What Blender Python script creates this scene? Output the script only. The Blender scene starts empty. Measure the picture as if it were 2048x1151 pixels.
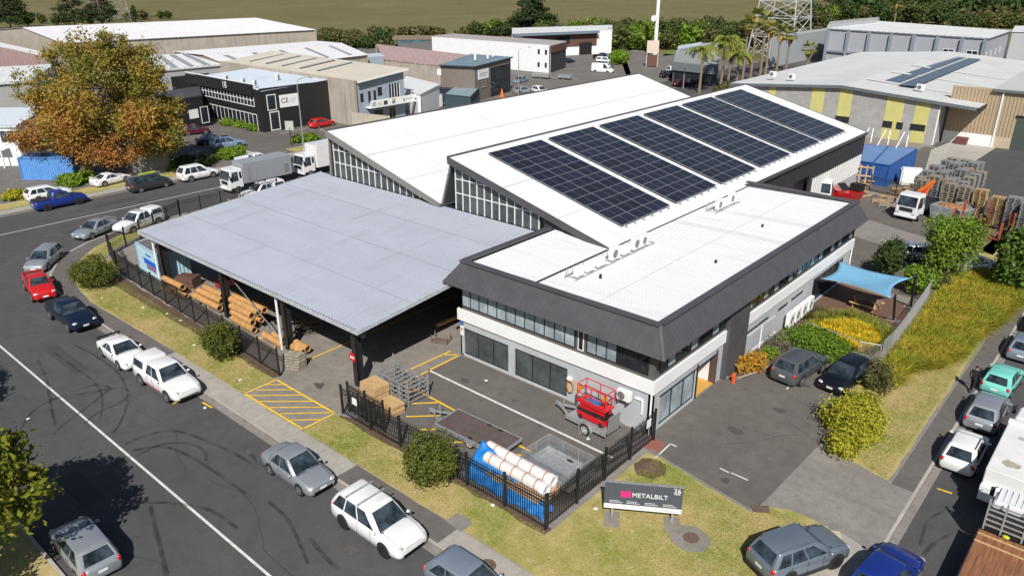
import bpy, bmesh, math, random
import numpy as np
from mathutils import Vector, Matrix, Euler

# ---------------------------------------------------------------- camera, sky, sun, exposure
R = random.Random(11)
NP = np.random.default_rng(5)
sc = bpy.context.scene
COL = sc.collection
D = bpy.data
CAM_H = 24.0
cam = D.objects.new('camera', D.cameras.new('camera'))
COL.objects.link(cam)
cam.location = (0, 0, CAM_H)
cam.rotation_euler = (math.radians(90 - 22.84), 0, math.radians(41.0))
cam.data.sensor_width = 36
cam.data.lens = 36 * 1534 / 2048
cam.data.clip_end = 6000
sc.camera = cam

SUN_EL = math.radians(43)
SUN_DIR = Vector((0.618, -0.786, 0)).normalized()          # horizontal direction towards the sun
world = D.worlds.new('World')
sc.world = world
world.use_nodes = True
wn = world.node_tree
sky = wn.nodes.new('ShaderNodeTexSky')
sky.sky_type = 'NISHITA'
sky.sun_disc = False
sky.sun_elevation = SUN_EL
sky.sun_rotation = math.atan2(SUN_DIR.x, SUN_DIR.y)
bg = wn.nodes['Background']
bg.inputs[1].default_value = 0.052
wn.links.new(sky.outputs[0], bg.inputs[0])
sun = D.objects.new('sun', D.lights.new('sun', 'SUN'))
COL.objects.link(sun)
sun.data.energy = 4.7
sun.data.angle = math.radians(0.5)
sun.data.color = (1.0, 0.955, 0.88)
to_sun = Vector((SUN_DIR.x * math.cos(SUN_EL), SUN_DIR.y * math.cos(SUN_EL), math.sin(SUN_EL)))
sun.rotation_euler = to_sun.to_track_quat('Z', 'Y').to_euler()
sc.view_settings.view_transform = 'Standard'
sc.view_settings.look = 'None'
sc.view_settings.exposure = 0.22
sc.view_settings.gamma = 1.0
sc.view_settings.use_curve_mapping = False

# ---------------------------------------------------------------- where a pixel of the survey photo meets a level of the ground
_yaw, _pit, _f = math.radians(-41.0), math.radians(22.84), 1534.0
_F = Vector((math.sin(_yaw) * math.cos(_pit), math.cos(_yaw) * math.cos(_pit), -math.sin(_pit)))
_R = Vector((math.cos(_yaw), -math.sin(_yaw), 0))
_U = _R.cross(_F)


def P(px, py, z=0.0):
	d = _F + _R * ((px - 1024) / _f) + _U * ((575.5 - py) / _f)
	return Vector((0, 0, CAM_H)) + d * ((z - CAM_H) / d.z)


def PX(px, py, x):
	d = _F + _R * ((px - 1024) / _f) + _U * ((575.5 - py) / _f)
	return Vector((0, 0, CAM_H)) + d * (x / d.x)


def PY(px, py, y):
	d = _F + _R * ((px - 1024) / _f) + _U * ((575.5 - py) / _f)
	return Vector((0, 0, CAM_H)) + d * (y / d.y)


# ---------------------------------------------------------------- materials
MATS = {}


def _nt(name):
	m = D.materials.new(name)
	m.use_nodes = True
	return m, m.node_tree, m.node_tree.nodes['Principled BSDF']


def c4(c):
	return (c[0], c[1], c[2], 1) if not isinstance(c, (int, float)) else (c, c, c, 1)


def mix_noise(nt, a, b, scale, detail=4, lo=.35, hi=.65, coord='Object', stretch=(1, 1, 1), rough=.6):
	tc = nt.nodes.new('ShaderNodeTexCoord')
	mp = nt.nodes.new('ShaderNodeMapping')
	mp.inputs['Scale'].default_value = stretch
	nt.links.new(tc.outputs[coord], mp.inputs[0])
	n = nt.nodes.new('ShaderNodeTexNoise')
	n.inputs['Scale'].default_value = scale
	n.inputs['Detail'].default_value = detail
	n.inputs['Roughness'].default_value = rough
	nt.links.new(mp.outputs[0], n.inputs[0])
	r = nt.nodes.new('ShaderNodeMapRange')
	r.inputs[1].default_value = lo
	r.inputs[2].default_value = hi
	nt.links.new(n.outputs[0], r.inputs[0])
	x = nt.nodes.new('ShaderNodeMix')
	x.data_type = 'RGBA'
	nt.links.new(r.outputs[0], x.inputs[0])
	for k, v in ((6, a), (7, b)):
		if hasattr(v, 'is_linked'):
			nt.links.new(v, x.inputs[k])
		else:
			x.inputs[k].default_value = c4(v)
	return x.outputs[2], n.outputs[0]


def mat(name, col, rough=.6, metal=0, var=.12, scale=3.0, bump=0, bscale=None, coat=0, spec=.5, stretch=(1, 1, 1), col2=None):
	"""plain surface with a little mottling; col2: second tone"""
	if name in MATS:
		return MATS[name]
	m, nt, b = _nt(name)
	a = [c * (1 - var) for c in c4(col)[:3]]
	c2 = list(c4(col2)[:3]) if col2 is not None else [min(1, c * (1 + var)) for c in c4(col)[:3]]
	o, n = mix_noise(nt, a, c2, scale, stretch=stretch)
	nt.links.new(o, b.inputs['Base Color'])
	b.inputs['Roughness'].default_value = rough
	b.inputs['Metallic'].default_value = metal
	b.inputs['Specular IOR Level'].default_value = spec
	if coat:
		b.inputs['Coat Weight'].default_value = coat
		b.inputs['Coat Roughness'].default_value = .06
	if bump:
		_o, n2 = mix_noise(nt, (0, 0, 0), (1, 1, 1), bscale or scale * 8, stretch=stretch)
		bp = nt.nodes.new('ShaderNodeBump')
		bp.inputs['Strength'].default_value = bump
		bp.inputs['Distance'].default_value = .02
		nt.links.new(n2, bp.inputs['Height'])
		nt.links.new(bp.outputs[0], b.inputs['Normal'])
	MATS[name] = m
	return m


def ground_mat(name, c1, c2, c3, s1=.25, s2=2.5, s3=22, rough=.85, bump=.3, wear=0):
	"""three scales of mottling for asphalt, concrete, soil and grass"""
	if name in MATS:
		return MATS[name]
	m, nt, b = _nt(name)
	o1, _ = mix_noise(nt, c1, c2, s1, 5, .35, .65)
	o2, _ = mix_noise(nt, o1, c3, s2, 6, .45, .85)
	fine = [v * .72 for v in c1]
	o3, n3 = mix_noise(nt, fine, o2, s3, 3, .25, .55)
	if wear:
		o3, _ = mix_noise(nt, o3, [v * .82 for v in c1], wear, 7, .56, .74, rough=.75)
	nt.links.new(o3, b.inputs['Base Color'])
	b.inputs['Roughness'].default_value = rough
	b.inputs['Specular IOR Level'].default_value = .25
	bp = nt.nodes.new('ShaderNodeBump')
	bp.inputs['Strength'].default_value = bump
	bp.inputs['Distance'].default_value = .03
	nt.links.new(n3, bp.inputs['Height'])
	nt.links.new(bp.outputs[0], b.inputs['Normal'])
	MATS[name] = m
	return m


LEAF_GAIN = 1.45


def leaf_mat(name, cols, zone=None, zscale=.25, trans=.25, rough=.55):
	"""leaf colour: per-leaf random along cols, shifted towards zone colours by a slow noise through the crown"""
	if name in MATS:
		return MATS[name]
	m, nt, b = _nt(name)
	g = nt.nodes.new('ShaderNodeNewGeometry')
	r = nt.nodes.new('ShaderNodeValToRGB')
	r.color_ramp.elements.remove(r.color_ramp.elements[1])
	cols = [[v * LEAF_GAIN for v in c] for c in cols]
	zone = zone and [[v * LEAF_GAIN for v in c] for c in zone]
	for i, c in enumerate(cols):
		e = r.color_ramp.elements[0] if i == 0 else r.color_ramp.elements.new(i / (len(cols) - 1))
		e.position = i / (len(cols) - 1)
		e.color = c4(c)
	nt.links.new(g.outputs['Random Per Island'], r.inputs[0])
	out = r.outputs[0]
	if zone:
		r2 = nt.nodes.new('ShaderNodeValToRGB')
		r2.color_ramp.elements.remove(r2.color_ramp.elements[1])
		for i, c in enumerate(zone):
			e = r2.color_ramp.elements[0] if i == 0 else r2.color_ramp.elements.new(i / (len(zone) - 1))
			e.position = i / (len(zone) - 1)
			e.color = c4(c)
		nt.links.new(g.outputs['Random Per Island'], r2.inputs[0])
		out, _ = mix_noise(nt, out, r2.outputs[0], zscale, 3, .37, .63)
	nt.links.new(out, b.inputs['Base Color'])
	b.inputs['Roughness'].default_value = rough
	b.inputs['Specular IOR Level'].default_value = .2
	t = nt.nodes.new('ShaderNodeBsdfTranslucent')
	nt.links.new(out, t.inputs[0])
	mx = nt.nodes.new('ShaderNodeMixShader')
	mx.inputs[0].default_value = trans
	nt.links.new(b.outputs[0], mx.inputs[1])
	nt.links.new(t.outputs[0], mx.inputs[2])
	nt.links.new(mx.outputs[0], nt.nodes['Material Output'].inputs[0])
	MATS[name] = m
	return m


def glass_mat(name, col=(.02, .025, .03), see=.0, rough=.04, ior=1.5, sc1=.8, hi=1.3):
	if name in MATS:
		return MATS[name]
	m, nt, b = _nt(name)
	o, _ = mix_noise(nt, [c * .7 for c in col], [c * hi for c in col], sc1)
	nt.links.new(o, b.inputs['Base Color'])
	b.inputs['Roughness'].default_value = rough
	b.inputs['IOR'].default_value = ior
	if see:
		t = nt.nodes.new('ShaderNodeBsdfTransparent')
		t.inputs[0].default_value = (.75, .82, .82, 1)
		mx = nt.nodes.new('ShaderNodeMixShader')
		mx.inputs[0].default_value = see
		nt.links.new(b.outputs[0], mx.inputs[1])
		nt.links.new(t.outputs[0], mx.inputs[2])
		nt.links.new(mx.outputs[0], nt.nodes['Material Output'].inputs[0])
	MATS[name] = m
	return m


def paint(name, col, metal=0.0, rough=.32):
	return mat('paint_' + name, col, rough, metal, var=.04, scale=1.5, coat=.6)


def streak_mat(name, c1, c2, c3, rough=.8):
	"""concrete walls with rain streaks running down"""
	if name in MATS:
		return MATS[name]
	m, nt, b = _nt(name)
	o1, _ = mix_noise(nt, c1, c2, .5, 4, .35, .65)
	o2, _ = mix_noise(nt, o1, c3, .9, 5, .5, .8, stretch=(2.2, 2.2, .12))
	nt.links.new(o2, b.inputs['Base Color'])
	b.inputs['Roughness'].default_value = rough
	MATS[name] = m
	return m


# ---------------------------------------------------------------- mesh helpers
class MB:
	def __init__(s):
		s.v, s.f, s.m = [], [], []

	def add(s, vs, fs, m=0):
		o = len(s.v)
		s.v += [tuple(v) for v in vs]
		s.f += [tuple(i + o for i in f) for f in fs]
		s.m += [m] * len(fs)
		return s

	def box(s, x0, x1, y0, y1, z0, z1, m=0):
		return s.add([(x0, y0, z0), (x1, y0, z0), (x1, y1, z0), (x0, y1, z0), (x0, y0, z1), (x1, y0, z1), (x1, y1, z1), (x0, y1, z1)],
					 [(3, 2, 1, 0), (4, 5, 6, 7), (0, 1, 5, 4), (1, 2, 6, 5), (2, 3, 7, 6), (3, 0, 4, 7)], m)

	def hexa(s, b, t, m=0):
		"""bottom 4 points (ccw from above) and top 4 points"""
		return s.add(list(b) + list(t), [(3, 2, 1, 0), (4, 5, 6, 7), (0, 1, 5, 4), (1, 2, 6, 5), (2, 3, 7, 6), (3, 0, 4, 7)], m)

	def beam(s, a, b, w, h=None, m=0, up=(0, 0, 1)):
		a, b = Vector(a), Vector(b)
		h = w if h is None else h
		d = (b - a).normalized()
		u = Vector(up)
		if abs(d.dot(u)) > .98:
			u = Vector((0, 1, 0))
		x = d.cross(u).normalized() * (w / 2)
		y = x.cross(d).normalized() * (h / 2)
		q = lambda p: [p - x - y, p + x - y, p + x + y, p - x + y]
		return s.add(q(a) + q(b), [(0, 1, 2, 3), (7, 6, 5, 4), (1, 0, 4, 5), (2, 1, 5, 6), (3, 2, 6, 7), (0, 3, 7, 4)], m)

	def tube(s, pts, r, n=8, m=0, caps=True):
		pts = [Vector(p) for p in pts]
		rs = r if isinstance(r, (list, tuple)) else [r] * len(pts)
		vs, fs = [], []
		for i, p in enumerate(pts):
			d = (pts[min(i + 1, len(pts) - 1)] - pts[max(i - 1, 0)]).normalized()
			u = Vector((0, 0, 1)) if abs(d.z) < .9 else Vector((1, 0, 0))
			x = d.cross(u).normalized()
			y = d.cross(x)
			vs += [p + (x * math.cos(2 * math.pi * k / n) + y * math.sin(2 * math.pi * k / n)) * rs[i] for k in range(n)]
		for i in range(len(pts) - 1):
			for k in range(n):
				k2 = (k + 1) % n
				fs.append((i * n + k, i * n + k2, (i + 1) * n + k2, (i + 1) * n + k))
		if caps:
			fs.append(tuple(range(n - 1, -1, -1)))
			fs.append(tuple((len(pts) - 1) * n + k for k in range(n)))
		return s.add(vs, fs, m)

	def pipe(s, a, b, ro, ri, n=14, m=0):
		"""hollow tube"""
		a, b = Vector(a), Vector(b)
		d = (b - a).normalized()
		u = Vector((0, 0, 1)) if abs(d.z) < .9 else Vector((1, 0, 0))
		x = d.cross(u).normalized()
		y = d.cross(x)
		ring = lambda p, r: [p + (x * math.cos(2 * math.pi * k / n) + y * math.sin(2 * math.pi * k / n)) * r for k in range(n)]
		vs = ring(a, ro) + ring(b, ro) + ring(b, ri) + ring(a, ri)
		fs = []
		for i in range(4):
			j = (i + 1) % 4
			for k in range(n):
				k2 = (k + 1) % n
				fs.append((i * n + k, i * n + k2, j * n + k2, j * n + k))
		return s.add(vs, fs, m)

	def prism(s, poly, z0, z1, m=0):
		n = len(poly)
		vs = [(p[0], p[1], z0) for p in poly] + [(p[0], p[1], z1) for p in poly]
		fs = [tuple(range(n - 1, -1, -1)), tuple(range(n, 2 * n))] + [(i, (i + 1) % n, n + (i + 1) % n, n + i) for i in range(n)]
		return s.add(vs, fs, m)

	def poly(s, pts, m=0):
		return s.add(pts, [tuple(range(len(pts)))], m)

	def ball(s, c, rx, ry, rz, n=10, k=6, m=0):
		vs, fs = [], []
		for i in range(1, k):
			t = math.pi * i / k
			vs += [(c[0] + rx * math.sin(t) * math.cos(2 * math.pi * j / n), c[1] + ry * math.sin(t) * math.sin(2 * math.pi * j / n), c[2] + rz * math.cos(t)) for j in range(n)]
		top, bot = len(vs), len(vs) + 1
		vs += [(c[0], c[1], c[2] + rz), (c[0], c[1], c[2] - rz)]
		for j in range(n):
			j2 = (j + 1) % n
			fs.append((top, j, j2))
			fs.append((bot, (k - 2) * n + j2, (k - 2) * n + j))
			for i in range(k - 2):
				fs.append((i * n + j, (i + 1) * n + j, (i + 1) * n + j2, i * n + j2))
		return s.add(vs, fs, m)

	def obj(s, name, mats, parent=None, loc=(0, 0, 0), rz=0, smooth=False, sharp=35, bevel=0, fix=True):
		me = D.meshes.new(name)
		me.from_pydata(s.v, [], s.f)
		mats = mats if isinstance(mats, (list, tuple)) else [mats]
		for q in mats:
			me.materials.append(q)
		if len(mats) > 1:
			me.polygons.foreach_set('material_index', s.m)
		if bevel or fix:
			bm = bmesh.new()
			bm.from_mesh(me)
			if fix:
				bmesh.ops.recalc_face_normals(bm, faces=bm.faces)
			if bevel:
				bmesh.ops.bevel(bm, geom=[e for e in bm.edges if len(e.link_faces) == 2 and e.calc_face_angle(0) > .5], offset=bevel, segments=2, affect='EDGES', clamp_overlap=True)
			bm.to_mesh(me)
			bm.free()
		if smooth:
			me.shade_smooth()
			me.set_sharp_from_angle(angle=math.radians(sharp))
		o = D.objects.new(name, me)
		COL.objects.link(o)
		o.parent = parent
		o.location = loc
		o.rotation_euler = (0, 0, rz)
		return o


def tag(o, label=None, cat=None, group=None, kind=None):
	for k, v in (('label', label), ('category', cat), ('group', group), ('kind', kind)):
		if v:
			o[k] = v
	return o


def thing(name, label, cat, loc=(0, 0, 0), rz=0, group=None):
	o = D.objects.new(name, None)
	COL.objects.link(o)
	o.empty_display_size = .3
	o.location = loc
	o.rotation_euler = (0, 0, rz)
	return tag(o, label, cat, group)


def struct(o):
	o['kind'] = 'structure'
	return o


def stuff(o):
	o['kind'] = 'stuff'
	return o


def dup(o, loc=None, rz=None, label=None, group=None, scale=None, parent=None):
	"""a copy of a thing with copies of its parts and sub-parts; meshes are shared"""
	c = o.copy()
	COL.objects.link(c)
	c.parent = parent if parent else o.parent
	if loc is not None:
		c.location = loc
	if rz is not None:
		c.rotation_euler = (0, 0, rz)
	if scale is not None:
		c.scale = scale if isinstance(scale, (tuple, list)) else (scale,) * 3
	if label:
		c['label'] = label
	if group:
		c['group'] = group
	for ch in o.children:
		dup(ch, parent=c)
	return c


def inst(o, name, parent, loc, rz=0, scale=None):
	"""another object on the same mesh"""
	c = D.objects.new(name, o.data)
	COL.objects.link(c)
	c.parent = parent
	c.location = loc
	c.rotation_euler = (0, 0, rz) if isinstance(rz, (int, float)) else rz
	if scale:
		c.scale = scale
	return c


def sheet(name, poly, z, m, jit=0, step=.7, kind='structure', thick=0):
	"""flat sheet of ground; jit roughens its edge like a grass edge"""
	pts = []
	n = len(poly)
	for i in range(n):
		a, b = Vector(poly[i][:2]), Vector(poly[(i + 1) % n][:2])
		k = max(1, int((b - a).length / step)) if jit else 1
		nn = Vector((-(b - a).y, (b - a).x)).normalized() if (b - a).length else Vector((0, 0))
		for j in range(k):
			q = a.lerp(b, j / k)
			if jit and j:
				q = q + nn * R.uniform(-jit, jit)
			pts.append((q.x, q.y))
	mb = MB()
	if thick:
		mb.prism(pts, z - thick, z)
	else:
		mb.poly([(p[0], p[1], z) for p in pts])
	me_o = mb.obj(name, m, fix=False)
	me_o['kind'] = kind
	bm = bmesh.new()
	bm.from_mesh(me_o.data)
	if not thick:
		for f in bm.faces:
			f.normal_update()
			if f.normal.z < 0:
				f.normal_flip()
	else:
		bmesh.ops.recalc_face_normals(bm, faces=bm.faces)
	bmesh.ops.triangulate(bm, faces=[f for f in bm.faces if len(f.verts) > 4])
	bm.to_mesh(me_o.data)
	bm.free()
	return me_o


def text(name, s, size, m, parent, mw, ext=.01, align='CENTER'):
	cu = D.curves.new(name, 'FONT')
	cu.body = s
	cu.size = size
	cu.extrude = ext
	cu.align_x = align
	cu.align_y = 'CENTER'
	cu.materials.append(m)
	tmp = D.objects.new(name + '_curve', cu)
	COL.objects.link(tmp)
	me = D.meshes.new_from_object(tmp.evaluated_get(bpy.context.evaluated_depsgraph_get()))
	D.objects.remove(tmp)
	if not me.materials:
		me.materials.append(m)
	o = D.objects.new(name, me)
	COL.objects.link(o)
	o.parent = parent
	o.matrix_local = mw
	return o


# common materials
M_WHITE = mat('white_painted_metal', (.78, .79, .80), .45, var=.03)
M_ROOFW = mat('white_roof_steel', (.70, .70, .73), .5, var=.025, scale=.6, stretch=(.3, 3, 1))
_o, _n = mix_noise(MATS['white_roof_steel'].node_tree, MATS['white_roof_steel'].node_tree.nodes['Principled BSDF'].inputs['Base Color'].links[0].from_socket, (.57, .56, .56), .5, 6, .56, .85, stretch=(.25, 1.6, 1))
MATS['white_roof_steel'].node_tree.links.new(_o, MATS['white_roof_steel'].node_tree.nodes['Principled BSDF'].inputs['Base Color'])
M_BLACK = mat('black_steel', (.018, .018, .02), .45, var=.2)
M_DARK = mat('charcoal_cladding', (.035, .035, .039), .5, var=.12, scale=1.5)
M_MANS = mat('charcoal_ribbed_steel', (.075, .073, .082), .45, var=.1, scale=1.2)
M_GREYW = mat('pale_grey_wall_paint', (.42, .44, .47), .7, var=.05, scale=.8)
M_WHITEW = mat('white_wall_paint', (.76, .77, .79), .65, var=.03, scale=.8)
M_TYRE = mat('tyre_rubber', (.016, .016, .017), .85, var=.2)
M_RIM = mat('alloy_rim', (.45, .46, .48), .35, .7, var=.1)
M_RIMD = mat('dark_rim', (.03, .03, .032), .35, .5, var=.1)
M_CARGLASS = glass_mat('car_glass', (.012, .017, .022), rough=.03, sc1=1.6, hi=4.5)  # mottled base colour stands in for reflections and cabin shapes behind the panes
M_PANE = glass_mat('dark_window_glass', (.02, .025, .032))
M_PANEL = glass_mat('blinded_window_glass', (.30, .36, .40), rough=.12)
M_SEE = glass_mat('clear_glass', (.11, .125, .135), see=.45)
M_RED = mat('red_lamp_lens', (.45, .01, .015), .2, var=.1, coat=.5)
M_LAMP = mat('clear_lamp_lens', (.55, .57, .6), .15, .2, var=.15, coat=.8)
M_PLATE = mat('number_plate', (.72, .72, .70), .4, var=.05)
M_TRIM = mat('black_plastic_trim', (.022, .022, .024), .6, var=.15)
M_CHROME = mat('chrome', (.62, .63, .65), .2, .9, var=.05)
M_GALV = mat('galvanised_steel', (.42, .44, .46), .45, .5, var=.15, scale=6)
M_CONC = ground_mat('pale_concrete', (.40, .375, .34), (.47, .445, .41), (.28, .26, .24), .3, 2.0, 25, bump=.15)
M_CONC2 = ground_mat('weathered_concrete', (.235, .215, .20), (.29, .268, .25), (.16, .147, .137), .35, 1.7, 20, bump=.2, wear=.6)
M_ASPH = ground_mat('street_asphalt', (.082, .081, .084), (.098, .096, .097), (.062, .061, .063), .12, .9, 18, bump=.2, wear=.35)
M_ASPH2 = ground_mat('yard_asphalt', (.135, .122, .113), (.165, .15, .138), (.10, .09, .084), .3, 1.3, 16, bump=.2, wear=.5)
M_YARDC = ground_mat('yard_concrete', (.235, .212, .19), (.285, .262, .235), (.16, .145, .13), .4, 1.2, 16, bump=.2, wear=.45)
M_GRASS = ground_mat('dry_lawn', (.44, .35, .16), (.23, .27, .05), (.55, .45, .25), .28, 1.6, 14, bump=.9)
M_SOIL = ground_mat('bark_and_soil', (.09, .06, .038), (.13, .09, .06), (.2, .15, .1), .8, 4, 30, bump=.6)
M_YEL = mat('yellow_line_paint', (.80, .50, .02), .7, var=.18, scale=5)
M_WLINE = mat('white_line_paint', (.62, .62, .60), .7, var=.15, scale=5)
M_WOODP = mat('raw_pine', (.50, .33, .16), .8, var=.2, scale=6, stretch=(.3, 3, 3))
M_WOODG = mat('weathered_pallet_wood', (.25, .22, .18), .85, var=.3, scale=6)
M_CARD = mat('cardboard_brown_tube', (.47, .255, .095), .8, var=.18, scale=2.5)
M_WOODB = mat('brown_timber_deck', (.24, .105, .05), .75, var=.25, scale=2.5, stretch=(.4, 3, 1))
# ================================================================ the setting: land, roads, kerbs, yards, markings
RZ = -0.12                                                     # level of the streets; the plots stand a kerb higher at 0
pp = lambda L, z=0.0: [P(a, b, z) for a, b in L]
M_MARSH = ground_mat('marsh_rushes', (.155, .14, .055), (.185, .165, .075), (.10, .09, .03), .010, .035, .35, bump=.6, wear=.006)
M_MUD = ground_mat('river_mud', (.24, .19, .135), (.28, .22, .16), (.2, .16, .11), .05, .2, 2)
sheet('marsh', [(-3000, -1500), (2500, -1500), (2500, 3500), (-3000, 3500)], -.35, M_MARSH)
m, nt, b = _nt('river_water')
o_, _n = mix_noise(nt, (.05, .12, .15), (.075, .15, .18), .05)
nt.links.new(o_, b.inputs['Base Color'])
b.inputs['Roughness'].default_value = .18
M_WATER = m
sheet('river_water', pp([(700, 96), (765, 77), (960, 74), (960, 108), (700, 108)], -.3), -.30, M_WATER)
sheet('mud_bank', pp([(725, 83), (752, 69.5), (960, 67), (960, 78), (775, 80.5), (745, 88)], -.25), -.25, M_MUD)
sheet('mud_flat', pp([(1590, 10), (1700, 17), (1765, 24), (1760, 27), (1650, 22), (1600, 16)], -.25), -.25, M_MUD)
sheet('mud_flat', pp([(1880, 37), (1960, 36), (2024, 46), (2020, 54), (1920, 47)], -.25), -.25, M_MUD)
est = pp([(640, 97), (775, 106), (880, 112), (1230, 128), (1540, 122), (1660, 100), (2048, 90)], -.13)
sheet('industrial_estate_ground', [(-420, -150), (-400, 100)] + [(p.x, p.y) for p in est] + [(200, 420), (200, -150)], -.13,
	  ground_mat('estate_asphalt', (.105, .10, .094), (.14, .13, .12), (.075, .071, .067), .1, .6, 8))
rd = MB()
for x0, x1, y0, y1 in ((-90.2, 60, 6.5, 18.3), (-90.2, -76.3, 18.3, 205), (-90.2, -76.3, -120, 6.5), (-5.2, 6, 18.3, 180), (-76.3, -60, 18.3, 30), (-12, -5.2, 18.3, 30)):
	rd.poly([(x0, y0, RZ), (x1, y0, RZ), (x1, y1, RZ), (x0, y1, RZ)])
struct(rd.obj('road', M_ASPH))
# main plot
kerb_line = [(-76.4, 122), (-76.5, 35), (-75.8, 28), (-74.8, 25.2), (-73.2, 22.9), (-71.2, 21.1), (-68.8, 19.7), (-66, 18.8), (-62, 18.35), (-45, 18.3),
			 (-11.5, 18.3), (-8.6, 18.9), (-6.6, 20.6), (-5.5, 23.5), (-5.2, 27), (-5.2, 45), (-5.2, 122)]
sheet('plot_ground', kerb_line, 0, M_CONC2, thick=.4)
west_line = [(-90.2, -120), (-90.2, 205)]
sheet('plot_ground', [(-90.2, -120), (-90.2, 205), (-200, 205), (-200, -120)], 0, ground_mat('west_plot_asphalt', (.16, .15, .14), (.20, .19, .175), (.11, .105, .10), .2, 1, 10), thick=.4)
sheet('plot_ground', [(-76.3, 6.5), (40, 6.5), (40, -120), (-76.3, -120)], 0, M_GRASS, thick=.4)


def strip(mb, pts, off0, off1, z):
	"""flat band beside a polyline, off0..off1 metres to its right"""
	V = [Vector(p[:2]) for p in pts]
	L = []
	for i, p in enumerate(V):
		d = (V[min(i + 1, len(V) - 1)] - V[max(i - 1, 0)]).normalized()
		n = Vector((d.y, -d.x))
		L.append((p + n * off0, p + n * off1))
	for (a, b_), (c, d_) in zip(L, L[1:]):
		mb.add([(a.x, a.y, z), (b_.x, b_.y, z), (d_.x, d_.y, z), (c.x, c.y, z)], [(0, 1, 2, 3)])
	return mb


struct(strip(MB(), kerb_line, -.02, -.17, .006).obj('kerb', M_CONC))
struct(strip(MB(), kerb_line, .004, .36, RZ + .006).obj('gutter_channel', M_CONC2))
struct(strip(MB(), west_line, -.02, -.17, .006).obj('kerb', M_CONC))
struct(strip(MB(), west_line, .004, .3, RZ + .006).obj('gutter_channel', M_CONC2))
struct(strip(MB(), [(-76.3, 6.5), (40, 6.5)], -.004, -.17, .006).obj('kerb', M_CONC))
M_PATHD = ground_mat('dark_path_asphalt', (.13, .12, .114), (.165, .153, .143), (.10, .093, .089), .4, 2, 18)
M_PATHC = ground_mat('footpath_concrete', (.36, .335, .305), (.42, .395, .36), (.27, .25, .23), .4, 2, 22, bump=.15)


def curve_band(pts, a, b_):
	V = [Vector(p[:2]) for p in pts]
	o1, o2 = [], []
	for i, p in enumerate(V):
		d = (V[min(i + 1, len(V) - 1)] - V[max(i - 1, 0)]).normalized()
		n = Vector((-d.y, d.x))
		o1.append(p + n * a)
		o2.append(p + n * b_)
	return [tuple(q) for q in o1] + [tuple(q) for q in reversed(o2)]


# footpath slabs, each bay between joints its own piece
sheet('footpath', curve_band(kerb_line[0:3], .18, 1.3), .010, M_PATHC)
sheet('footpath', [(-75.6, 28.0), (-74.62, 25.3), (-73.05, 23.05), (-71.1, 21.3), (-68.7, 19.9), (-66, 19.0), (-62, 18.53), (-47.2, 18.48), (-47.2, 19.75), (-56, 19.6),
				   (-60.1, 19.5), (-64, 20.1), (-66.7, 20.9), (-70.6, 22.9), (-72.8, 25), (-74.3, 28.2)], .010, M_PATHD, jit=.03)
front_path = [(-47.2, -42.2, M_PATHC), (-42.2, -38.9, M_PATHC), (-38.9, -36, M_PATHC), (-36, -32.8, M_PATHC), (-32.8, -30.2, M_PATHC), (-30.2, -27.9, M_PATHC),
			  (-27.9, -24, M_PATHD), (-24, -20.5, M_PATHD), (-20.5, -16.5, M_PATHC), (-16.5, -12.5, M_PATHC)]
for x0, x1, mm in front_path:
	sheet('footpath_bay', [(x0 + .012, 18.48), (x1 - .012, 18.48), (x1 - .012, 19.78), (x0 + .012, 19.78)], .012, mm)
sheet('footpath', [(-12.5, 18.5), (-8.8, 19.1), (-6.8, 20.8), (-5.68, 23.6), (-5.38, 27), (-5.38, 30.7), (-7.2, 31.15), (-7.4, 29), (-7.6, 25.5), (-8.6, 22), (-10, 20.5), (-12.5, 19.8)], .012, M_PATHC)
sheet('footpath', [(-6.4, 36.4), (-5.38, 36.4), (-5.38, 100), (-6.5, 100)], .012, M_PATHD)
drv = [[(-10.6, 31.1), (-10.35, 34.2), (-8.0, 33.9), (-8.3, 31.35)], [(-10.35, 34.2), (-10.2, 38.1), (-8.0, 36.9), (-8.0, 33.9)],
	   [(-8.3, 31.35), (-8.0, 33.9), (-5.38, 33.6), (-5.38, 30.75)], [(-8.0, 33.9), (-8.0, 36.9), (-6.4, 36.38), (-5.38, 36.38), (-5.38, 33.6)]]
for q in drv:
	c = sum((Vector(p) for p in q), Vector((0, 0))) / len(q)
	sheet('driveway_slab', [tuple(c + (Vector(p) - c) * .992) for p in q], .013, M_CONC2)
# grass
sheet('verge_grass', [(-47, 19.78), (-38.95, 19.8), (-38.95, 22.15), (-64.3, 23.3), (-65.5, 24.2), (-69.5, 24.6), (-71.4, 26.6), (-74.6, 33.6), (-74.4, 27.8), (-72.7, 25), (-70.5, 22.9), (-66.6, 20.9), (-64, 20.1), (-60.1, 19.5), (-56, 19.6)], .018, M_GRASS, jit=.05)
sheet('verge_grass', [(-32.7, 19.8), (-12.5, 19.8), (-10, 20.5), (-8.6, 22), (-7.6, 25.5), (-7.4, 29), (-7.25, 30.95), (-8.3, 31.15), (-9.4, 31.1), (-10.15, 30.75), (-10.55, 30.2), (-10.75, 29.75), (-14.2, 30.3), (-16.3, 30.75),
					  (-17.1, 30.6), (-17.15, 22.15), (-32.7, 22.1)], .018, M_GRASS, jit=.05)
sheet('bank_grass', [(-10.1, 38.2), (-9.6, 37.3), (-8.2, 36.95), (-6.6, 36.5), (-6.6, 100), (-10, 100), (-11.4, 66), (-11.6, 55), (-11.0, 43)], .018, M_GRASS, jit=.06)
sheet('verge_grass', [(-94.6, -20), (-92.0, -20), (-92.0, 46), (-94.6, 46)], .02, M_GRASS, jit=.06)
sheet('verge_grass', [(-94.6, 60), (-92.0, 60), (-92.0, 100), (-96, 100)], .02, M_GRASS, jit=.06)
sheet('footpath', [(-91.9, -20), (-90.38, -20), (-90.38, 110), (-91.9, 110)], .016, M_PATHC)
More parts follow.
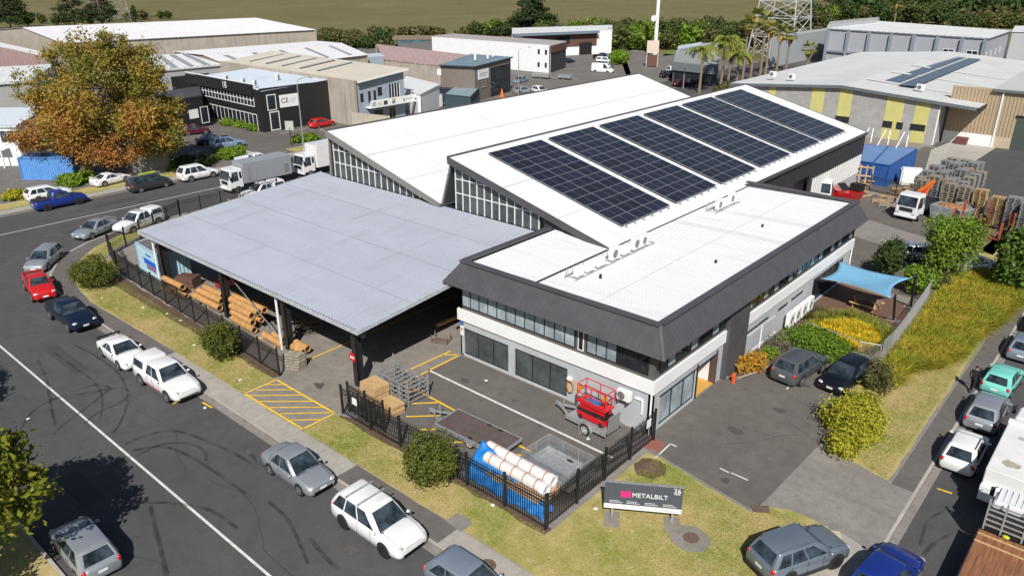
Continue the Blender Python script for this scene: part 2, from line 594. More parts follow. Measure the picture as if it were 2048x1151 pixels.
# soil strips under the fence
sheet('bare_soil', [(-64.2, 22.1), (-39.1, 22.1), (-39.1, 22.75), (-64.2, 23.4)], .022, M_SOIL, jit=.1)
sheet('bare_soil', [(-32.4, 22.05), (-17.2, 22.05), (-17.2, 22.6), (-32.4, 22.6)], .022, M_SOIL, jit=.1)
# yards
sheet('canopy_yard_concrete', [(-64.1, 23.5), (-39.05, 22.7), (-38.95, 19.82), (-32.75, 19.82), (-32.7, 32.15), (-33.0, 42.2), (-64.1, 42.2)], .008, M_YARDC)
sheet('front_yard_asphalt', [(-32.55, 22.62), (-17.5, 22.62), (-17.5, 32.1), (-32.3, 32.1)], .009, M_ASPH2)
sheet('car_park_asphalt', [(-17.85, 32.2), (-17.85, 40.5), (-16.9, 41.2), (-16.25, 43), (-15.9, 45.6), (-14.85, 49.6), (-11.75, 49.5), (-11.2, 45.5), (-10.95, 42.8), (-10.4, 38.2), (-10.62, 31.1), (-10.7, 30.2), (-11, 29.95), (-17.2, 31.0)], .009, M_ASPH2)
sheet('brick_edging', [(-17.6, 31.0), (-16.6, 30.85), (-16.75, 32.0), (-17.75, 32.15)], .014, mat('red_brick_paving', (.25, .10, .07), .85, var=.3, scale=9))
sheet('brick_edging', [(-11.15, 42.9), (-10.3, 42.6), (-9.9, 44.2), (-11.2, 45.5)], .014, MATS['red_brick_paving'])
sheet('garden_soil', [(-17.85, 40.7), (-16.8, 41.5), (-16.2, 43.2), (-15.8, 45.8), (-14.8, 49.75), (-11.6, 49.65), (-11.4, 55.6), (-17.85, 54.6)], .012, M_SOIL)
struct(strip(MB(), [(-17.85, 40.5), (-16.9, 41.2), (-16.25, 43), (-15.9, 45.6), (-14.85, 49.6), (-11.75, 49.5)], -.0, -.16, .09).obj('garden_kerb', M_CONC))
sheet('brick_patio', [(-17.85, 54.9), (-11.5, 55.8), (-11.5, 60.4), (-17.85, 61.5)], .012, mat('brown_brick_paving', (.135, .075, .055), .85, var=.35, scale=8))
sheet('rear_yard_asphalt', [(-27, 63.6), (-17.85, 63.6), (-17.85, 62), (-6.7, 62), (-6.7, 121), (-27, 121)], .007, M_ASPH2)
sheet('concrete_strip', [tuple(p[:2]) for p in pp([(1738, 440), (1700, 470), (1838, 512), (1905, 492)])], .012, M_CONC2)
sheet('concrete_apron', [tuple(p[:2]) for p in pp([(1862, 300), (1938, 268), (2000, 290), (1935, 332), (1927, 380), (1835, 390)])], .012, M_CONC)
sheet('rear_asphalt_pad', [tuple(p[:2]) for p in pp([(2000, 290), (2070, 300), (2070, 420), (1927, 380), (1935, 332)])], .010, M_ASPH)
sheet('west_forecourt', [(-127, 47), (-94.7, 47), (-94.7, 59), (-92, 60), (-92, 100), (-106, 100), (-127, 66)], .012, ground_mat('forecourt_asphalt', (.13, .12, .112), (.165, .155, .14), (.095, .09, .085), .2, 1, 9))
struct(strip(MB(), [(-10.75, 29.72), (-14.2, 30.27), (-16.3, 30.7), (-17.1, 30.95)], 0, .14, .03).obj('car_park_kerb', M_CONC2))


# paint on the ground
def line(mb, a, b_, w, z):
	a, b_ = Vector(a[:2]), Vector(b_[:2])
	d = (b_ - a).normalized()
	n = Vector((-d.y, d.x)) * w / 2
	k = max(1, int((b_ - a).length / 1.2))
	for i in range(k):
		p, q = a.lerp(b_, i / k), a.lerp(b_, (i + 1) / k)
		mb.add([(p - n).to_3d() + Vector((0, 0, z)), (q - n).to_3d() + Vector((0, 0, z)), (q + n).to_3d() + Vector((0, 0, z)), (p + n).to_3d() + Vector((0, 0, z))], [(0, 1, 2, 3)])


struct((lambda mb: (line(mb, (-61, 12.4), (30, 12.5), .13, RZ + .008), mb)[1])(MB()).obj('road_centre_line', M_WLINE))
struct((lambda mb: (line(mb, (-83.6, 20.6), (-83.4, 150), .13, RZ + .008), mb)[1])(MB()).obj('road_centre_line', M_WLINE))
mb = MB()
for a, b_ in (((345, 807), (362, 800)), ((405, 804), (424, 815)), ((1874, 976), (1904, 986)), ((455, 398), (462, 402)), ((539, 945), (543, 946))):
	line(mb, P(*a, RZ), P(*b_, RZ), .12, RZ + .009)
struct(mb.obj('road_yellow_marks', M_YEL))
Z1 = .022
mb = MB()
box = [(-38.8, 19.86), (-32.85, 19.9), (-32.85, 22.1), (-38.8, 22.1)]
for i in range(4):
	line(mb, box[i], box[(i + 1) % 4], .13, Z1)
for a, b_ in (((531, 769), (571, 769)), ((513, 780), (587, 779)), ((497, 791), (604, 790)), ((516, 803), (626, 802)), ((538, 815), (648, 814)), ((561, 827), (660, 825)), ((582, 840), (640, 839))):
	line(mb, P(*a), P(*b_), .1, Z1 + .003)
struct(mb.obj('yellow_hatched_box', M_YEL))
mb = MB()
for a, b_ in (((-39.5, 24.8), (-39.7, 41)), ((-33.55, 26.3), (-33.3, 32.0)), ((-32.42, 27.05), (-32.45, 31.9)), ((-31.95, 27.05), (-21, 26.6)), ((-33.3, 31.3), (-32.6, 31.9))):
	line(mb, a, b_, .13, Z1)
for a, b_ in (((811, 782), (834, 783)), ((819, 807), (875, 805)), ((812, 833), (881, 831)), ((840, 859), (925, 857)), ((890, 885), (975, 882)), ((958, 913), (1078, 908))):
	line(mb, P(*a), P(*b_), .12, Z1 + .003)
struct(mb.obj('yellow_yard_lines', M_YEL))
# yellow edge line under the canopy, along the shadow line of the store
mb = MB()
line(mb, P(455, 578), P(556, 622), .14, Z1)
line(mb, P(575, 632), P(612, 652), .14, Z1)
struct(mb.obj('yellow_yard_lines', M_YEL))
mb = MB()
line(mb, P(857, 740), P(1225, 915), .16, Z1)
struct(mb.obj('white_yard_line', M_WLINE))
mb = MB()
for a, b_ in (((1310, 916), (1341, 887)), ((1341, 887), (1353, 893)), ((1440, 936), (1458, 945)), ((1462, 945), (1496, 960)), ((1573, 778), (1624, 728))):
	line(mb, P(*a), P(*b_), .09, Z1)
struct(mb.obj('white_bay_marks', M_WLINE))
mb = MB()
for a, b_ in (((560, 268), (665, 246)), ((640, 258), (660, 268)), ((395, 247), (418, 243))):
	line(mb, P(*a), P(*b_), .12, .03)
struct(mb.obj('white_bay_marks', M_WLINE))
# rubber left on the road by tyres
m, nt, b = _nt('tyre_rubber_on_road')
b.inputs['Base Color'].default_value = (.022, .022, .023, 1)
b.inputs['Roughness'].default_value = .8
t_ = nt.nodes.new('ShaderNodeBsdfTransparent')
mx = nt.nodes.new('ShaderNodeMixShader')
_o, n_ = mix_noise(nt, (0, 0, 0), (1, 1, 1), 1.2, 5)
rr = nt.nodes.new('ShaderNodeMapRange')
rr.inputs[1].default_value, rr.inputs[2].default_value, rr.inputs[3].default_value, rr.inputs[4].default_value = .35, .7, .04, .5
nt.links.new(n_, rr.inputs[0])
nt.links.new(rr.outputs[0], mx.inputs[0])
nt.links.new(t_.outputs[0], mx.inputs[1])
nt.links.new(b.outputs[0], mx.inputs[2])
nt.links.new(mx.outputs[0], nt.nodes['Material Output'].inputs[0])
M_SKID = m
marks = [[(150, 690), (185, 708), (225, 736), (245, 758), (254, 788), (252, 816), (240, 846), (225, 866)],
		 [(37, 866), (62, 826), (100, 801), (150, 781), (190, 770), (220, 775), (207, 788), (175, 813), (125, 851), (105, 870)],
		 [(100, 799), (160, 788), (205, 780), (248, 776), (257, 790), (235, 808), (200, 822), (165, 850)],
		 [(250, 888), (300, 868), (350, 862), (400, 876), (475, 910), (520, 940)], [(272, 913), (312, 892), (350, 885), (390, 890), (410, 905), (412, 922)],
		 [(265, 900), (325, 893), (375, 910), (437, 948), (507, 998)], [(110, 705), (150, 735), (190, 765), (205, 800), (200, 840)], [(75, 720), (92, 755), (100, 800), (112, 860)],
		 [(537, 1003), (575, 1038), (600, 1088), (617, 1130)], [(620, 1075), (650, 1113), (682, 1140)], [(300, 1010), (312, 1060), (325, 1110), (335, 1160)], [(275, 1005), (350, 1006), (420, 1020), (480, 1060)],
		 [(1840, 1090), (1848, 1060), (1855, 1040), (1890, 1020)], [(1846, 1110), (1870, 1085), (1905, 1065)], [(545, 935), (520, 928), (500, 905)]]
mb = MB()
for L in marks:
	w = [Vector(P(a, c, RZ)[:2]) for a, c in L]
	pts = []
	for i in range(len(w) - 1):
		p0, p1, p2, p3 = w[max(i - 1, 0)], w[i], w[i + 1], w[min(i + 2, len(w) - 1)]
		for k in range(8):
			t = k / 8
			pts.append(.5 * (2 * p1 + (p2 - p0) * t + (2 * p0 - 5 * p1 + 4 * p2 - p3) * t * t + (3 * p1 - p0 - 3 * p2 + p3) * t ** 3))
	wd = R.uniform(.07, .11)
	strip(mb, pts, -wd, wd, RZ + .012 + .0006 * len(mb.f) / 40)
struct(mb.obj('road_tyre_marks', M_SKID, fix=False))
# patches, cracks and stains
mb = MB()
for (x, y, w, h, a) in ((-37, 9.6, 3.4, 1.1, .02), (-52, 14.6, 5.2, .9, 0), (-86.5, 33, 1.2, 4.5, .03), (-79.5, 26, 1.1, 2.4, -.1), (-1.8, 45.5, 1.2, 5, 0), (-25, 8.4, 2.2, 1.4, .1)):
	c_, s_ = math.cos(a), math.sin(a)
	mb.poly([(x + u * w / 2 * c_ - v * h / 2 * s_, y + u * w / 2 * s_ + v * h / 2 * c_, RZ + .006) for u, v in ((-1, -1), (1, -1), (1, 1), (-1, 1))])
struct(mb.obj('road_patches', ground_mat('patch_asphalt', (.066, .066, .068), (.076, .075, .077), (.055, .054, .056), .3, 1.2, 18), fix=False))
mb = MB()
for (x, y, n_, st, h0) in ((-62, 9, 16, .9, .25), (-45, 15.2, 14, .8, -.1), (-33, 14.2, 12, .8, .1), (-40, 7.8, 14, .9, .05), (-86, 24, 14, .9, 1.4), (-3, 36, 12, .8, 1.6), (-14.5, 34, 9, .6, .9), (-13, 39, 8, .6, -.6)):
	pts = [Vector((x, y))]
	hd = h0
	for k in range(n_):
		hd += R.uniform(-.5, .5)
		hd += (h0 - hd) * .3
		pts.append(pts[-1] + Vector((math.cos(hd), math.sin(hd))) * st)
	strip(mb, pts, -.011, .011, (RZ if x < -16 or x > -5 else .009) + .007)
struct(mb.obj('road_cracks', mat('crack_dark', (.03, .03, .031), .9), fix=False))
mb = MB()
for px_, r_, z_ in [((1470, 860), .5, .011), ((1560, 820), .4, .011), ((1610, 770), .45, .011), ((1450, 960), .35, .011), ((1030, 800), .3, .012), ((930, 760), .4, .012), ((1080, 850), .3, .012), ((1000, 790), .16, .012), ((960, 800), .12, .012), ((1225, 820), .3, .012), ((640, 770), .5, .011), ((600, 730), .35, .011), ((150, 800), .3, RZ + .008), ((500, 900), .35, RZ + .008), ((700, 1100), .4, RZ + .008), ((230, 760), .3, RZ + .008)] + [((R.uniform(860, 1250), R.uniform(745, 860)), .06, .012) for _ in range(18)]:
	p_ = P(*px_, z_)
	mb.poly([(p_.x + r_ * math.cos(a * .63) * R.uniform(.5, 1.3), p_.y + r_ * .7 * math.sin(a * .63) * R.uniform(.5, 1.3), z_ + R.uniform(0, .001)) for a in range(10)])
struct(mb.obj('ground_oil_stains', mat('oil_stain', (.088, .08, .075), .6, var=.15), fix=False))
for x_, y_ in ((-44.5, 18.1), (-26, 18.1), (-12.5, 18.1)):
	t = thing('drain_grate', 'iron kerb drain grate ' + {-44.5: 'hidden beside the striped ute', -26: 'near the white SUV with roof bars', -12.5: 'at the lower frame edge by the footpath'}[x_], 'drain', (x_, y_, RZ + .007))
	MB().box(-.35, .35, -.2, .2, 0, .012).obj('grate_frame', M_BLACK, t)
	for k in range(6):
		MB().box(-.3 + k * .11, -.26 + k * .11, -.17, .17, .012, .02).obj('bar', M_GALV, t)
# manholes and concrete lids
M_IRON = mat('rusty_iron_lid', (.13, .085, .065), .8, var=.3, scale=10)
t = thing('manhole', 'round rusty manhole in a concrete collar near the big sign', 'manhole', P(1380, 1077))
MB().prism([(.85 * math.cos(a * .35) * (1.15 if a % 3 else 1), .85 * math.sin(a * .35)) for a in range(18)], .0, .05).obj('collar', M_CONC2, t)
MB().tube([(0.02, .05, .05), (.02, .05, .075)], .36, 20).obj('lid', M_IRON, t)
t = thing('manhole', 'rusty manhole sunk in bare soil beside the picket fence', 'manhole', P(1300, 935))
MB().tube([(0, 0, .0), (0, 0, .05)], .42, 20).obj('lid', M_IRON, t)
sheet('bare_soil', [(P(1300, 935).x + .9 * math.cos(a * .5) * R.uniform(.7, 1.2), P(1300, 935).y + .9 * math.sin(a * .5) * R.uniform(.7, 1.2)) for a in range(12)], .024, M_SOIL)
tag(MB().tube([(0, 0, .005), (0, 0, .03)], .38, 20).obj('manhole', M_IRON, None, P(975, 1130)), 'round brown manhole in the footpath beside the grey hatchback', 'manhole')
tag(MB().prism([(-.55, -.35), (.5, -.42), (.6, .3), (.1, .48), (-.5, .4)], .0, .06).obj('inspection_lid', M_CONC2, None, P(918, 1044), bevel=.02), 'flat grey concrete lid set in the verge by the footpath', 'lid')
tag(MB().box(-.55, .55, -.3, .3, 0, .07).obj('inspection_lid', M_GALV, None, P(703, 829), .35), 'pale steel lid beside the gate post of the picket fence', 'lid')
tag(MB().box(-.3, .3, -.22, .22, 0, .05).obj('inspection_lid', mat('cream_concrete', (.5, .42, .33), .8), None, P(1667, 1068), .5), 'small cream square lid in the grass by the driveway', 'lid')
tag(MB().box(-.4, .4, -.25, .25, 0, .06).obj('inspection_lid', M_IRON, None, P(1521, 1018), .6), 'brown drain lid at the tip of the driveway kerb', 'lid')
# ================================================================ main works: office block, saw-tooth hall, canopy
lerp_ = lambda a, b, t: a + (b - a) * t


def ribbed(name, a, b_, c, d, pitch, h, m, parent=None, base=.62, nrm=None):
	"""ribbed steel sheet on the quad a-b-c-d; the ribs run from edge a-b to edge d-c"""
	a, b_, c, d = map(Vector, (a, b_, c, d))
	n = nrm if nrm else (b_ - a).cross(d - a).normalized()
	if n.z < 0:
		n = -n
	k = max(2, int(round((b_ - a).length / pitch)))
	mb = MB()
	prof = []
	for i in range(k):
		prof += [(i, 0), (i + base, 0), (i + base + .12, h), (i + .88, h)]
	prof.append((k, 0))
	vs, fs = [], []
	for t, z in prof:
		u = t / k
		vs += [a.lerp(b_, u) + n * z, d.lerp(c, u) + n * z]
	for i in range(len(prof) - 1):
		fs.append((2 * i, 2 * i + 2, 2 * i + 3, 2 * i + 1))
	mb.add(vs, fs)
	return mb.obj(name, m, parent, fix=False)


def wall_mb(mb, p0, p1, z0, z1, t, openings=()):
	"""wall from p0 to p1 with thickness t to its left (inward), with rectangular openings (u0,u1,za,zb)"""
	p0, p1 = Vector(p0), Vector(p1)
	L = (p1 - p0).length
	d = (p1 - p0) / L
	n = Vector((-d.y, d.x)) * t

	def piece(u0, u1, za, zb):
		if u1 - u0 < .005 or zb - za < .005:
			return
		q0, q1 = p0 + d * u0, p0 + d * u1
		mb.hexa([(q0.x, q0.y, za), (q1.x, q1.y, za), (q1.x + n.x, q1.y + n.y, za), (q0.x + n.x, q0.y + n.y, za)],
				[(q0.x, q0.y, zb), (q1.x, q1.y, zb), (q1.x + n.x, q1.y + n.y, zb), (q0.x + n.x, q0.y + n.y, zb)])
	us = sorted({0, L} | {v for q in openings for v in q[:2]})
	for a, b_ in zip(us, us[1:]):
		z = z0
		for (u0, u1, za, zb) in sorted((q for q in openings if q[0] < (a + b_) / 2 < q[1]), key=lambda q: q[2]):
			piece(a, b_, z, za)
			z = zb
		piece(a, b_, z, z1)
	return mb


def on_wall(p0, p1, u0, u1, z0, z1, d0, d1):
	"""8 corners of a box lying on the wall line p0-p1, from d0 to d1 outwards (right of the line)"""
	p0, p1 = Vector(p0), Vector(p1)
	d = (p1 - p0).normalized()
	n = Vector((d.y, -d.x))
	q = [p0 + d * u0 + n * d0, p0 + d * u0 + n * d1, p0 + d * u1 + n * d1, p0 + d * u1 + n * d0]
	return [(v.x, v.y, z0) for v in q], [(v.x, v.y, z1) for v in q]


def window(parent, p0, p1, u0, u1, z0, z1, fm, pm, n=1, fr=.06, d=.0, name='window', nz=1, sill=None):
	"""window set on the wall line: a frame with n x nz panes as its children"""
	mb = MB()
	w = (u1 - u0) / n
	for i in range(n + 1):
		uu = u0 + i * w
		mb.hexa(*on_wall(p0, p1, max(u0, uu - fr / 2) if 0 < i < n else (u0 if i == 0 else u1 - fr), (uu + fr / 2) if 0 < i < n else (u0 + fr if i == 0 else u1), z0 + fr, z1 - fr, d, d + .05))
	mb.hexa(*on_wall(p0, p1, u0, u1, z0, z0 + fr, d, d + .052))
	mb.hexa(*on_wall(p0, p1, u0, u1, z1 - fr, z1, d, d + .052))
	for j in range(1, nz):
		zz = z0 + (z1 - z0) * j / nz
		mb.hexa(*on_wall(p0, p1, u0, u1, zz - fr / 2, zz + fr / 2, d, d + .048))
	f = mb.obj(name, fm, parent)
	for i in range(n):
		for j in range(nz):
			za, zb = z0 + (z1 - z0) * j / nz, z0 + (z1 - z0) * (j + 1) / nz
			MB().hexa(*on_wall(p0, p1, u0 + i * w + .01, u0 + (i + 1) * w - .01, za + .01, zb - .01, d + .006, d + .022)).obj('pane', pm[i % len(pm)] if isinstance(pm, list) else pm, f)
	return f


X0, X1, Y0, Y1 = -32.5, -17.9, 32.2, 63.2
off = thing('office_building', 'two storey white and grey office with charcoal ribbed mansard and white roof', 'office building', (0, 0, 0))
SW, SE, NE, NW = (X0, Y0), (X1, Y0), (X1, Y1), (X0, Y1)
mb = MB()
fo = [(.12, 4.2, .1, 2.05), (4.7, 8.85, .1, 2.05)]
wall_mb(mb, SW, SE, 0, 2.6, .25, fo)
ro = [(.9, 4.95, .1, 2.05), (5.05, 7.5, .0, 2.1), (11.2, 15.2, 1.72, 1.98), (16.6, 18.4, 1.65, 1.98), (18.9, 21.2, 1.7, 1.98), (23.0, 29.6, .1, 2.2)]
wall_mb(mb, SE, NE, 0, 2.6, .25, ro)
wall_mb(mb, NE, NW, 0, 5.3, .25)
wall_mb(mb, NW, SW, 0, 5.3, .25)
mb.obj('wall', M_GREYW, off)
mb = MB()
wall_mb(mb, (X0 - .12, Y0 - .14), (X1 + .14, Y0 - .14), 2.6, 3.38, .4)
wall_mb(mb, (X1 + .14, Y0 + .262), (X1 + .14, Y1), 2.6, 3.38, .4)
mb.obj('white_band', M_WHITEW, off)
mb = MB()
wall_mb(mb, SW, SE, 3.38, 5.3, .2)
wall_mb(mb, (X1, Y0 + .2), NE, 3.38, 5.3, .2)
mb.obj('upper_wall', mat('dark_brown_grey_wall', (.10, .095, .09), .7, var=.1), off)
MB().box(X0 - .6, X1 + .75, Y0 - .6, Y1, 5.16, 5.19).obj('soffit', M_MANS, off)
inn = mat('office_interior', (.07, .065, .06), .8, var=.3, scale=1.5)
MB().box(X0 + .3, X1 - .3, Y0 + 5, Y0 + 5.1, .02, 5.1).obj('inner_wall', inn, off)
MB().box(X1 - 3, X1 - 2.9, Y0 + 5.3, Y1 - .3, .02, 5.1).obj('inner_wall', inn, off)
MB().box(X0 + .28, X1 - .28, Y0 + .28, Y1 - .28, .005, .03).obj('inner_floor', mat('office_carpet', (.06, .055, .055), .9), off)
M_ALU = mat('black_aluminium', (.02, .021, .023), .4, var=.15)
# ground floor glazing on the front
for (u0, u1, za, zb), n in ((fo[0], 3), (fo[1], 3)):
	window(off, SW, SE, u0, u1, za, zb, M_ALU, M_SEE, n, .07, -.16)
window(off, SE, NE, .9, 4.95, .1, 2.05, M_ALU, M_PANEL, 3, .1, -.12, 'glazed_door')
# porch recess: mat, white inner wall, posts
MB().box(X1 - 2.2, X1 - .02, Y0 + 5.08, Y0 + 7.48, .03, .05).obj('door_mat', mat('orange_coir_mat', (.62, .33, .07), .85, var=.12, scale=8), off)
MB().box(X1 - 2.2, X1 - .3, Y0 + 7.5, Y0 + 7.56, .05, 2.1).obj('porch_wall', M_WHITEW, off)
MB().box(X1 - .35, X1 + .05, Y0 + 5.0, Y0 + 5.14, 0, 2.3).obj('porch_post', M_ALU, off)
MB().box(X1 - .35, X1 + .05, Y0 + 7.44, Y0 + 7.62, 0, 2.3).obj('porch_post', mat('brown_post', (.10, .06, .055), .6), off)
MB().box(X1 - .05, X1 + .04, Y0 + .78, Y0 + 7.6, 2.06, 2.13).obj('door_head', M_ALU, off)
for (u0, u1, za, zb), n in ((ro[2], 6), (ro[3], 2), (ro[4], 4)):
	window(off, SE, NE, u0, u1, za, zb, M_ALU, M_PANE, n, .04, -.1)
window(off, SE, NE, 23.0, 29.6, .1, 2.2, M_ALU, M_PANE, 5, .08, -.14, 'glazed_door')
pier = MB()
pier.box(X1 + .003, X1 + .32, Y0 + 8.3, Y0 + 11.0, 0, 5.16)
pr_ = pier.obj('dark_pier', M_MANS, off)
for i in range(9):
	MB().box(X1 + .32, X1 + .345, Y0 + 8.4 + i * .31, Y0 + 8.44 + i * .31, .02, 5.1).obj('rib', M_MANS, pr_)
MB().box(X1, X1 + .09, Y0 + 11.4, Y0 + 13.8, .35, 1.66).obj('wall_panel', M_GREYW, off)
MB().box(X1, X1 + .09, Y0 + 14.0, Y0 + 16.2, .35, 1.62).obj('wall_panel', M_GREYW, off)
MB().box(X1, X1 + .12, Y0 + 11.3, Y0 + 16.4, .26, .35).obj('panel_sill', M_WHITEW, off)
for xx, yy in ((X1 - .5, Y0 - .09), (X1 + .09, Y1 - .2), (X1 + .07, Y0 + 13.9)):
	MB().tube([(xx + (.5 if yy < Y0 else 0), yy, .02), (xx + (.5 if yy < Y0 else 0), yy, 2.62 if yy > Y0 + 20 or yy < Y0 else 1.7)], .06, 8).obj('downpipe', M_WHITEW, off)
# upper strip windows, each a dark frame with its panes
window(off, SW, SE, .25, 9.35, 3.62, 5.05, M_ALU, [M_PANEL], 12, .06, .0)
window(off, SW, SE, 9.55, 9.95, 3.6, 5.05, M_WHITE, M_PANE, 1, .05, .0)
window(off, SW, SE, 10.15, 14.25, 3.62, 5.05, M_ALU, [M_PANEL, M_PANEL, M_PANEL, M_PANE, M_PANE, M_PANE], 6, .06, .0)
window(off, SE, NE, .5, 8.2, 3.62, 5.05, M_ALU, [M_PANE, M_PANEL, M_PANE], 9, .06, .0)
window(off, SE, NE, 11.2, 30.4, 3.62, 5.05, M_ALU, [M_PANEL, M_PANE, M_PANE, M_PANEL, M_PANE], 24, .06, .0)
# mansard: backing skin, hip, ribs one by one, cap flashing
zb_, zt_ = 5.2, 6.5
bx0, bx1, by0 = X0 - .85, -17.0, 31.45
tx0, tx1, ty0 = X0 - .15, -18.1, 32.7
ms = MB()
ms.poly([(bx0, by0, zb_), (bx1, by0, zb_), (tx1, ty0, zt_), (tx0, ty0, zt_)])
ms.poly([(bx1, by0, zb_), (bx1, Y1, zb_), (tx1, Y1 - .35, zt_), (tx1, ty0, zt_)])
ms.poly([(bx0, by0, zb_), (tx0, ty0, zt_), (tx0, ty0 + 1.2, zt_), (bx0 + .4, ty0 + 1.2, zb_)])
ms.poly([(bx1, Y1, zb_), (tx1 - 9, Y1, zb_), (tx1 - 9, Y1 - .35, zt_), (tx1, Y1 - .35, zt_)])
man = ms.obj('mansard', M_MANS, off, fix=False)
ef = Vector((0, ty0 - by0, zt_ - zb_))
er = Vector((tx1 - bx1, 0, zt_ - zb_))
frib = MB().beam((0, 0, 0), ef, .035, .05, up=(1, 0, 0)).obj('rib', M_MANS, man, (bx0 + .9, by0 - .01, zb_))
rrib = MB().beam((0, 0, 0), er, .035, .05, up=(0, 1, 0)).obj('rib', M_MANS, man, (bx1 + .01, ty0 + .1, zb_))
x = bx0 + .25
while x < bx1 - .1:
	if tx0 < x <= tx1:
		inst(frib, 'rib', man, (x, by0 - .01, zb_))
	elif x > tx1:
		k = (bx1 - x) / (bx1 - tx1)
		MB().beam((x, by0 - .01, zb_), Vector((x, by0 - .01, zb_)) + ef * k, .035, .05, up=(1, 0, 0)).obj('rib', M_MANS, man)
	else:
		k = (x - bx0) / (tx0 - bx0)
		MB().beam((x, by0 - .01, zb_), Vector((x, by0 - .01, zb_)) + ef * k, .035, .05, up=(1, 0, 0)).obj('rib', M_MANS, man)
	x += .39
y = by0 + .3
while y < Y1 - .1:
	if y >= ty0:
		inst(rrib, 'rib', man, (bx1 + .01, y, zb_))
	else:
		k = (y - by0) / (ty0 - by0)
		MB().beam((bx1 + .01, y, zb_), Vector((bx1 + .01, y, zb_)) + er * k, .035, .05, up=(0, 1, 0)).obj('rib', M_MANS, man)
	y += .36
mb = MB()
mb.beam((tx0 - .1, ty0, zt_ + .01), (tx1 + .1, ty0, zt_ + .01), .42, .1)
mb.beam((tx1, ty0 + .212, zt_ + .012), (tx1, Y1 - .1, zt_ + .012), .42, .1)
mb.beam((tx1 - .212, Y1 - .35, zt_ + .014), (-27.4, Y1 - .35, zt_ + .014), .5, .1)
mb.beam((tx0 + .1, ty0 + .212, zt_ + .006), (tx0 + .1, 41.6, zt_ + .006), .5, .1)
mb.beam((bx1 + .0, by0, zb_), (tx1, ty0, zt_ + .03), .16, .06)
mb.obj('cap_flashing', M_MANS, off)
mb = MB()
mb.box(tx0 + .03, tx0 + .12, ty0, 41.6, 5.9, 6.44)
mb.box(tx0, tx1, ty0 + .12, ty0 + .18, 5.9, 6.44)
mb.box(tx1 - .18, tx1 - .1, ty0 + .2, Y1 - .5, 5.9, 6.44)
mb.box(-27.2, tx1 - .2, Y1 - .5, Y1 - .42, 5.9, 6.44)
mb.obj('parapet_lining', M_MANS, off)
GX = -27.25
ribbed('roof', (tx0 + .35, ty0 + .22, 6.32), (tx0 + .35, 41.9, 6.32), (GX - .15, 41.9, 6.12), (GX - .15, ty0 + .22, 6.12), .26, .02, M_ROOFW, off)
bands = [(ty0 + .22, 49.5, M_ROOFW), (49.5, 50.3, None), (50.3, 54.2, M_ROOFW), (54.2, 55.0, None), (55.0, Y1 - .55, M_ROOFW)]
M_SKYL = mat('aged_roof_sheet', (.62, .63, .64), .5, var=.05)
for a, b_, mm in bands:
	ribbed('roof' if mm else 'skylight_sheet', (GX + .1, a, 6.14), (GX + .1, b_, 6.14), (tx1 - .2, b_, 6.34), (tx1 - .2, a, 6.34), .26, .02, mm or M_SKYL, off)
MB().box(GX - .16, GX + .11, ty0 + .2, Y1 - .6, 6.0, 6.06).obj('roof_gutter', mat('dark_gutter', (.05, .045, .05), .6), off)
for xx, yy in ((-21.3, 52.5), (-20.4, 43.5), (-24.6, 36.6)):
	MB().tube([(0, 0, 0), (0, 0, .28)], .09, 8).obj('vent_pipe', M_BLACK, off, (xx, yy, 6.2))
# blue and white notices on the corner of the front wall
nb = thing('wall_notice', 'blue and white safety notices on the office wall next to the canopy', 'notice', (X0 + .02, Y0 - .015, 0))
MB().box(-.0, .30, -.01, 0, 2.2, 2.55).obj('blue_panel', mat('blue_notice', (.04, .16, .45), .5), nb)
MB().box(-.0, .30, -.01, 0, 1.45, 2.17).obj('white_panel', M_WHITE, nb)
tr = MB()
tr.add([(.04, -.013, 1.85), (.26, -.013, 1.85), (.15, -.013, 2.08)], [(0, 1, 2)])
tr.obj('warning_triangle', mat('notice_red', (.5, .1, .03), .5), nb, fix=False)
# office things seen through the glass
t = thing('reception_desk', 'pale wooden desk behind the office front window', 'desk', (X0 + 6.6, Y0 + 1.3, .03))
MB().box(-1.1, 1.1, -.35, .35, .7, .75).obj('desk_top', M_WOODP, t)
MB().box(-1.08, 1.08, -.33, -.29, 0, .7).obj('front_panel', M_WOODP, t)
t = thing('copier', 'grey copier behind the office front window', 'copier', (X0 + 5.3, Y0 + 1.2, .03))
MB().box(-.35, .35, -.3, .3, 0, 1.0).obj('cabinet', M_GREYW, t, bevel=.03)
MB().box(-.38, .38, -.32, .32, 1.0, 1.12).obj('scanner_lid', M_BLACK, t)
t = thing('office_plant', 'leafy plant in a pot on the floor behind the glass', 'plant', (X0 + 7.9, Y0 + .9, .03))
MB().tube([(0, 0, 0), (0, 0, .4)], [.15, .2], 10).obj('pot', M_WHITE, t)

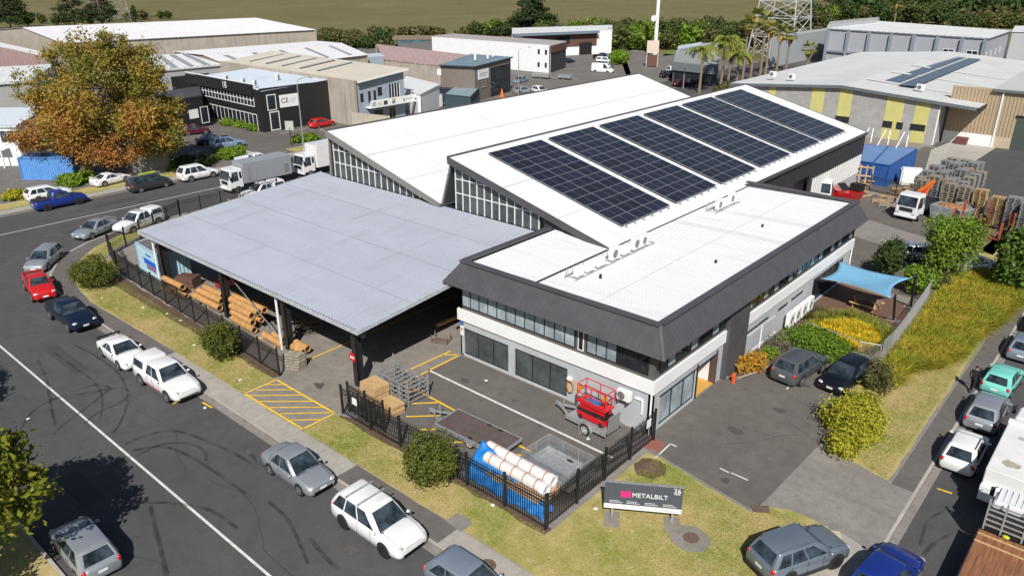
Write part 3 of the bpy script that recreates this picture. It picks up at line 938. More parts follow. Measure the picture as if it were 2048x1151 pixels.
# ---------------------------------------------------------------- saw-tooth hall
hall = thing('sawtooth_hall', 'long workshop hall with two white saw-tooth roofs and glazed gable ends', 'factory hall')
HY0, HY1 = 41.9, 94.2
M_FASCG = mat('grey_fascia', (.20, .195, .185), .6, var=.1)
bays = [(-58.4, -44.0, 10.0, 6.05, M_FASCG, 'grey'), (-42.6, -27.35, 10.0, 6.12, M_MANS, 'dark')]
for xr, xg, zr, zg, fm, cn in bays:
	ov = -.35
	sl = (zg - zr) / (xg - xr)
	ribbed('roof', (xr - .2, HY0 + ov, zr + .06), (xr - .2, HY1, zr + .06), (xg, HY1, zg), (xg, HY0 + ov, zg), .28, .016, M_ROOFW, hall)
	mb = MB()
	q = lambda x, dz: (x, zr + (x - xr) * sl + dz)
	# fascia along the front gable and the rear one
	for yy0, yy1 in ((HY0 + ov - .05, HY0 + ov + .12), (HY1 - .1, HY1 + .05)):
		(xa, za), (xb, zb) = (xr - .25, zr + .07), (xg + .05, zg - .0)
		mb = MB()
		mb.hexa([(xa, yy0, za - .5), (xb, yy0, zb - .42), (xb, yy1, zb - .42), (xa, yy1, za - .5)], [(xa, yy0, za + .02), (xb, yy0, zb + .02), (xb, yy1, zb + .02), (xa, yy1, za + .02)])
		mb.obj('fascia', fm, hall)
	mb = MB()
	mb.box(xr - .32, xr - .12, HY0 + ov, HY1, zr - .22, zr + .16)
	mb.obj('ridge_flashing', M_MANS, hall)
	mb = MB()
	mb.box(xg + .0, xg + .22, HY0 + ov, HY1, zg - .22, zg - .06)
	mb.obj('gutter', M_MANS, hall)
# steep glazed face between the two roofs, end walls, side walls
mb = MB()
mb.hexa([(-44.0, HY0, 5.7), (-43.9, HY0, 5.7), (-43.9, HY1, 5.7), (-44.0, HY1, 5.7)], [(-42.78, HY0, 9.8), (-42.68, HY0, 9.8), (-42.68, HY1, 9.8), (-42.78, HY1, 9.8)])
mb.obj('steep_face', M_MANS, hall)
mb = MB()
wall_mb(mb, (-58.6, HY1), (-58.6, HY0), 0, 9.7, .2)
mb.hexa([(-58.6, HY1 - .2, 0), (-27.4, HY1 - .2, 0), (-27.4, HY1, 0), (-58.6, HY1, 0)], [(-58.6, HY1 - .2, 5.9), (-27.4, HY1 - .2, 5.9), (-27.4, HY1, 5.9), (-58.6, HY1, 5.9)])
for xr, xg, zr, zg, fm, cn in bays:
	mb.add([(xr, HY1 - .1, 5.9), (xg, HY1 - .1, 5.9), (xr, HY1 - .1, zr - .1)], [(0, 1, 2)])
mb.obj('rear_wall', M_DARK, hall)
mb = MB()
wall_mb(mb, (-58.4, HY0), (-33.3, HY0), 0, 5.85, .2)
mb.obj('front_wall', M_DARK, hall)
# east wall: dark cladding above, white fins with glass between, grey plinth, big door
ew = [(-27.4, HY0), (-27.4, HY1)]
mb = MB()
do = (32.2, 36.2)
wall_mb(mb, *ew, 0, 6.0, .2, [(do[0], do[1], 0, 4.1)])
mb.obj('east_wall', M_DARK, hall)
mb = MB()
wall_mb(mb, (-27.33, HY0 + 21.5), (-27.33, HY0 + do[0]), 0, 1.5, .06)
wall_mb(mb, (-27.33, HY0 + do[1]), (-27.33, HY1), 0, 1.5, .06)
mb.obj('plinth', M_GREYW, hall)
fin = None
u = 22.2
while u < 52.0:
	if not do[0] - .6 < u < do[1] + .5:
		if fin is None:
			fin = MB().box(0, .12, -.12, .12, 0, 2.1).obj('fin', M_WHITE, hall, (-27.39, HY0 + u, 1.5))
		else:
			inst(fin, 'fin', hall, (-27.39, HY0 + u, 1.5))
		MB().box(0, .03, .13, .46, 0, 2.1).obj('pane', M_PANE, hall, (-27.39, HY0 + u, 1.5))
	u += .6
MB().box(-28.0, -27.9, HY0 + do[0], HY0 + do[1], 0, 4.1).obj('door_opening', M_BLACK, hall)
# ribs on the dark east cladding
rb = MB().box(0, .03, -.02, .02, 0, 2.3)
first = rb.obj('cladding_rib', M_DARK, hall, (-27.39, HY0 + 21.6, 3.65))
for i in range(1, 50):
	inst(first, 'cladding_rib', hall, (-27.39, HY0 + 21.6 + i * .6, 3.65))
# gable glazing: mullions, two transoms, panes cut to the slope
M_MULL = mat('white_mullion', (.68, .70, .70), .5, var=.06)
for bi, (xr, xg, zr, zg, fm, cn) in enumerate(bays):
	yG = HY0 + .12
	zbase = 5.85
	x_end = xg - .6 if bi == 0 else -33.4
	topz = lambda x: zr - .42 + (x - xr) * (zg - zr) / (xg - xr)
	step = .82 if bi == 0 else .78
	xs = [xr + .15 + i * step for i in range(int((x_end - xr - .15) / step) + 1)]
	rows = [zbase, zbase + 1.35, zbase + 2.5, 99]
	for i, x in enumerate(xs):
		zt = topz(x)
		if zt - zbase > .15:
			MB().box(x - .04, x + .04, yG - .07, yG + .05, zbase, zt).obj('mullion', M_MULL, hall)
		if i + 1 < len(xs):
			x2 = xs[i + 1]
			for r0, r1 in zip(rows, rows[1:]):
				pts = []
				a0, a1 = topz(x + .04), topz(x2 - .04)
				for xx, lim in ((x + .04, a0), (x2 - .04, a1)):
					pts.append((xx, max(r0, zbase), min(r1, lim)))
				if pts[0][2] - pts[0][1] < .08:
					continue
				(xa, z0a, z1a), (xb, z0b, z1b) = pts
				z1b = max(z1b, z0b + .02)
				MB().hexa([(xa, yG - .01, z0a), (xb, yG - .01, z0b), (xb, yG + .01, z0b), (xa, yG + .01, z0a)], [(xa, yG - .01, z1a), (xb, yG - .01, z1b), (xb, yG + .01, z1b), (xa, yG + .01, z1a)]).obj('pane', M_SEE, hall)
	for zz in rows[1:3]:
		xe = min(x_end, xr + (zz - (zr - .42)) * (xg - xr) / (zg - zr))
		MB().box(xr + .1, xe, yG - .06, yG + .045, zz - .035, zz + .035).obj('transom', M_MULL, hall)
	MB().box(xr - .1, x_end + .1, yG - .1, yG + .1, zbase - .12, zbase).obj('sill', mat('rusty_sill', (.22, .18, .14), .8, var=.3, scale=5), hall)
	for xx in (xr + .55, (xr + xg) / 2 - 2.6, (xr + xg) / 2 + .9):
		zt = topz(xx) - .2
		MB().box(xx - .16, xx + .16, yG + .7, yG + 1.0, 0, zt).obj('column', mat('cream_column', (.42, .42, .34), .7, var=.1), hall)
# dark clad end of the second gable, ribs like the photo
xr, xg, zr, zg = bays[1][:4]
tz = lambda x: zr - .42 + (x - xr) * (zg - zr) / (xg - xr)
MB().hexa([(-33.3, HY0, 0), (-27.6, HY0, 0), (-27.6, HY0 + .2, 0), (-33.3, HY0 + .2, 0)], [(-33.3, HY0, tz(-33.3)), (-27.6, HY0, tz(-27.6)), (-27.6, HY0 + .2, tz(-27.6)), (-33.3, HY0 + .2, tz(-33.3))]).obj('gable_cladding', M_DARK, hall)
for i in range(14):
	x = -33.1 + i * .4
	MB().box(x - .02, x + .02, HY0 - .03, HY0 + .003, 5.8, tz(x)).obj('cladding_rib', M_MANS, hall)
MB().beam((-42.75, HY0 - .05, 9.6), (-43.95, HY0 - .05, 5.9), .14, .14).obj('corner_post', M_FASCG, hall)
MB().beam((-58.55, HY0 - .05, 9.6), (-58.75, HY0 - .05, 5.8), .16, .16).obj('corner_post', M_FASCG, hall)
MB().box(-58.3, -27.7, HY0 + .4, HY1 - .4, -.05, .03).obj('hall_floor', M_YARDC, hall)
# racking and machines seen dimly through the glass
for i, (xx, yy) in enumerate(((-55, 50), (-50.5, 53), (-39, 49), (-35, 52))):
	t = thing('storage_rack', 'steel storage rack standing inside the glazed hall', 'rack', (xx, yy, .03), 0, 'racks inside the hall')
	MB().box(-1.4, 1.4, -.5, .5, 5.4, 5.5).obj('shelf', M_GALV, t)
	for sx in (-1.35, 1.35):
		for sy in (-.45, .45):
			MB().box(sx - .05, sx + .05, sy - .05, sy + .05, 0, 6.4).obj('upright', mat('blue_rack', (.05, .12, .25), .5), t)

# ---------------------------------------------------------------- solar arrays
m, nt, b = _nt('solar_cells')
tc = nt.nodes.new('ShaderNodeTexCoord')
sx = nt.nodes.new('ShaderNodeSeparateXYZ')
nt.links.new(tc.outputs['Object'], sx.inputs[0])
def _grid(out, pitch, w):
	a = nt.nodes.new('ShaderNodeMath'); a.operation = 'MULTIPLY'; a.inputs[1].default_value = 1 / pitch
	nt.links.new(out, a.inputs[0])
	f = nt.nodes.new('ShaderNodeMath'); f.operation = 'FRACT'
	nt.links.new(a.outputs[0], f.inputs[0])
	g = nt.nodes.new('ShaderNodeMath'); g.operation = 'LESS_THAN'; g.inputs[1].default_value = w
	nt.links.new(f.outputs[0], g.inputs[0])
	return g.outputs[0]
g1, g2 = _grid(sx.outputs[0], .177, .09), _grid(sx.outputs[1], .172, .05)
mxm = nt.nodes.new('ShaderNodeMath'); mxm.operation = 'MAXIMUM'
nt.links.new(g1, mxm.inputs[0]); nt.links.new(g2, mxm.inputs[1])
oi = nt.nodes.new('ShaderNodeObjectInfo')
rm = nt.nodes.new('ShaderNodeValToRGB')
rm.color_ramp.elements[0].color = (.010, .011, .018, 1)
rm.color_ramp.elements[1].color = (.016, .019, .036, 1)
nt.links.new(oi.outputs['Random'], rm.inputs[0])
xx_ = nt.nodes.new('ShaderNodeMix'); xx_.data_type = 'RGBA'
xx_.inputs[7].default_value = (.05, .052, .065, 1)
nt.links.new(mxm.outputs[0], xx_.inputs[0]); nt.links.new(rm.outputs[0], xx_.inputs[6])
nt.links.new(xx_.outputs[2], b.inputs['Base Color'])
b.inputs['Roughness'].default_value = .2
b.inputs['Specular IOR Level'].default_value = .35
M_CELL = m
M_PFRAME = mat('panel_frame', (.36, .37, .40), .4, .5, var=.05)
sl = math.atan2(6.12 - 10.0, 15.25)
PW, PL = 2.25, 1.105
frame_mb = MB()
for a in ((-PL / 2, PL / 2, -PW / 2, -PW / 2 + .022), (-PL / 2, PL / 2, PW / 2 - .022, PW / 2), (-PL / 2, -PL / 2 + .022, -PW / 2 + .022, PW / 2 - .022), (PL / 2 - .022, PL / 2, -PW / 2 + .022, PW / 2 - .022), (-PL / 2 + .022, PL / 2 - .022, -.008, .008)):
	frame_mb.box(a[0], a[1], a[2], a[3], 0, .042)
cell_mb = MB().box(-PL / 2 + .02, PL / 2 - .02, -PW / 2 + .02, PW / 2 - .02, 0.0, .036)
proto = None
ys = [45.0, 52.75, 60.5, 68.35, 76.1, 83.75]
words = ['first solar array next to the glazed gable', 'second solar array back from the glazed gable', 'third solar array back from the glazed gable', 'fourth solar array back from the glazed gable', 'fifth solar array, one before the rear edge', 'last solar array next to the rear roof edge']
for k in range(6):
	y0 = ys[k]
	arr = thing('solar_array', 'dark ' + words[k], 'solar array', (-41.7, y0, 10.0 + (-41.7 + 42.6) * math.tan(-sl) * -1 + .18), 0, 'solar arrays on the white roof')
	arr.rotation_euler = (0, -sl, 0)
	for i in range(12):
		for j in range(3):
			loc = (PL / 2 + i * (PL + .02), PW / 2 + j * (PW + .025), 0)
			if proto is None:
				fr_ = frame_mb.obj('solar_panel', M_PFRAME, arr, loc)
				ce = cell_mb.obj('cell_sheet', M_CELL, fr_)
				proto = (fr_, ce)
			else:
				f2 = inst(proto[0], 'solar_panel', arr, loc)
				inst(proto[1], 'cell_sheet', f2, (0, 0, 0))
	for j in range(6):
		yy = .4 + j * 1.2
		MB().box(-.1, 13.75, yy - .03, yy + .03, -.13, -.005).obj('mounting_rail', M_GALV, arr)

# ---------------------------------------------------------------- canopy
can = thing('steel_canopy', 'large open canopy with flat ribbed grey steel roof and black posts', 'canopy')
M_ROOFG = mat('grey_roof_steel', (.385, .41, .485), .55, var=.04, scale=.35, stretch=(.5, 1.5, 1))
cx0, cx1, cy0, cy1, cz0, cz1 = -60.6, -32.95, 24.35, 42.1, 4.42, 5.82
ribbed('roof', (cx0, cy0, cz0), (cx1, cy0, cz0), (cx1, cy1, cz1), (cx0, cy1, cz1), .27, .016, M_ROOFG, can)
nt_ = M_ROOFG.node_tree
pb_ = nt_.nodes['Principled BSDF']
_o, _n = mix_noise(nt_, pb_.inputs['Base Color'].links[0].from_socket, (.50, .525, .60), 1.1, 6, .60, .74, stretch=(3.2, .35, 1), rough=.75)
_o, _n = mix_noise(nt_, _o, (.325, .34, .39), .5, 5, .56, .8, stretch=(2.2, .25, 1))
nt_.links.new(_o, pb_.inputs['Base Color'])
mb = MB()
i = 0
x = cx0 + .2
while x < cx1 - .1:
	mb.box(x, x + .12, cy0 - .004, cy0 + .03, cz0 + .001, cz0 + .035)
	x += .27
stuff(mb.obj('eave_notch', M_BLACK, can, fix=False))
for yy in (28.6, 33.3, 38.0):
	zz = lerp_(cz0, cz1, (yy - cy0) / (cy1 - cy0)) + .021
	MB().box(cx0 + .05, cx1 - .05, yy, yy + .035, zz, zz + .006).obj('sheet_lap', mat('lap_shadow_grey', (.33, .35, .40), .6), can)
for yy in [25.2 + 1.6 * k for k in range(11)]:
	mb = MB()
	zz = lerp_(cz0, cz1, (yy - cy0) / (cy1 - cy0)) + .016
	x = cx0 + .25
	while x < cx1 - .1:
		mb.box(x, x + .035, yy, yy + .035, zz, zz + .014)
		x += .54
	stuff(mb.obj('screw_row', M_GALV, can, fix=False))
mb = MB()
mb.hexa([(cx0, cy0 + .05, cz0 - .09), (cx1, cy0 + .05, cz0 - .09), (cx1, cy1, cz1 - .09), (cx0, cy1, cz1 - .09)], [(cx0, cy0 + .05, cz0 - .05), (cx1, cy0 + .05, cz0 - .05), (cx1, cy1, cz1 - .05), (cx0, cy1, cz1 - .05)])
mb.obj('roof_lining', M_DARK, can)
mb = MB()
mb.box(cx0, cx1, cy0 - .12, cy0 + .02, cz0 - .22, cz0 - .02)
mb.obj('front_gutter', mat('light_grey_gutter', (.42, .44, .49), .5), can)
sd = (cz1 - cz0) / (cy1 - cy0)
for xx in (cx0, cx1):
	a, b_ = (xx, cy0 - .1, cz0 - .04), (xx, cy1, cz1 - .04)
	MB().beam(a, b_, .1, .26).obj('barge_flashing', MATS['light_grey_gutter'], can)
MB().box(cx0 + .1, cx1 - .1, cy0 + .35, cy0 + .55, cz0 - .62, cz0 - .24).obj('front_beam', M_BLACK, can)
for i in range(9):
	yy = cy0 + 2.2 + i * 2
	zz = cz0 + (yy - cy0) * sd
	MB().box(cx0 + .1, cx1 - .1, yy, yy + .12, zz - .32, zz - .1).obj('purlin', M_BLACK, can)
for i, xx in enumerate((-34.3, -41.75, -49.5, -58.9)):
	mb = MB()
	mb.box(xx - .19, xx + .19, 24.85, 24.89, 0, cz0 - .1)
	mb.box(xx - .19, xx + .19, 25.31, 25.35, 0, cz0 - .1)
	mb.box(xx - .03, xx + .03, 24.89, 25.31, 0, cz0 - .1)
	mb.obj('post', M_BLACK, can)
	MB().beam((xx, 24.9, cz0 - .45), (xx, cy1 - .2, cz1 - .45), .16, .5).obj('rafter', M_BLACK, can)
	MB().box(xx - .16, xx + .16, cy1 - .5, cy1 - .2, 0, cz1 - .2).obj('post', M_BLACK, can)
	MB().box(xx - .32, xx + .32, 24.7, 25.5, .0, .05).obj('base_plate', M_CONC2, can)
for xx in (-42.1, -59.3):
	MB().tube([(xx, 24.7, cz0 - .2), (xx, 24.7, .02)], .085, 8).obj('downpipe', mat('white_downpipe', (.7, .72, .76), .5), can)
MB().beam((-49.3, 25.1, cz0 - .5), (-42.6, 25.1, .35), .05).obj('brace', M_GALV, can)
MB().beam((-41.9, 25.4, cz0 - .6), (-43.6, 27.6, 3.3), .05).obj('brace', M_GALV, can)
# dark end wall behind the store
MB().box(-33.1, -33.0, 33.0, 41.8, 0, 5.0).obj('end_wall', M_DARK, can)
# no entry disc on the corner post
t = thing('no_entry_sign', 'round red no entry sign with white bar on the corner post', 'sign', (-34.3, 24.83, 0))
MB().tube([(-.1, -.02, 2.05), (-.1, -.05, 2.05)], .3, 24).obj('disc', mat('sign_red', (.55, .02, .03), .4), t)
MB().box(-.29, .09, -.056, -.05, 1.99, 2.11).obj('white_bar', M_WHITE, t)

for (x0_, x1_, z0_, z1_, y_, y2_) in ((-58.4, -44.0, 10.06, 6.05, 41.6, 94.0), (-42.6, -27.35, 10.06, 6.12, 41.6, 94.0)):
	for u in (.36, .70):
		xx, zz = lerp_(x0_, x1_, u), lerp_(z0_, z1_, u)
		MB().hexa([(xx, y_, zz + .012), (xx + .04, y_, zz + .002), (xx + .04, y2_, zz + .002), (xx, y2_, zz + .012)], [(xx, y_, zz + .022), (xx + .04, y_, zz + .012), (xx + .04, y2_, zz + .012), (xx, y2_, zz + .022)]).obj('sheet_lap', mat('pale_lap', (.56, .56, .58), .6), hall)
MB().box(-22.6, -22.56, 33.0, 62.6, 6.262, 6.272).obj('sheet_lap', MATS['pale_lap'], off)
# ---------------------------------------------------------------- air conditioners
def ac_unit(loc, rz, label, group, fan=True, w=.85, h=.62, feet=True):
	t = thing('air_conditioner', label, 'air conditioner', loc, rz, group)
	MB().box(-.16, .16, -w / 2, w / 2, .08, h + .08).obj('casing', M_WHITE, t, bevel=.025)
	if fan:
		r = min(h * .42, w * .3)
		g = MB()
		g.pipe((.16, -w * .14, .08 + h / 2), (.185, -w * .14, .08 + h / 2), r, r * .88, 16)
		for k in range(1, 4):
			g.pipe((.165, -w * .14, .08 + h / 2), (.178, -w * .14, .08 + h / 2), r * (.2 + .18 * k), r * (.14 + .18 * k), 14)
		g.obj('fan_guard', M_GALV, t)
		MB().tube([(.158, -w * .14, .08 + h / 2), (.166, -w * .14, .08 + h / 2)], r * .9, 16).obj('fan_opening', mat('fan_shadow_grey', (.10, .10, .10), .6), t)
	if feet:
		MB().box(-.2, .2, -w * .38, -w * .3, 0, .08).box(-.2, .2, w * .3, w * .38, 0, .08).obj('foot_rail', M_GALV, t)
	return t


g1_ = 'air conditioners on the office roof'
words = ['plain backed white roof unit nearest the mansard edge', 'plain roof unit second from the mansard edge', 'plain roof unit third from the mansard edge', 'roof unit with a single fan after three plain ones', 'squat plain roof unit between two fan units', 'big fan roof unit just below the solar arrays', 'roof unit at the far end of the long row']
for i, (yy, fan, w, h) in enumerate(((35.9, 0, .75, .6), (37.0, 0, .75, .6), (38.15, 0, .75, .6), (39.8, 1, .95, .85), (41.1, 0, .8, .6), (42.4, 1, .95, .85), (43.35, 1, .85, .8))):
	ac_unit((-25.75, yy, 6.22), 0, 'white ' + words[i], g1_, fan, w, h)
for i, (yy, fan, h) in enumerate(((54.5, 1, .8), (55.5, 0, .65), (56.6, 1, .85))):
	ac_unit((-25.8, yy, 6.22), 0, 'white roof unit in the trio by the rear parapet, ' + ('fan unit nearer the street', 'plain unit in the middle', 'tall fan unit nearest the parapet')[i], g1_, fan, .85, h)
for nm, ya, yb in (('long pipe rack behind the row of seven roof units', 35.2, 44.3), ('short pipe rack behind the trio of roof units', 53.4, 57.6)):
	t = thing('pipe_rack', nm, 'pipe rack', (0, 0, 0))
	MB().beam((-26.3, ya, 6.32), (-26.3, yb, 6.32), .05).beam((-25.5, ya, 6.25), (-25.5, yb, 6.25), .05).obj('rail', M_GALV, t)
	y = ya + .2
	while y < yb:
		MB().tube([(-26.3, y, 6.15), (-26.3, y, 6.75 + R.uniform(-.1, .2))], .018, 6).obj('pipe', M_GALV, t)
		MB().tube([(-26.4, y + .15, 6.24), (-25.5, y + .15, 6.24)], .02, 6).obj('cross_pipe', M_GALV, t)
		y += R.uniform(.5, .8)
for i, (yy, w) in enumerate(((50.2, .95), (51.35, .95), (52.5, .95), (53.7, .9))):
	ac_unit((-17.45, yy, .25), 0, 'white condenser by the office wall, ' + ('first of four from the hedge', 'second of four from the hedge', 'third of four from the hedge', 'last of four, nearest the sail')[i], 'condensers along the office wall', True, w, 1.05)
t = ac_unit((-19.45, 32.2 - .35, 1.72), -PI / 2 if 'PI' in globals() else -math.pi / 2, 'white air conditioner bracketed high on the office front wall', None, True, .85, .6)
MB().box(.16, -.36, -.32, -.28, .0, .06).box(-.34, .2, -.33, -.29, -.02, .05).box(-.34, .2, .29, .33, -.02, .05).obj('bracket', M_BLACK, t)
t2 = thing('pipe_cover', 'white plastic pipe cover elbow running down the front wall', 'pipe cover', (0, 0, 0))
MB().box(-18.95, -18.45, 32.1, 32.19, 1.95, 2.05).obj('run', M_WHITE, t2)
MB().box(-18.5, -18.4, 32.1, 32.19, 1.1, 1.95).obj('drop', M_WHITE, t2)
t = thing('hose_reel', 'orange hose coiled on a bracket beside the office window', 'hose', (-23.25, 32.05, 0))
mb = MB()
for k in range(3):
	mb.tube([(.22 * math.cos(a * .42), -.03 - .04 * k, 1.15 + .38 * math.sin(a * .42)) for a in range(16)], .025, 6)
mb.obj('coil', mat('orange_hose', (.55, .25, .05), .6), t)
MB().box(-.25, .05, -.1, .1, 1.5, 1.68).obj('bracket', M_WHITE, t)
# ================================================================ vehicles (local +X is forward)
PI = math.pi
KINDS = {
	# length, width, height, ground clearance, hood z, nose z, belt z, deck z, (windscreen base, roof front, roof rear, rear base) as shares of the length, wheel radius, wheelbase
	'hatch':  (4.15, 1.74, 1.47, .18, .92, .70, .89, .90, (.245, .03, -.36, -.475), .31, 2.58),
	'sedan':  (4.50, 1.75, 1.45, .17, .90, .70, .89, .95, (.215, .04, -.20, -.345), .31, 2.65),
	'coupe':  (4.45, 1.78, 1.33, .15, .86, .64, .86, .93, (.20, .02, -.18, -.37), .33, 2.70),
	'wagon':  (4.60, 1.75, 1.48, .17, .93, .72, .93, .95, (.235, .05, -.40, -.485), .31, 2.68),
	'suv':    (4.70, 1.88, 1.70, .22, 1.05, .84, 1.02, 1.04, (.235, .07, -.39, -.485), .36, 2.75),
	'ute':    (5.30, 1.86, 1.80, .28, 1.13, .92, 1.13, 1.12, (.215, .09, -.13, -.165), .38, 3.22),
	'van':    (4.80, 1.82, 1.82, .19, 1.10, .78, 1.02, 1.02, (.335, .17, -.44, -.49), .33, 2.92),
	'bigvan': (5.40, 1.95, 2.30, .22, 1.20, .85, 1.15, 1.15, (.36, .25, -.47, -.495), .35, 3.2),
}


def lerp(a, b, t):
	return a + (b - a) * t


def body_mesh(L, W, gc, hood, nose, belt, deck, xs4, ute=False):
	h = L / 2
	xf0, xf1, xr1, xr0 = [k * L for k in xs4]
	st = []
	#           x, width share, top z, bottom z
	st.append((-h, .80, deck - .16, gc + .14))
	st.append((-h + .05, .90, deck - .07, gc + .06))
	st.append((-h + .22, .97, deck - .01, gc + .02))
	st.append((-h + .6, 1.0, deck, gc))
	st.append((xr0 + .03 if xr0 > -h + .75 else -h + .8, 1.0, lerp(deck, belt, .6), gc))
	st.append((0, 1.0, belt, gc))
	st.append((xf0 - .05, 1.0, belt, gc))
	st.append((xf0 + .12, .995, hood, gc))
	st.append((lerp(xf0, h, .55), .985, lerp(hood, nose, .32), gc))
	st.append((h - .42, .975, lerp(hood, nose, .66), gc + .01))
	st.append((h - .17, .93, nose + .015, gc + .03))
	st.append((h - .05, .86, nose - .07, gc + .06))
	st.append((h, .74, nose - .19, gc + .12))
	st.sort(key=lambda s: s[0])
	vs, fs = [], []
	for x, ws, zt, zb in st:
		w = W / 2 * ws
		zm = lerp(zb, zt, .62)
		half = [(w * .86, zb), (w * .975, zb + .10), (w, lerp(zb, zt, .45)), (w * .995, zm), (w * .965, zt - .07), (w * .90, zt - .015), (w * .6, zt + .02), (0, zt + .03)]
		ring = [(x, -y, z) for y, z in half] + [(x, y, z) for y, z in reversed(half[:-1])]
		vs += ring
	n = 15
	for i in range(len(st) - 1):
		for k in range(n):
			k2 = (k + 1) % n
			fs.append((i * n + k, i * n + k2, (i + 1) * n + k2, (i + 1) * n + k))
	fs.append(tuple(range(n - 1, -1, -1)))
	fs.append(tuple((len(st) - 1) * n + k for k in range(n)))
	MB.last = st
	return MB().add(vs, fs)


class Cabin:
	"""glasshouse: corner points by height share, panes laid on its faces"""
	def __init__(s, x0, x1, x2, x3, zb, zt, wb, wt, wbr=None, wtr=None):
		s.x0, s.x1, s.x2, s.x3, s.zb, s.zt, s.wb, s.wt = x0, x1, x2, x3, zb, zt, wb, wt

	def mesh(s):
		rows = [0, .35, .7, .92, 1.0]
		vs, fs = [], []
		for t in rows:
			c = .035 * math.sin(math.pi * min(t, 1))
			tt = t
			xf = lerp(s.x0, s.x1, tt) + c
			xr = lerp(s.x3, s.x2, tt) - c
			w = lerp(s.wb, s.wt, tt) + c * .6
			z = lerp(s.zb, s.zt - .05, tt)
			xm = [xr, lerp(xr, xf, .06), lerp(xr, xf, .5), lerp(xr, xf, .94), xf]
			wm = [w * .90, w, w, w, w * .88]
			vs += [(x, -y, z) for x, y in zip(xm, wm)] + [(x, y, z) for x, y in reversed(list(zip(xm, wm)))]
		n = 10
		for i in range(len(rows) - 1):
			for k in range(n):
				k2 = (k + 1) % n
				fs.append((i * n + k, i * n + k2, (i + 1) * n + k2, (i + 1) * n + k))
		# roof: inner ring raised
		xf, xr, w = s.x1 - .10, s.x2 + .08, s.wt * .8
		o = len(vs)
		xm = [xr, lerp(xr, xf, .1), lerp(xr, xf, .5), lerp(xr, xf, .9), xf]
		wm = [w * .85, w, w, w, w * .85]
		zz = [s.zt - .012, s.zt - .003, s.zt, s.zt - .003, s.zt - .012]
		vs += [(x, -y, z) for x, y, z in zip(xm, wm, zz)] + [(x, y, z) for x, y, z in reversed(list(zip(xm, wm, zz)))]
		for k in range(n):
			k2 = (k + 1) % n
			fs.append(((len(rows) - 1) * n + k, (len(rows) - 1) * n + k2, o + k2, o + k))
		for k in range(4):
			fs.append((o + k, o + k + 1, o + 8 - k, o + 9 - k))
		return MB().add(vs, fs)

	def _pane(s, quad, n, off=.016, th=.012):
		q = [p + n * off for p in quad]
		q0 = [p - n * th for p in quad]
		return MB().add(q + q0, [(0, 1, 2, 3), (0, 4, 5, 1), (1, 5, 6, 2), (2, 6, 7, 3), (3, 7, 4, 0)])

	def side(s, sgn, u0, u1, v0, v1, u2=None, u3=None):
		"""pane on one side between shares u (0 rear base, 1 front base) and v (0 belt, 1 roof)"""
		u2 = u0 if u2 is None else u2
		u3 = u1 if u3 is None else u3

		def pt(u, v):
			c = .035 * math.sin(math.pi * v)
			xf = lerp(s.x0, s.x1, v) + c
			xr = lerp(s.x3, s.x2, v) - c
			return Vector((lerp(xr, xf, u), sgn * (lerp(s.wb, s.wt, v) + c * .6), lerp(s.zb, s.zt - .05, v)))
		q = [pt(u0, v0), pt(u1, v0), pt(u3, v1), pt(u2, v1)]
		n = (q[1] - q[0]).cross(q[3] - q[0]).normalized()
		if n.y * sgn < 0:
			n = -n
		return s._pane(q, n)

	def end(s, front, v0, v1, ws=.86):
		def pt(y, v):
			c = .035 * math.sin(math.pi * v)
			x = (lerp(s.x0, s.x1, v) + c) if front else (lerp(s.x3, s.x2, v) - c)
			return Vector((x, y * lerp(s.wb, s.wt, v) * .93, lerp(s.zb, s.zt - .05, v)))
		q = [pt(-ws, v0), pt(ws, v0), pt(ws * .97, v1), pt(-ws * .97, v1)]
		n = (q[1] - q[0]).cross(q[3] - q[0]).normalized()
		if (n.x > 0) != front:
			n = -n
		return s._pane(q, n, .02)


WHEELS = {}


def wheel(parent, x, y, r, rim, sgn, w=.21):
	key = (round(r, 3), rim.name, sgn, w)
	if key not in WHEELS:
		tb = MB().tube([(0, -w / 2, 0), (0, -w / 2 + .03, 0), (0, w / 2 - .03, 0), (0, w / 2, 0)], [r * .93, r, r, r * .93], 22)
		rb = MB()
		rr = r * .68
		rb.pipe((0, sgn * (w / 2 - .05), 0), (0, sgn * (w / 2 + .006), 0), rr, rr * .86, 20)
		for k in range(5):
			a = 2 * PI * k / 5 + .3
			rb.beam((0, sgn * (w / 2 - .012), 0), (math.cos(a) * rr * .9, sgn * (w / 2 - .012), math.sin(a) * rr * .9), r * .2, .03, up=(0, 1, 0))
		rb.tube([(0, sgn * (w / 2 - .05), 0), (0, sgn * (w / 2 + .008), 0)], r * .16, 10)
		to = tb.obj('wheel', M_TYRE, parent, (x, y, r), smooth=True)
		ro = rb.obj('rim', rim, to)
		WHEELS[key] = (to, ro)
		return to
	a, b_ = WHEELS[key]
	c = inst(a, 'wheel', parent, (x, y, r))
	inst(b_, 'rim', c, (0, 0, 0))
	return c


def add_wheels(root, W, r, xf, xr, rim, w=.21):
	for x in (xf, xr):
		for s_ in (-1, 1):
			MB().tube([(0, -.02, 0), (0, .0, 0)], r * 1.16, 20).obj('wheel_arch', M_TRIM, root, (x, s_ * (W / 2 + (.004 if s_ < 0 else .004)) + (.02 if s_ < 0 else 0), r + .02))
			wheel(root, x, s_ * (W / 2 - w / 2 + .025), r, rim, s_, w)


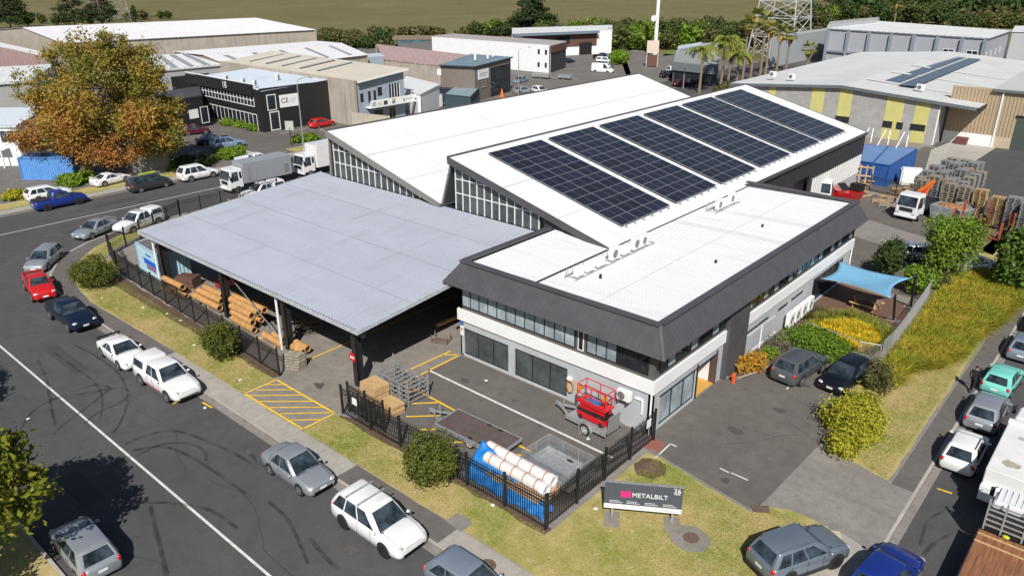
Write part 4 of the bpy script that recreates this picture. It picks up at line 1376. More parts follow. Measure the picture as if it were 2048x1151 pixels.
def car(label, kind, pm, loc, rz, cat='car', L=None, W=None, H=None, rim=None, group=None, rails=None, bars=False, spoiler=False, tray=None, glass=None, sunroof=False, detail=True, stripe=None, name='parked_car', cladding=False, hoodmat=None, sc_=1.0):
	L0, W0, H0, gc, hood, nose, belt, deck, xs4, r, wb = KINDS[kind]
	k = (L or L0) / L0
	L, W, H = L or L0, W or W0, H or H0
	wb *= k
	glass = glass or M_CARGLASS
	t = thing(name, label, cat, loc, rz, group)
	b_ = body_mesh(L, W, gc, hood, nose, belt, deck, xs4, tray)
	body = b_.obj('body', pm, t, smooth=True, sharp=50)
	sts = [q for q in MB.last if q[0] >= xs4[0] * L - .06 and q[0] < L / 2 - .1]
	if detail:
		for s_ in (-1, 1):
			g_ = MB()
			for (xa, wa, za, _), (xb, wb_, zb, _) in zip(sts, sts[1:]):
				ya, yb = s_ * W / 2 * wa * .77, s_ * W / 2 * wb_ * .77
				g_.add([(xa, ya - .008, za + .008), (xb, yb - .008, zb + .008), (xb, yb + .008, zb + .008), (xa, ya + .008, za + .008)], [(0, 1, 2, 3)])
			g_.obj('bonnet_gap', M_TRIM, t, fix=False)
	x0, x1, x2, x3 = [q * L for q in xs4]
	cab = Cabin(x0, x1, x2, x3, belt - .02, H, W / 2 * .93, W / 2 * .72)
	cab.mesh().obj('cabin', pm, t, smooth=True, sharp=40)
	cab.end(True, .03, .95, .95).obj('windscreen', glass, t)
	if kind != 'ute':
		cab.end(False, .16 if kind in ('van', 'bigvan', 'suv', 'hatch', 'wagon') else .05, .88, .84).obj('rear_window', glass, t)
	else:
		cab.end(False, .2, .85, .8).obj('rear_window', glass, t)
	splits = {'hatch': [(.12, .42), (.45, .80)], 'sedan': [(.15, .47), (.50, .80)], 'coupe': [(.2, .44), (.47, .78)], 'wagon': [(.05, .26), (.29, .55), (.58, .82)],
			  'suv': [(.06, .28), (.31, .57), (.60, .83)], 'ute': [(.06, .42), (.46, .82)], 'van': [(.06, .36), (.39, .64), (.67, .86)], 'bigvan': [(.70, .88)]}[kind]
	for s_ in (-1, 1):
		for i, (u0, u1) in enumerate(splits):
			last, first_ = i == len(splits) - 1, i == 0
			cab.side(s_, u0, u1 + (.08 if last else 0), .05, .90, u0 + (.10 if first_ and kind in ('sedan', 'coupe', 'hatch') else .02 if first_ else 0), u1).obj('side_window', glass, t)
	h = L / 2
	for s_ in (-1, 1):
		MB().ball((0, 0, 0), .20, .19, .085, 10, 6).obj('headlight', M_LAMP, t, (h - .185, s_ * W / 2 * .70, nose - .075), smooth=True)
		tz = deck - .16
		tl = MB().ball((0, 0, 0), .10, .12, .15 if kind in ('hatch', 'suv', 'wagon', 'van') else .09, 10, 6)
		tl.obj('tail_light', M_RED, t, (-h + .10, s_ * W / 2 * .80, tz), smooth=True)
		MB().ball((0, 0, 0), .085, .10, .07, 8, 5).obj('mirror', pm, t, (x0 - .20, s_ * (W / 2 + .06), belt + .05), smooth=True)
	gm = MB().box(h - .10, h - .012, -W * .24, W * .24, nose - .27 - (.06 if kind in ('suv', 'ute') else 0), nose - .10)
	gm.obj('grille', M_TRIM, t, bevel=.02)
	MB().box(h - .12, h - .0, -W * .33, W * .33, gc + .08, gc + .24).obj('lower_grille', M_TRIM, t, bevel=.02)
	MB().box(h - .02, h + .012, -.19, .19, gc + .24, gc + .36).obj('number_plate', M_PLATE, t)
	MB().box(-h - .012, -h + .03, -.19, .19, lerp(gc, deck, .5), lerp(gc, deck, .5) + .12).obj('number_plate', M_PLATE, t)
	if detail:
		for s_ in (-1, 1):
			xa = [lerp(x3, x0, q) for q in ([.46, .16, .86] if kind in ('sedan', 'hatch', 'coupe', 'ute') else [.57, .29, .84])]
			for q in xa:
				MB().box(q - .007, q + .007, -.004, .004, gc + .12, belt - .06).obj('door_gap', M_TRIM, t, (0, s_ * (W / 2 - .004), 0))
			for q in xa[:2]:
				MB().box(q + .10, q + .26, -.015, .015, belt - .17, belt - .135).obj('door_handle', pm, t, (0, s_ * (W / 2 + .002), 0))
		MB().box(x0 + .04, x0 + .10, -W * .38, W * .38, belt - .005, belt + .035).obj('wiper_cowl', M_TRIM, t)
	if cladding:
		for s_ in (-1, 1):
			MB().box(-h + .5, h - .5, -.02, .02, gc - .02, gc + .16).obj('side_sill', M_TRIM, t, (0, s_ * (W / 2 - .02), 0))
		MB().box(-h - .02, -h + .1, -W * .42, W * .42, gc + .02, gc + .24).obj('rear_bumper', M_TRIM, t, bevel=.03)
	add_wheels(t, W, r, wb / 2 + .02, -wb / 2 + .02, rim or M_RIM)
	if rails:
		for s_ in (-1, 1):
			MB().beam((x2 + .1, s_ * W * .335, H + .035), (x1 - .12, s_ * W * .335, H + .035), .035, .04).obj('roof_rail', rails, t)
	if bars:
		for q in (.3, .68):
			MB().beam((lerp(x2, x1, q), -W * .42, H + .07), (lerp(x2, x1, q), W * .42, H + .07), .06, .04).obj('roof_bar', M_GALV, t)
	if spoiler:
		sp = MB()
		sp.box(-h + .08, -h + .34, -W * .43, W * .43, deck + .16, deck + .20)
		for s_ in (-1, 1):
			sp.box(-h + .12, -h + .30, s_ * W * .36 - .03, s_ * W * .36 + .03, deck - .03, deck + .17)
		sp.obj('spoiler', spoiler, t, bevel=.015)
	if sunroof:
		MB().box(lerp(x2, x1, .5), x1 - .15, -W * .26, W * .26, H - .012, H + .008).obj('sunroof', glass, t)
	if stripe:
		MB().box(-.9, .95, -.006, .006, gc + .16, gc + .22).obj('stripe', stripe, t, (0, -(W / 2 - .012), 0))
		MB().box(-.9, .95, -.006, .006, gc + .16, gc + .22).obj('stripe', stripe, t, (0, (W / 2 - .012), 0))
	if hoodmat:
		MB().hexa([(x0 + .15, -W * .34, hood + .028), (h - .5, -W * .34, lerp(hood, nose, .66) + .025), (h - .5, W * .34, lerp(hood, nose, .66) + .025), (x0 + .15, W * .34, hood + .028)],
				  [(x0 + .15, -W * .34, hood + .045), (h - .5, -W * .34, lerp(hood, nose, .66) + .04), (h - .5, W * .34, lerp(hood, nose, .66) + .04), (x0 + .15, W * .34, hood + .045)]).obj('bonnet', hoodmat, t)
	if kind == 'ute':
		xa, xb = -h + .10, x3 - .12
		if tray == 'cover':
			MB().box(xa, xb, -W * .44, W * .44, deck + .02, deck + .07).obj('tray_cover', M_TRIM, t, bevel=.02)
		elif tray == 'canopy':
			c2 = Cabin(xb + .06, xb + .02, xa + .12, xa, deck - .02, H + .02, W / 2 * .93, W / 2 * .74)
			cm = c2.mesh().obj('tray_canopy', pm, t, smooth=True, sharp=40)
			for s_ in (-1, 1):
				c2.side(s_, .14, .86, .18, .80).obj('canopy_window', glass, cm)
			c2.end(False, .2, .8, .8).obj('canopy_window', glass, cm)
		elif tray == 'open':
			MB().box(xa + .05, xb - .05, -W * .38, W * .38, deck + .012, deck + .034).obj('tray_liner', mat('tray_liner', (.06, .03, .03), .8), t)
			e = MB()
			for q in ((xa, xb, -W * .43, -W * .38), (xa, xb, W * .38, W * .43), (xa, xa + .05, -W * .38, W * .38), (xb - .05, xb, -W * .38, W * .38)):
				e.box(q[0], q[1], q[2], q[3], deck - .02, deck + .13)
			e.obj('tray_side', pm, t)
	if kind == 'bigvan':
		pass
	if sc_ != 1.0:
		t.scale = (sc_,) * 3
	return t


def ground(a, side, W, z=RZ):
	"""centre of a vehicle from the ground points of its two visible wheels (rear, front); side 1: its right side shows"""
	r_, f_ = P(*a[0], z), P(*a[1], z)
	d = (f_ - r_).normalized()
	n = Vector((-d.y, d.x, 0)) * side
	c = (r_ + f_) / 2 + n * (W / 2)
	return c, math.atan2(d.y, d.x)


WHT = paint('white', (.74, .75, .76))
SILV = paint('silver', (.42, .45, .49), .55, .3)
SILB = paint('silver_blue', (.30, .36, .44), .5, .3)
GREYD = paint('dark_grey', (.055, .058, .062), .4, .3)
GREYM = paint('mid_grey', (.14, .15, .165), .5, .28)
NAVY = paint('navy', (.008, .017, .045), .3, .25)
RED = paint('red', (.52, .012, .012))
REDM = paint('maroon', (.10, .01, .018), .2)
BLUE = paint('blue', (.012, .035, .24), .2)
BLK = paint('black', (.008, .009, .014), .2, .2)
TEAL = paint('teal', (.17, .56, .49))
LBLUE = paint('light_blue', (.30, .42, .58), .4)
STEEL = paint('steel_blue', (.20, .24, .30), .45, .3)

FY = 17.32
# along the front street
car('white SUV with two roof bars and black wheels parked at the kerb', 'suv', WHT, (-23.2, FY, RZ), 0, L=4.88, W=1.92, H=1.72, rim=M_RIMD, bars=True, cladding=False)
car('silver sedan parked at the kerb behind the white SUV with roof bars', 'sedan', SILV, (-29.5, FY - .02, RZ), 0, L=4.35, W=1.70, H=1.52, spoiler=None)
car('white ute with hard tray canopy and red side stripe', 'ute', WHT, (-43.2, FY - .05, RZ), .02, tray='canopy', stripe=mat('stripe_red', (.5, .03, .08), .5), cat='ute')
car('low white coupe with dark rear spoiler tucked behind the striped ute', 'coupe', WHT, (-49.1, FY - .15, RZ), -.03, spoiler=BLK)
car('navy blue ute with covered tray between red ute and white coupe', 'ute', NAVY, (-57.7, FY - .05, RZ), 0, tray='cover', cat='ute', H=1.72)
car('red ute with open tray at the street corner', 'ute', RED, P(66, 590, RZ) + Vector((.1, .55, 0)), -.16, tray='open', cat='ute', L=4.9, W=1.70, H=1.62)
c, a = ground(((124, 517), (101, 540)), -1, 1.7)
car('silver station wagon rounding the corner behind the red ute', 'wagon', SILV, c, math.radians(-42), L=4.5)
c, a = ground(((214, 464), (170, 483)), -1, 1.7)
car('silver sedan with tall boot spoiler nosing towards the corner', 'sedan', SILV, (-76.9, 26.9, RZ), math.radians(-66), spoiler=SILV)
car('white ute with tray canopy parked behind the black picket fence', 'ute', WHT, (-74.7 - .75, 29.9 + .6, RZ), math.radians(-72), tray='canopy', cat='ute', L=5.1, bars=True)
car('grey blue hatchback cut by the frame, parked ahead of the white SUV', 'hatch', SILB, (-17.3, FY, RZ), 0, L=4.25)
car('silver hatchback seen from behind in the shade of the leafy street tree', 'hatch', SILV, P(174, 1128, RZ) + Vector((-.5, .2, 0)), math.radians(178), L=4.25)
# left street
car('bright blue ute with black tray cover and chunky tyres', 'ute', BLUE, (-89.4, 28.3, RZ), PI / 2, tray='cover', cat='ute', rim=M_RIMD, hoodmat=M_TRIM)
car('white station wagon half hidden by the bright blue ute', 'wagon', WHT, (-93.3, 28.6, .02), PI / 2 + .02)
car('white two door coupe with side lettering on the verge under the autumn tree', 'coupe', WHT, (-94.4, 35.9, .02), math.radians(100), L=4.5, spoiler=WHT)
v = car('dark grey van with a ladder and green roll on its roof', 'van', GREYD, (-89.0, 38.0, RZ), PI / 2 + .03, cat='van', L=4.9)
t = thing('roof_ladder', 'silver ladder tied on the dark grey van roof', 'ladder', (-89.0, 38.0, RZ + 1.84), PI / 2 + .03)
for s_ in (-.55, -.2):
	MB().beam((-2.6, s_, .06), (1.3, s_, .06), .05).obj('side_rail', M_GALV, t)
for k in range(9):
	MB().beam((-2.4 + k * .42, -.55, .06), (-2.4 + k * .42, -.2, .06), .03).obj('rung', M_GALV, t)
tag(MB().tube([(-1.2, 0, .12), (.8, 0, .12)], .13, 10).obj('net_roll', mat('lime_roll', (.30, .36, .03), .7), None, (-88.7, 38.0, RZ + 1.84), PI / 2 + .03), 'lime green roll lying on the dark grey van roof', 'roll')
car('white SUV parked alone on the far kerb across from the trucks', 'suv', WHT, (-89.15, 44.1, RZ), PI / 2, L=4.8, H=1.82)
car('pale blue SUV with dark sunroof behind the bright green hedge', 'suv', LBLUE, P(458, 297, 0) + Vector((-.6, .2, 0)), math.radians(80), sunroof=True)
car('maroon car parked in shade before the black building', 'hatch', REDM, P(392, 268, 0), math.radians(75))
car('dark blue car in shade beside the pale blue SUV', 'sedan', NAVY, P(425, 287, 0), math.radians(80))
c, a = ground(((632, 258), (662, 252)), 1, 1.8, 0)
car('red hatchback against the black corrugated wall', 'hatch', RED, c + Vector((.2, .3, 0)), PI / 2 + .05, L=4.4)
car('silver sedan half hidden behind the white box truck', 'sedan', SILV, P(648, 302, RZ) + Vector((0, .5, 0)), math.radians(-90))
car('white ute with dark windows by the canopy corner, next to the grey box truck', 'ute', WHT, P(522, 402, RZ) + Vector((-.9, .9, 0)), math.radians(-90), tray='canopy', cat='ute', L=5.2)
# car park beside the office
car('mid grey SUV with silver roof rails in the office car park', 'suv', GREYM, (-14.35, 44.3, .01), math.radians(83), L=4.4, W=1.8, H=1.66, rails=M_CHROME)
car('glossy black hatchback facing out of the office car park', 'hatch', BLK, (-11.75, 45.1, .01), math.radians(-97), L=4.2, W=1.78)
# right street and corner
car('grey blue SUV parked on the lawn corner, seen from behind', 'suv', STEEL, P(1588, 1128, 0) + Vector((.05, .15, 0)), math.radians(64), L=4.35, W=1.84, H=1.62, rim=M_RIMD, cladding=True, rails=STEEL)
car('bright blue hatchback cut by the lower frame on the side street', 'hatch', BLUE, P(1766, 1168, RZ), math.radians(82), L=4.2)
car('white hatchback with black roof lines parked on the side street', 'hatch', WHT, (-4.25, 41.3, RZ), PI / 2, L=3.9, W=1.69, H=1.51, rails=M_TRIM)
car('silver hatchback with round red tail lamps ahead of the white one', 'hatch', SILV, (-4.25, 46.5, RZ), PI / 2, L=4.2, W=1.76, H=1.5)
car('mint green hatchback with black bumper strip beside the walking person', 'hatch', TEAL, (-4.35, 51.2, RZ), PI / 2 - .06, L=3.85, W=1.68, H=1.42, cladding=True)
car('pale blue hatchback at the frame edge beyond the mint green one', 'hatch', SILB, (-4.1, 57.3, RZ), PI / 2, L=4.1)
car('red hatchback at the frame edge next to the tall grasses', 'hatch', RED, (-3.9, 62.4, RZ), PI / 2, L=4.1)
# rear yard behind the trees
car('silver hatchback half hidden by the round green tree', 'hatch', SILV, P(1945, 540, 0), math.radians(60))
car('silver wagon mostly hidden behind the small yard trees', 'wagon', SILV, P(1850, 520, 0), math.radians(25))
# background cars
# ================================================================ trucks, trailers and machines
def truck(label, loc, rz, L, body=None, W=2.2, cabm=None, group=None, roof_h=2.75):
	"""cab-over truck; local origin at its middle on the ground, front at +L/2"""
	t = thing('truck', label, 'truck', loc, rz, group)
	cabm = cabm or WHT
	h = L / 2
	xf, xb = h, h - 1.75
	b_ = MB()
	b_.hexa([(xb, -W / 2, .62), (xf - .02, -W / 2 + .05, .62), (xf - .02, W / 2 - .05, .62), (xb, W / 2, .62)],
			[(xb, -W / 2, 1.55), (xf, -W / 2 + .05, 1.55), (xf, W / 2 - .05, 1.55), (xb, W / 2, 1.55)])
	b_.hexa([(xb, -W / 2, 1.552), (xf, -W / 2 + .05, 1.552), (xf, W / 2 - .05, 1.552), (xb, W / 2, 1.552)],
			[(xb, -W / 2 + .1, roof_h), (xf - .32, -W / 2 + .14, roof_h - .05), (xf - .32, W / 2 - .14, roof_h - .05), (xb, W / 2 - .1, roof_h)])
	b_.obj('cab', cabm, t, bevel=.05)
	nrm = lambda z: xf - .32 * (z - 1.55) / (roof_h - 1.6)
	z0, z1 = 1.58, roof_h - .22
	MB().hexa([(nrm(z0) - .02, -W * .43, z0), (nrm(z0) + .02, -W * .43, z0), (nrm(z0) + .02, W * .43, z0), (nrm(z0) - .02, W * .43, z0)],
			  [(nrm(z1) - .02, -W * .40, z1), (nrm(z1) + .02, -W * .40, z1), (nrm(z1) + .02, W * .40, z1), (nrm(z1) - .02, W * .40, z1)]).obj('windscreen', M_CARGLASS, t)
	for s_ in (-1, 1):
		yy = s_ * (W / 2 + .012)
		y1_ = s_ * (W / 2 - .07)
		q0 = [(xb + .55, yy - s_ * .04, 1.56), (xf - .25, yy - s_ * .06, 1.56)]
		MB().hexa([(xb + .6, yy - s_ * .05, 1.45), (xf - .22, yy - s_ * .08, 1.45), (xf - .22, yy, 1.45), (xb + .6, yy, 1.45)],
				  [(xb + .6, y1_ - s_ * .05, roof_h - .3), (xf - .48, y1_ - s_ * .05, roof_h - .3), (xf - .48, y1_ + s_ * .02, roof_h - .3), (xb + .6, y1_ + s_ * .02, roof_h - .3)]).obj('side_window', M_CARGLASS, t)
		MB().hexa([(xb + .15, yy - s_ * .05, 1.7), (xb + .42, yy - s_ * .05, 1.7), (xb + .42, yy, 1.7), (xb + .15, yy, 1.7)],
				  [(xb + .15, y1_ - s_ * .05, roof_h - .35), (xb + .42, y1_ - s_ * .05, roof_h - .35), (xb + .42, y1_ + s_ * .02, roof_h - .35), (xb + .15, y1_ + s_ * .02, roof_h - .35)]).obj('side_window', M_CARGLASS, t)
		MB().box(xf - .06, xf + .015, s_ * W * .36 - .18, s_ * W * .36 + .18, .72, .95).obj('headlight', M_LAMP, t, bevel=.02)
		MB().box(xf - .1, xf - .02, s_ * (W / 2 + .16) - .09, s_ * (W / 2 + .16) + .09, 1.7, 2.15).obj('mirror', M_TRIM, t)
		MB().beam((xf - .06, s_ * (W / 2 - .02), 2.25), (xf - .06, s_ * (W / 2 + .16), 2.15), .03).obj('mirror_arm', M_TRIM, t)
	MB().box(xf - .05, xf + .012, -W * .30, W * .30, 1.02, 1.42).obj('grille', M_TRIM, t)
	MB().box(xf - .25, xf + .06, -W / 2 + .02, W / 2 - .02, .42, .68).obj('bumper', cabm, t, bevel=.04)
	MB().box(-h + .2, xb + .6, -.45, .45, .62, .86).obj('chassis', M_BLACK, t)
	r = .42
	for x in (h - 1.0, -h + L * .27):
		for s_ in (-1, 1):
			wheel(t, x, s_ * (W / 2 - .14), r, M_RIM, s_, .26)
	return t


# grey box truck and the white one behind it on the street beside the canopy
t = truck('white cab truck with long grey box body facing along the street', (-80.6, 46.9, RZ), -PI / 2, 8.2)
bx_ = MB().box(-4.1, 2.25, -1.2, 1.2, .95, 3.25).obj('box_body', mat('box_grey', (.27, .29, .32), .5, var=.04), t, bevel=.03)
for k in range(8):
	MB().box(1.35, 1.75, 1.2, 1.225, 1.2 + k * .23, 1.33 + k * .23).obj('vent', M_GALV, bx_)
MB().box(-3.7, -3.05, 1.2, 1.225, 1.3, 2.3).obj('hatch_panel', mat('hatch_grey', (.2, .2, .2), .6), bx_)
t = truck('white truck with tall white box body half hidden by the glazed hall', (-80.5, 56.6, RZ), -PI / 2, 8.0)
MB().box(-4.0, 2.0, -1.2, 1.2, .95, 3.7).obj('box_body', paint('box_white', (.72, .72, .73)), t, bevel=.03)
# white flat deck ute across the street
t = car('white flat deck ute with headboard parked beyond the grey box truck', 'ute', WHT, (-89.1, 52.2, RZ), PI / 2, cat='ute', L=5.2, name='flat_deck_ute')
dk = MB().box(-2.6, -.75, -.98, .98, 1.14, 1.2).obj('deck', M_GALV, t)
for q in ((-2.6, -.75, -.98, -.93), (-2.6, -.75, .93, .98), (-2.6, -2.55, -.93, .93)):
	MB().box(q[0], q[1], q[2], q[3], 1.2, 1.5).obj('drop_side', WHT, t)
mb = MB()
for k in range(6):
	mb.box(-.8, -.75, -.93 + k * .36, -.89 + k * .36, 1.2, 2.0)
mb.box(-.8, -.75, -.95, .95, 2.0, 2.06)
mb.obj('headboard', WHT, t)
# trucks on the side street
t = truck('white truck with rusty brown timber deck and slatted headboard', (-1.0, 32.7, RZ), PI / 2, 7.0, roof_h=2.55)
for k in range(7):
	MB().box(-3.5, 1.35, -1.2 + k * .345, -1.2 + k * .345 + .335, 1.08, 1.15 + .004 * (k % 3)).obj('deck_board', M_WOODB, t)
for xx in (.35, .95):
	MB().box(xx, xx + .09, -1.2, 1.2, 1.165, 1.20).obj('batten', M_WOODP, t)
for s_ in (-1, 1):
	MB().box(-3.5, 1.4, s_ * 1.22 - .03, s_ * 1.22 + .03, 1.0, 1.17).obj('deck_rail', M_BLACK, t)
mb = MB()
for k in range(5):
	mb.box(1.42, 1.48, -1.1, 1.1, 1.4 + k * .27, 1.46 + k * .27)
for yy in (-1.12, -.4, .4, 1.06):
	mb.box(1.41, 1.49, yy, yy + .07, 1.17, 2.75)
mb.obj('headboard', M_GALV, t)
MB().box(1.5, 1.7, -1.1, 1.1, 1.0, 2.2).obj('tool_locker', M_BLACK, t)
for k in range(9):
	MB().box(1.85, 3.0, -.95 + k * .23, -.93 + k * .23, 2.55, 2.575).obj('roof_rib', M_WHITE, t)
tag(MB().ball((0, 0, 0), .16, .1, .08, 8, 5).obj('strap_bundle', mat('lime_strap', (.45, .50, .02), .6), None, (-1.2, 34.05, 1.25 + RZ)), 'lime yellow strap bundle on the truck headboard', 'strap')
t = truck('white box truck with a dirty roof and roof vents ahead of the timber deck truck', (-1.65, 40.9, RZ), PI / 2, 8.0, roof_h=2.4)
bb = MB().box(-3.7, 1.7, -1.18, 1.18, .85, 2.35).obj('box_body', mat('dirty_white_box', (.70, .70, .68), .5, var=.05, col2=(.74, .74, .74), scale=.8), t, bevel=.03)
for k in range(14):
	MB().box(-.0 + k * .0, .32, -.45 + k * .07, -.415 + k * .07, 2.35, 2.365).obj('roof_vent', M_GALV, bb)
MB().box(1.5, 1.75, -1.2, 1.2, 2.3, 2.48).obj('front_lip', WHT, bb)
MB().box(-3.95, -3.65, -1.2, 1.2, .75, 1.5).obj('tail_lift', WHT, t)
sheet('dirt_on_roof', [(-1.9 + .5 * math.cos(a * .7) * R.uniform(.5, 1.2), 38.3 + .35 * math.sin(a * .7) * R.uniform(.5, 1.2)) for a in range(9)], 2.35 + RZ + .006, mat('dirt_stain', (.36, .33, .28), .9), kind='stuff')
# crane truck and others in the rear yard
c = P(1817, 440, 0)
t = truck('white truck with folded orange crane parked in the rear yard', (c.x + .2, c.y + 2.9, 0), math.radians(-98), 7.2)
MB().box(-3.5, 1.2, -1.1, 1.1, .95, 1.1).obj('deck', M_BLACK, t)
mb = MB()
mb.beam((1.45, 0, 1.1), (1.45, 0, 2.6), .3)
mb.beam((1.45, 0, 2.6), (-.9, .5, 3.5), .26)
mb.beam((-.9, .5, 3.5), (.4, .3, 2.2), .2)
mb.obj('crane', mat('crane_orange', (.55, .13, .02), .5), t)
MB().beam((.8, 0, 1.9), (-.1, .3, 3.1), .22).obj('crane_ram', mat('crane_red', (.45, .03, .03), .5), t)
c = P(1628, 378, 1.5)
truck('white cab truck mostly hidden behind the office rear parapet', (c.x + .3, c.y + 2.0, 0), math.radians(-75), 6.5)
c = P(1690, 392, .8)
t = thing('skip_loader', 'bright red steel skip with black chute behind the office', 'skip', (c.x, c.y, 0), math.radians(-20))
MB().hexa([(-1.3, -.8, .1), (1.0, -.8, .1), (1.0, .8, .1), (-1.3, .8, .1)], [(-1.7, -1, 1.5), (1.7, -1, 1.5), (1.7, 1, 1.5), (-1.7, 1, 1.5)]).obj('bin', RED, t)
MB().beam((-.9, .2, 2.0), (1.3, -.3, .9), .9, .12).obj('chute', M_BLACK, t)
MB().box(.2, 1.4, .2, 1.2, 1.5, 2.3).obj('hopper', M_BLACK, t, bevel=.06)


# flat deck trailer
a, b_, c = P(871, 846, .62), P(916, 817, .62), P(1043, 876, .62)
Lt, Wt = (c - b_).length, (b_ - a).length
d = (c - b_).normalized()
t = thing('flat_trailer', 'flat deck tandem trailer with bare brown plywood deck', 'trailer', (0, 0, 0), math.atan2(d.y, d.x))
ctr = (a + c) / 2
t.location = (ctr.x, ctr.y, .01)
hl, hw = Lt / 2, Wt / 2
MB().box(-hl + .05, hl - .05, -hw + .05, hw - .05, .57, .62).obj('deck', mat('trailer_ply', (.105, .08, .075), .7, var=.12, scale=2), t)
mb = MB()
for s_ in (-1, 1):
	mb.box(-hl, hl, s_ * hw - .03, s_ * hw + .03, .5, .64)
	mb.box(-hl, hl, s_ * (hw + .02) - .025, s_ * (hw + .02) + .025, .38, .42)
for x in (-hl, hl):
	mb.box(x - .04, x + .04, -hw + .03, hw - .03, .5, .64)
k = -hl + .4
while k < hl:
	mb.box(k, k + .05, -hw - .03, -hw + .0, .42, .5)
	k += .6
mb.obj('frame', M_GALV, t)
mb = MB()
mb.beam((-hl, -.6, .48), (-hl - 1.15, 0, .5), .09).beam((-hl, .6, .48), (-hl - 1.15, 0, .5), .09)
mb.box(-hl - 1.35, -hl - 1.05, -.09, .09, .45, .62)
mb.tube([(-hl - .75, .22, .02), (-hl - .75, .22, .95)], .045, 8)
mb.obj('drawbar', M_GALV, t)
for x in (.15, .95):
	for s_ in (-1, 1):
		wheel(t, x, s_ * (hw - .15), .33, mat('pale_rim', (.6, .6, .6), .4), s_, .2)
# cage trailer
t = thing('cage_trailer', 'galvanised trailer with mesh cage sides by the picket fence corner', 'trailer', (-19.3, 25.75, .01), math.radians(-2))
MB().box(-1.45, 1.45, -.95, .95, .5, .56).obj('floor', M_GALV, t)
for (x0, x1, y0, y1) in ((-1.5, 1.5, -1.0, -.97), (-1.5, 1.5, .97, 1.0), (-1.5, -1.47, -.97, .97), (1.47, 1.5, -.97, .97)):
	MB().box(x0, x1, y0, y1, .45, .80).obj('side_panel', M_GALV, t)
	mb = MB()
	z = .86
	lng = (x1 - x0) > (y1 - y0)
	for k in range(9):
		mb.box(x0, x1, y0 + .008, y1 - .008, .84 + k * .075, .848 + k * .075) if lng else mb.box(x0 + .008, x1 - .008, y0, y1, .84 + k * .075, .848 + k * .075)
	n = int((x1 - x0 if lng else y1 - y0) / .075)
	for k in range(n):
		if lng:
			mb.box(x0 + k * .075, x0 + k * .075 + .008, y0 + .01, y1 - .01, .8, 1.5)
		else:
			mb.box(x0 + .01, x1 - .01, y0 + k * .075, y0 + k * .075 + .008, .8, 1.5)
	stuff(mb.obj('mesh', M_GALV, t))
	mb = MB()
	mb.box(x0 - .005, x1 + .005, y0 - .005, y1 + .005, 1.5, 1.54)
	m_ = 4 if lng else 3
	for k in range(m_):
		u = k / (m_ - 1)
		mb.beam((lerp(x0, x1, u), lerp(y0, y1, u), .8), (lerp(x0, x1, u), lerp(y0, y1, u), 1.5), .035)
	mb.obj('rail', M_GALV, t)
for s_ in (-1, 1):
	wheel(t, 0, s_ * .98, .32, MATS['pale_rim'], s_, .18)
MB().beam((-1.5, -.5, .45), (-2.5, 0, .45), .08).beam((-1.5, .5, .45), (-2.5, 0, .45), .08).obj('drawbar', M_GALV, t)

# scissor lift riding on its own trailer
t = thing('lift_trailer', 'galvanised single axle trailer under the red scissor lift', 'trailer', (-20.75, 30.75, .01), math.radians(-3))
MB().box(-1.35, 1.35, -.66, .66, .40, .5).obj('bed', M_GALV, t)
MB().box(-1.35, 1.5, -.76, -.72, .34, .62).box(-1.35, 1.5, .72, .76, .34, .62).obj('side_rail', M_GALV, t)
MB().beam((-1.35, -.5, .42), (-2.5, 0, .45), .1).beam((-1.35, .5, .42), (-2.5, 0, .45), .1).obj('drawbar', M_GALV, t)
MB().box(-2.68, -2.4, -.08, .08, .4, .6).tube([(-2.2, .12, .05), (-2.2, .12, .9)], .035, 8).obj('coupling', M_GALV, t)
for s_ in (-1, 1):
	wheel(t, .2, s_ * .88, .33, MATS['pale_rim'], s_, .2)
	mb = MB()
	mb.pipe((.2, s_ * .77, .34), (.2, s_ * .99, .34), .44, .41, 16)
	mb.obj('mudguard', M_GALV, t)
MB().hexa([(1.4, -.5, .36), (1.45, -.5, .36), (1.45, .5, .36), (1.4, .5, .36)], [(1.5, -.5, 1.45), (1.55, -.5, 1.45), (1.55, .5, 1.45), (1.5, .5, 1.45)]).obj('loading_ramp', M_GALV, t)
RDL = mat('lift_red', (.58, .015, .02), .4, var=.08)
t = thing('scissor_lift', 'red scissor lift with railed platform riding on a trailer', 'scissor lift', (-20.6, 30.75, .51), math.radians(-3))
MB().box(-.95, .95, -.4, .4, .12, .52).obj('base', RDL, t, bevel=.02)
MB().box(-.97, .97, -.42, .42, .52, .66).obj('black_band', M_BLACK, t)
for x in (-.7, .7):
	for s_ in (-1, 1):
		MB().tube([(x, s_ * .3, .15), (x, s_ * .42, .15)], .15, 12).obj('wheel', M_TYRE, t)
mb = MB()
for s_ in (-.3, .3):
	for k in range(3):
		mb.beam((-.85, s_, .68 + k * .1), (.85, s_, .78 + k * .1), .05, .06)
		mb.beam((-.85, s_ * .8, .78 + k * .1), (.85, s_ * .8, .68 + k * .1), .05, .06)
mb.obj('scissor_arms', RDL, t)
MB().box(-.98, .98, -.42, .42, 1.02, 1.10).box(-.98, .98, -.43, -.41, 1.1, 1.28).obj('platform', RDL, t)
mb = MB()
for zz in (1.65, 2.15):
	for s_ in (-.41, .41):
		mb.tube([(-.97, s_, zz), (.97, s_, zz)], .028, 8)
	for x in (-.97, .97):
		mb.tube([(x, -.41, zz), (x, .41, zz)], .028, 8)
for x in (-.97, 0, .97):
	for s_ in (-.41, .41):
		mb.tube([(x, s_, 1.1), (x, s_, 2.15)], .028, 8)
mb.obj('guard_rail', RDL, t)
for x in (-.9, .85):
	MB().box(x - .12, x + .12, -.42, -.2, 1.7, 2.0).obj('control_box', mat('control_orange', (.6, .22, .02), .5), t, bevel=.03)
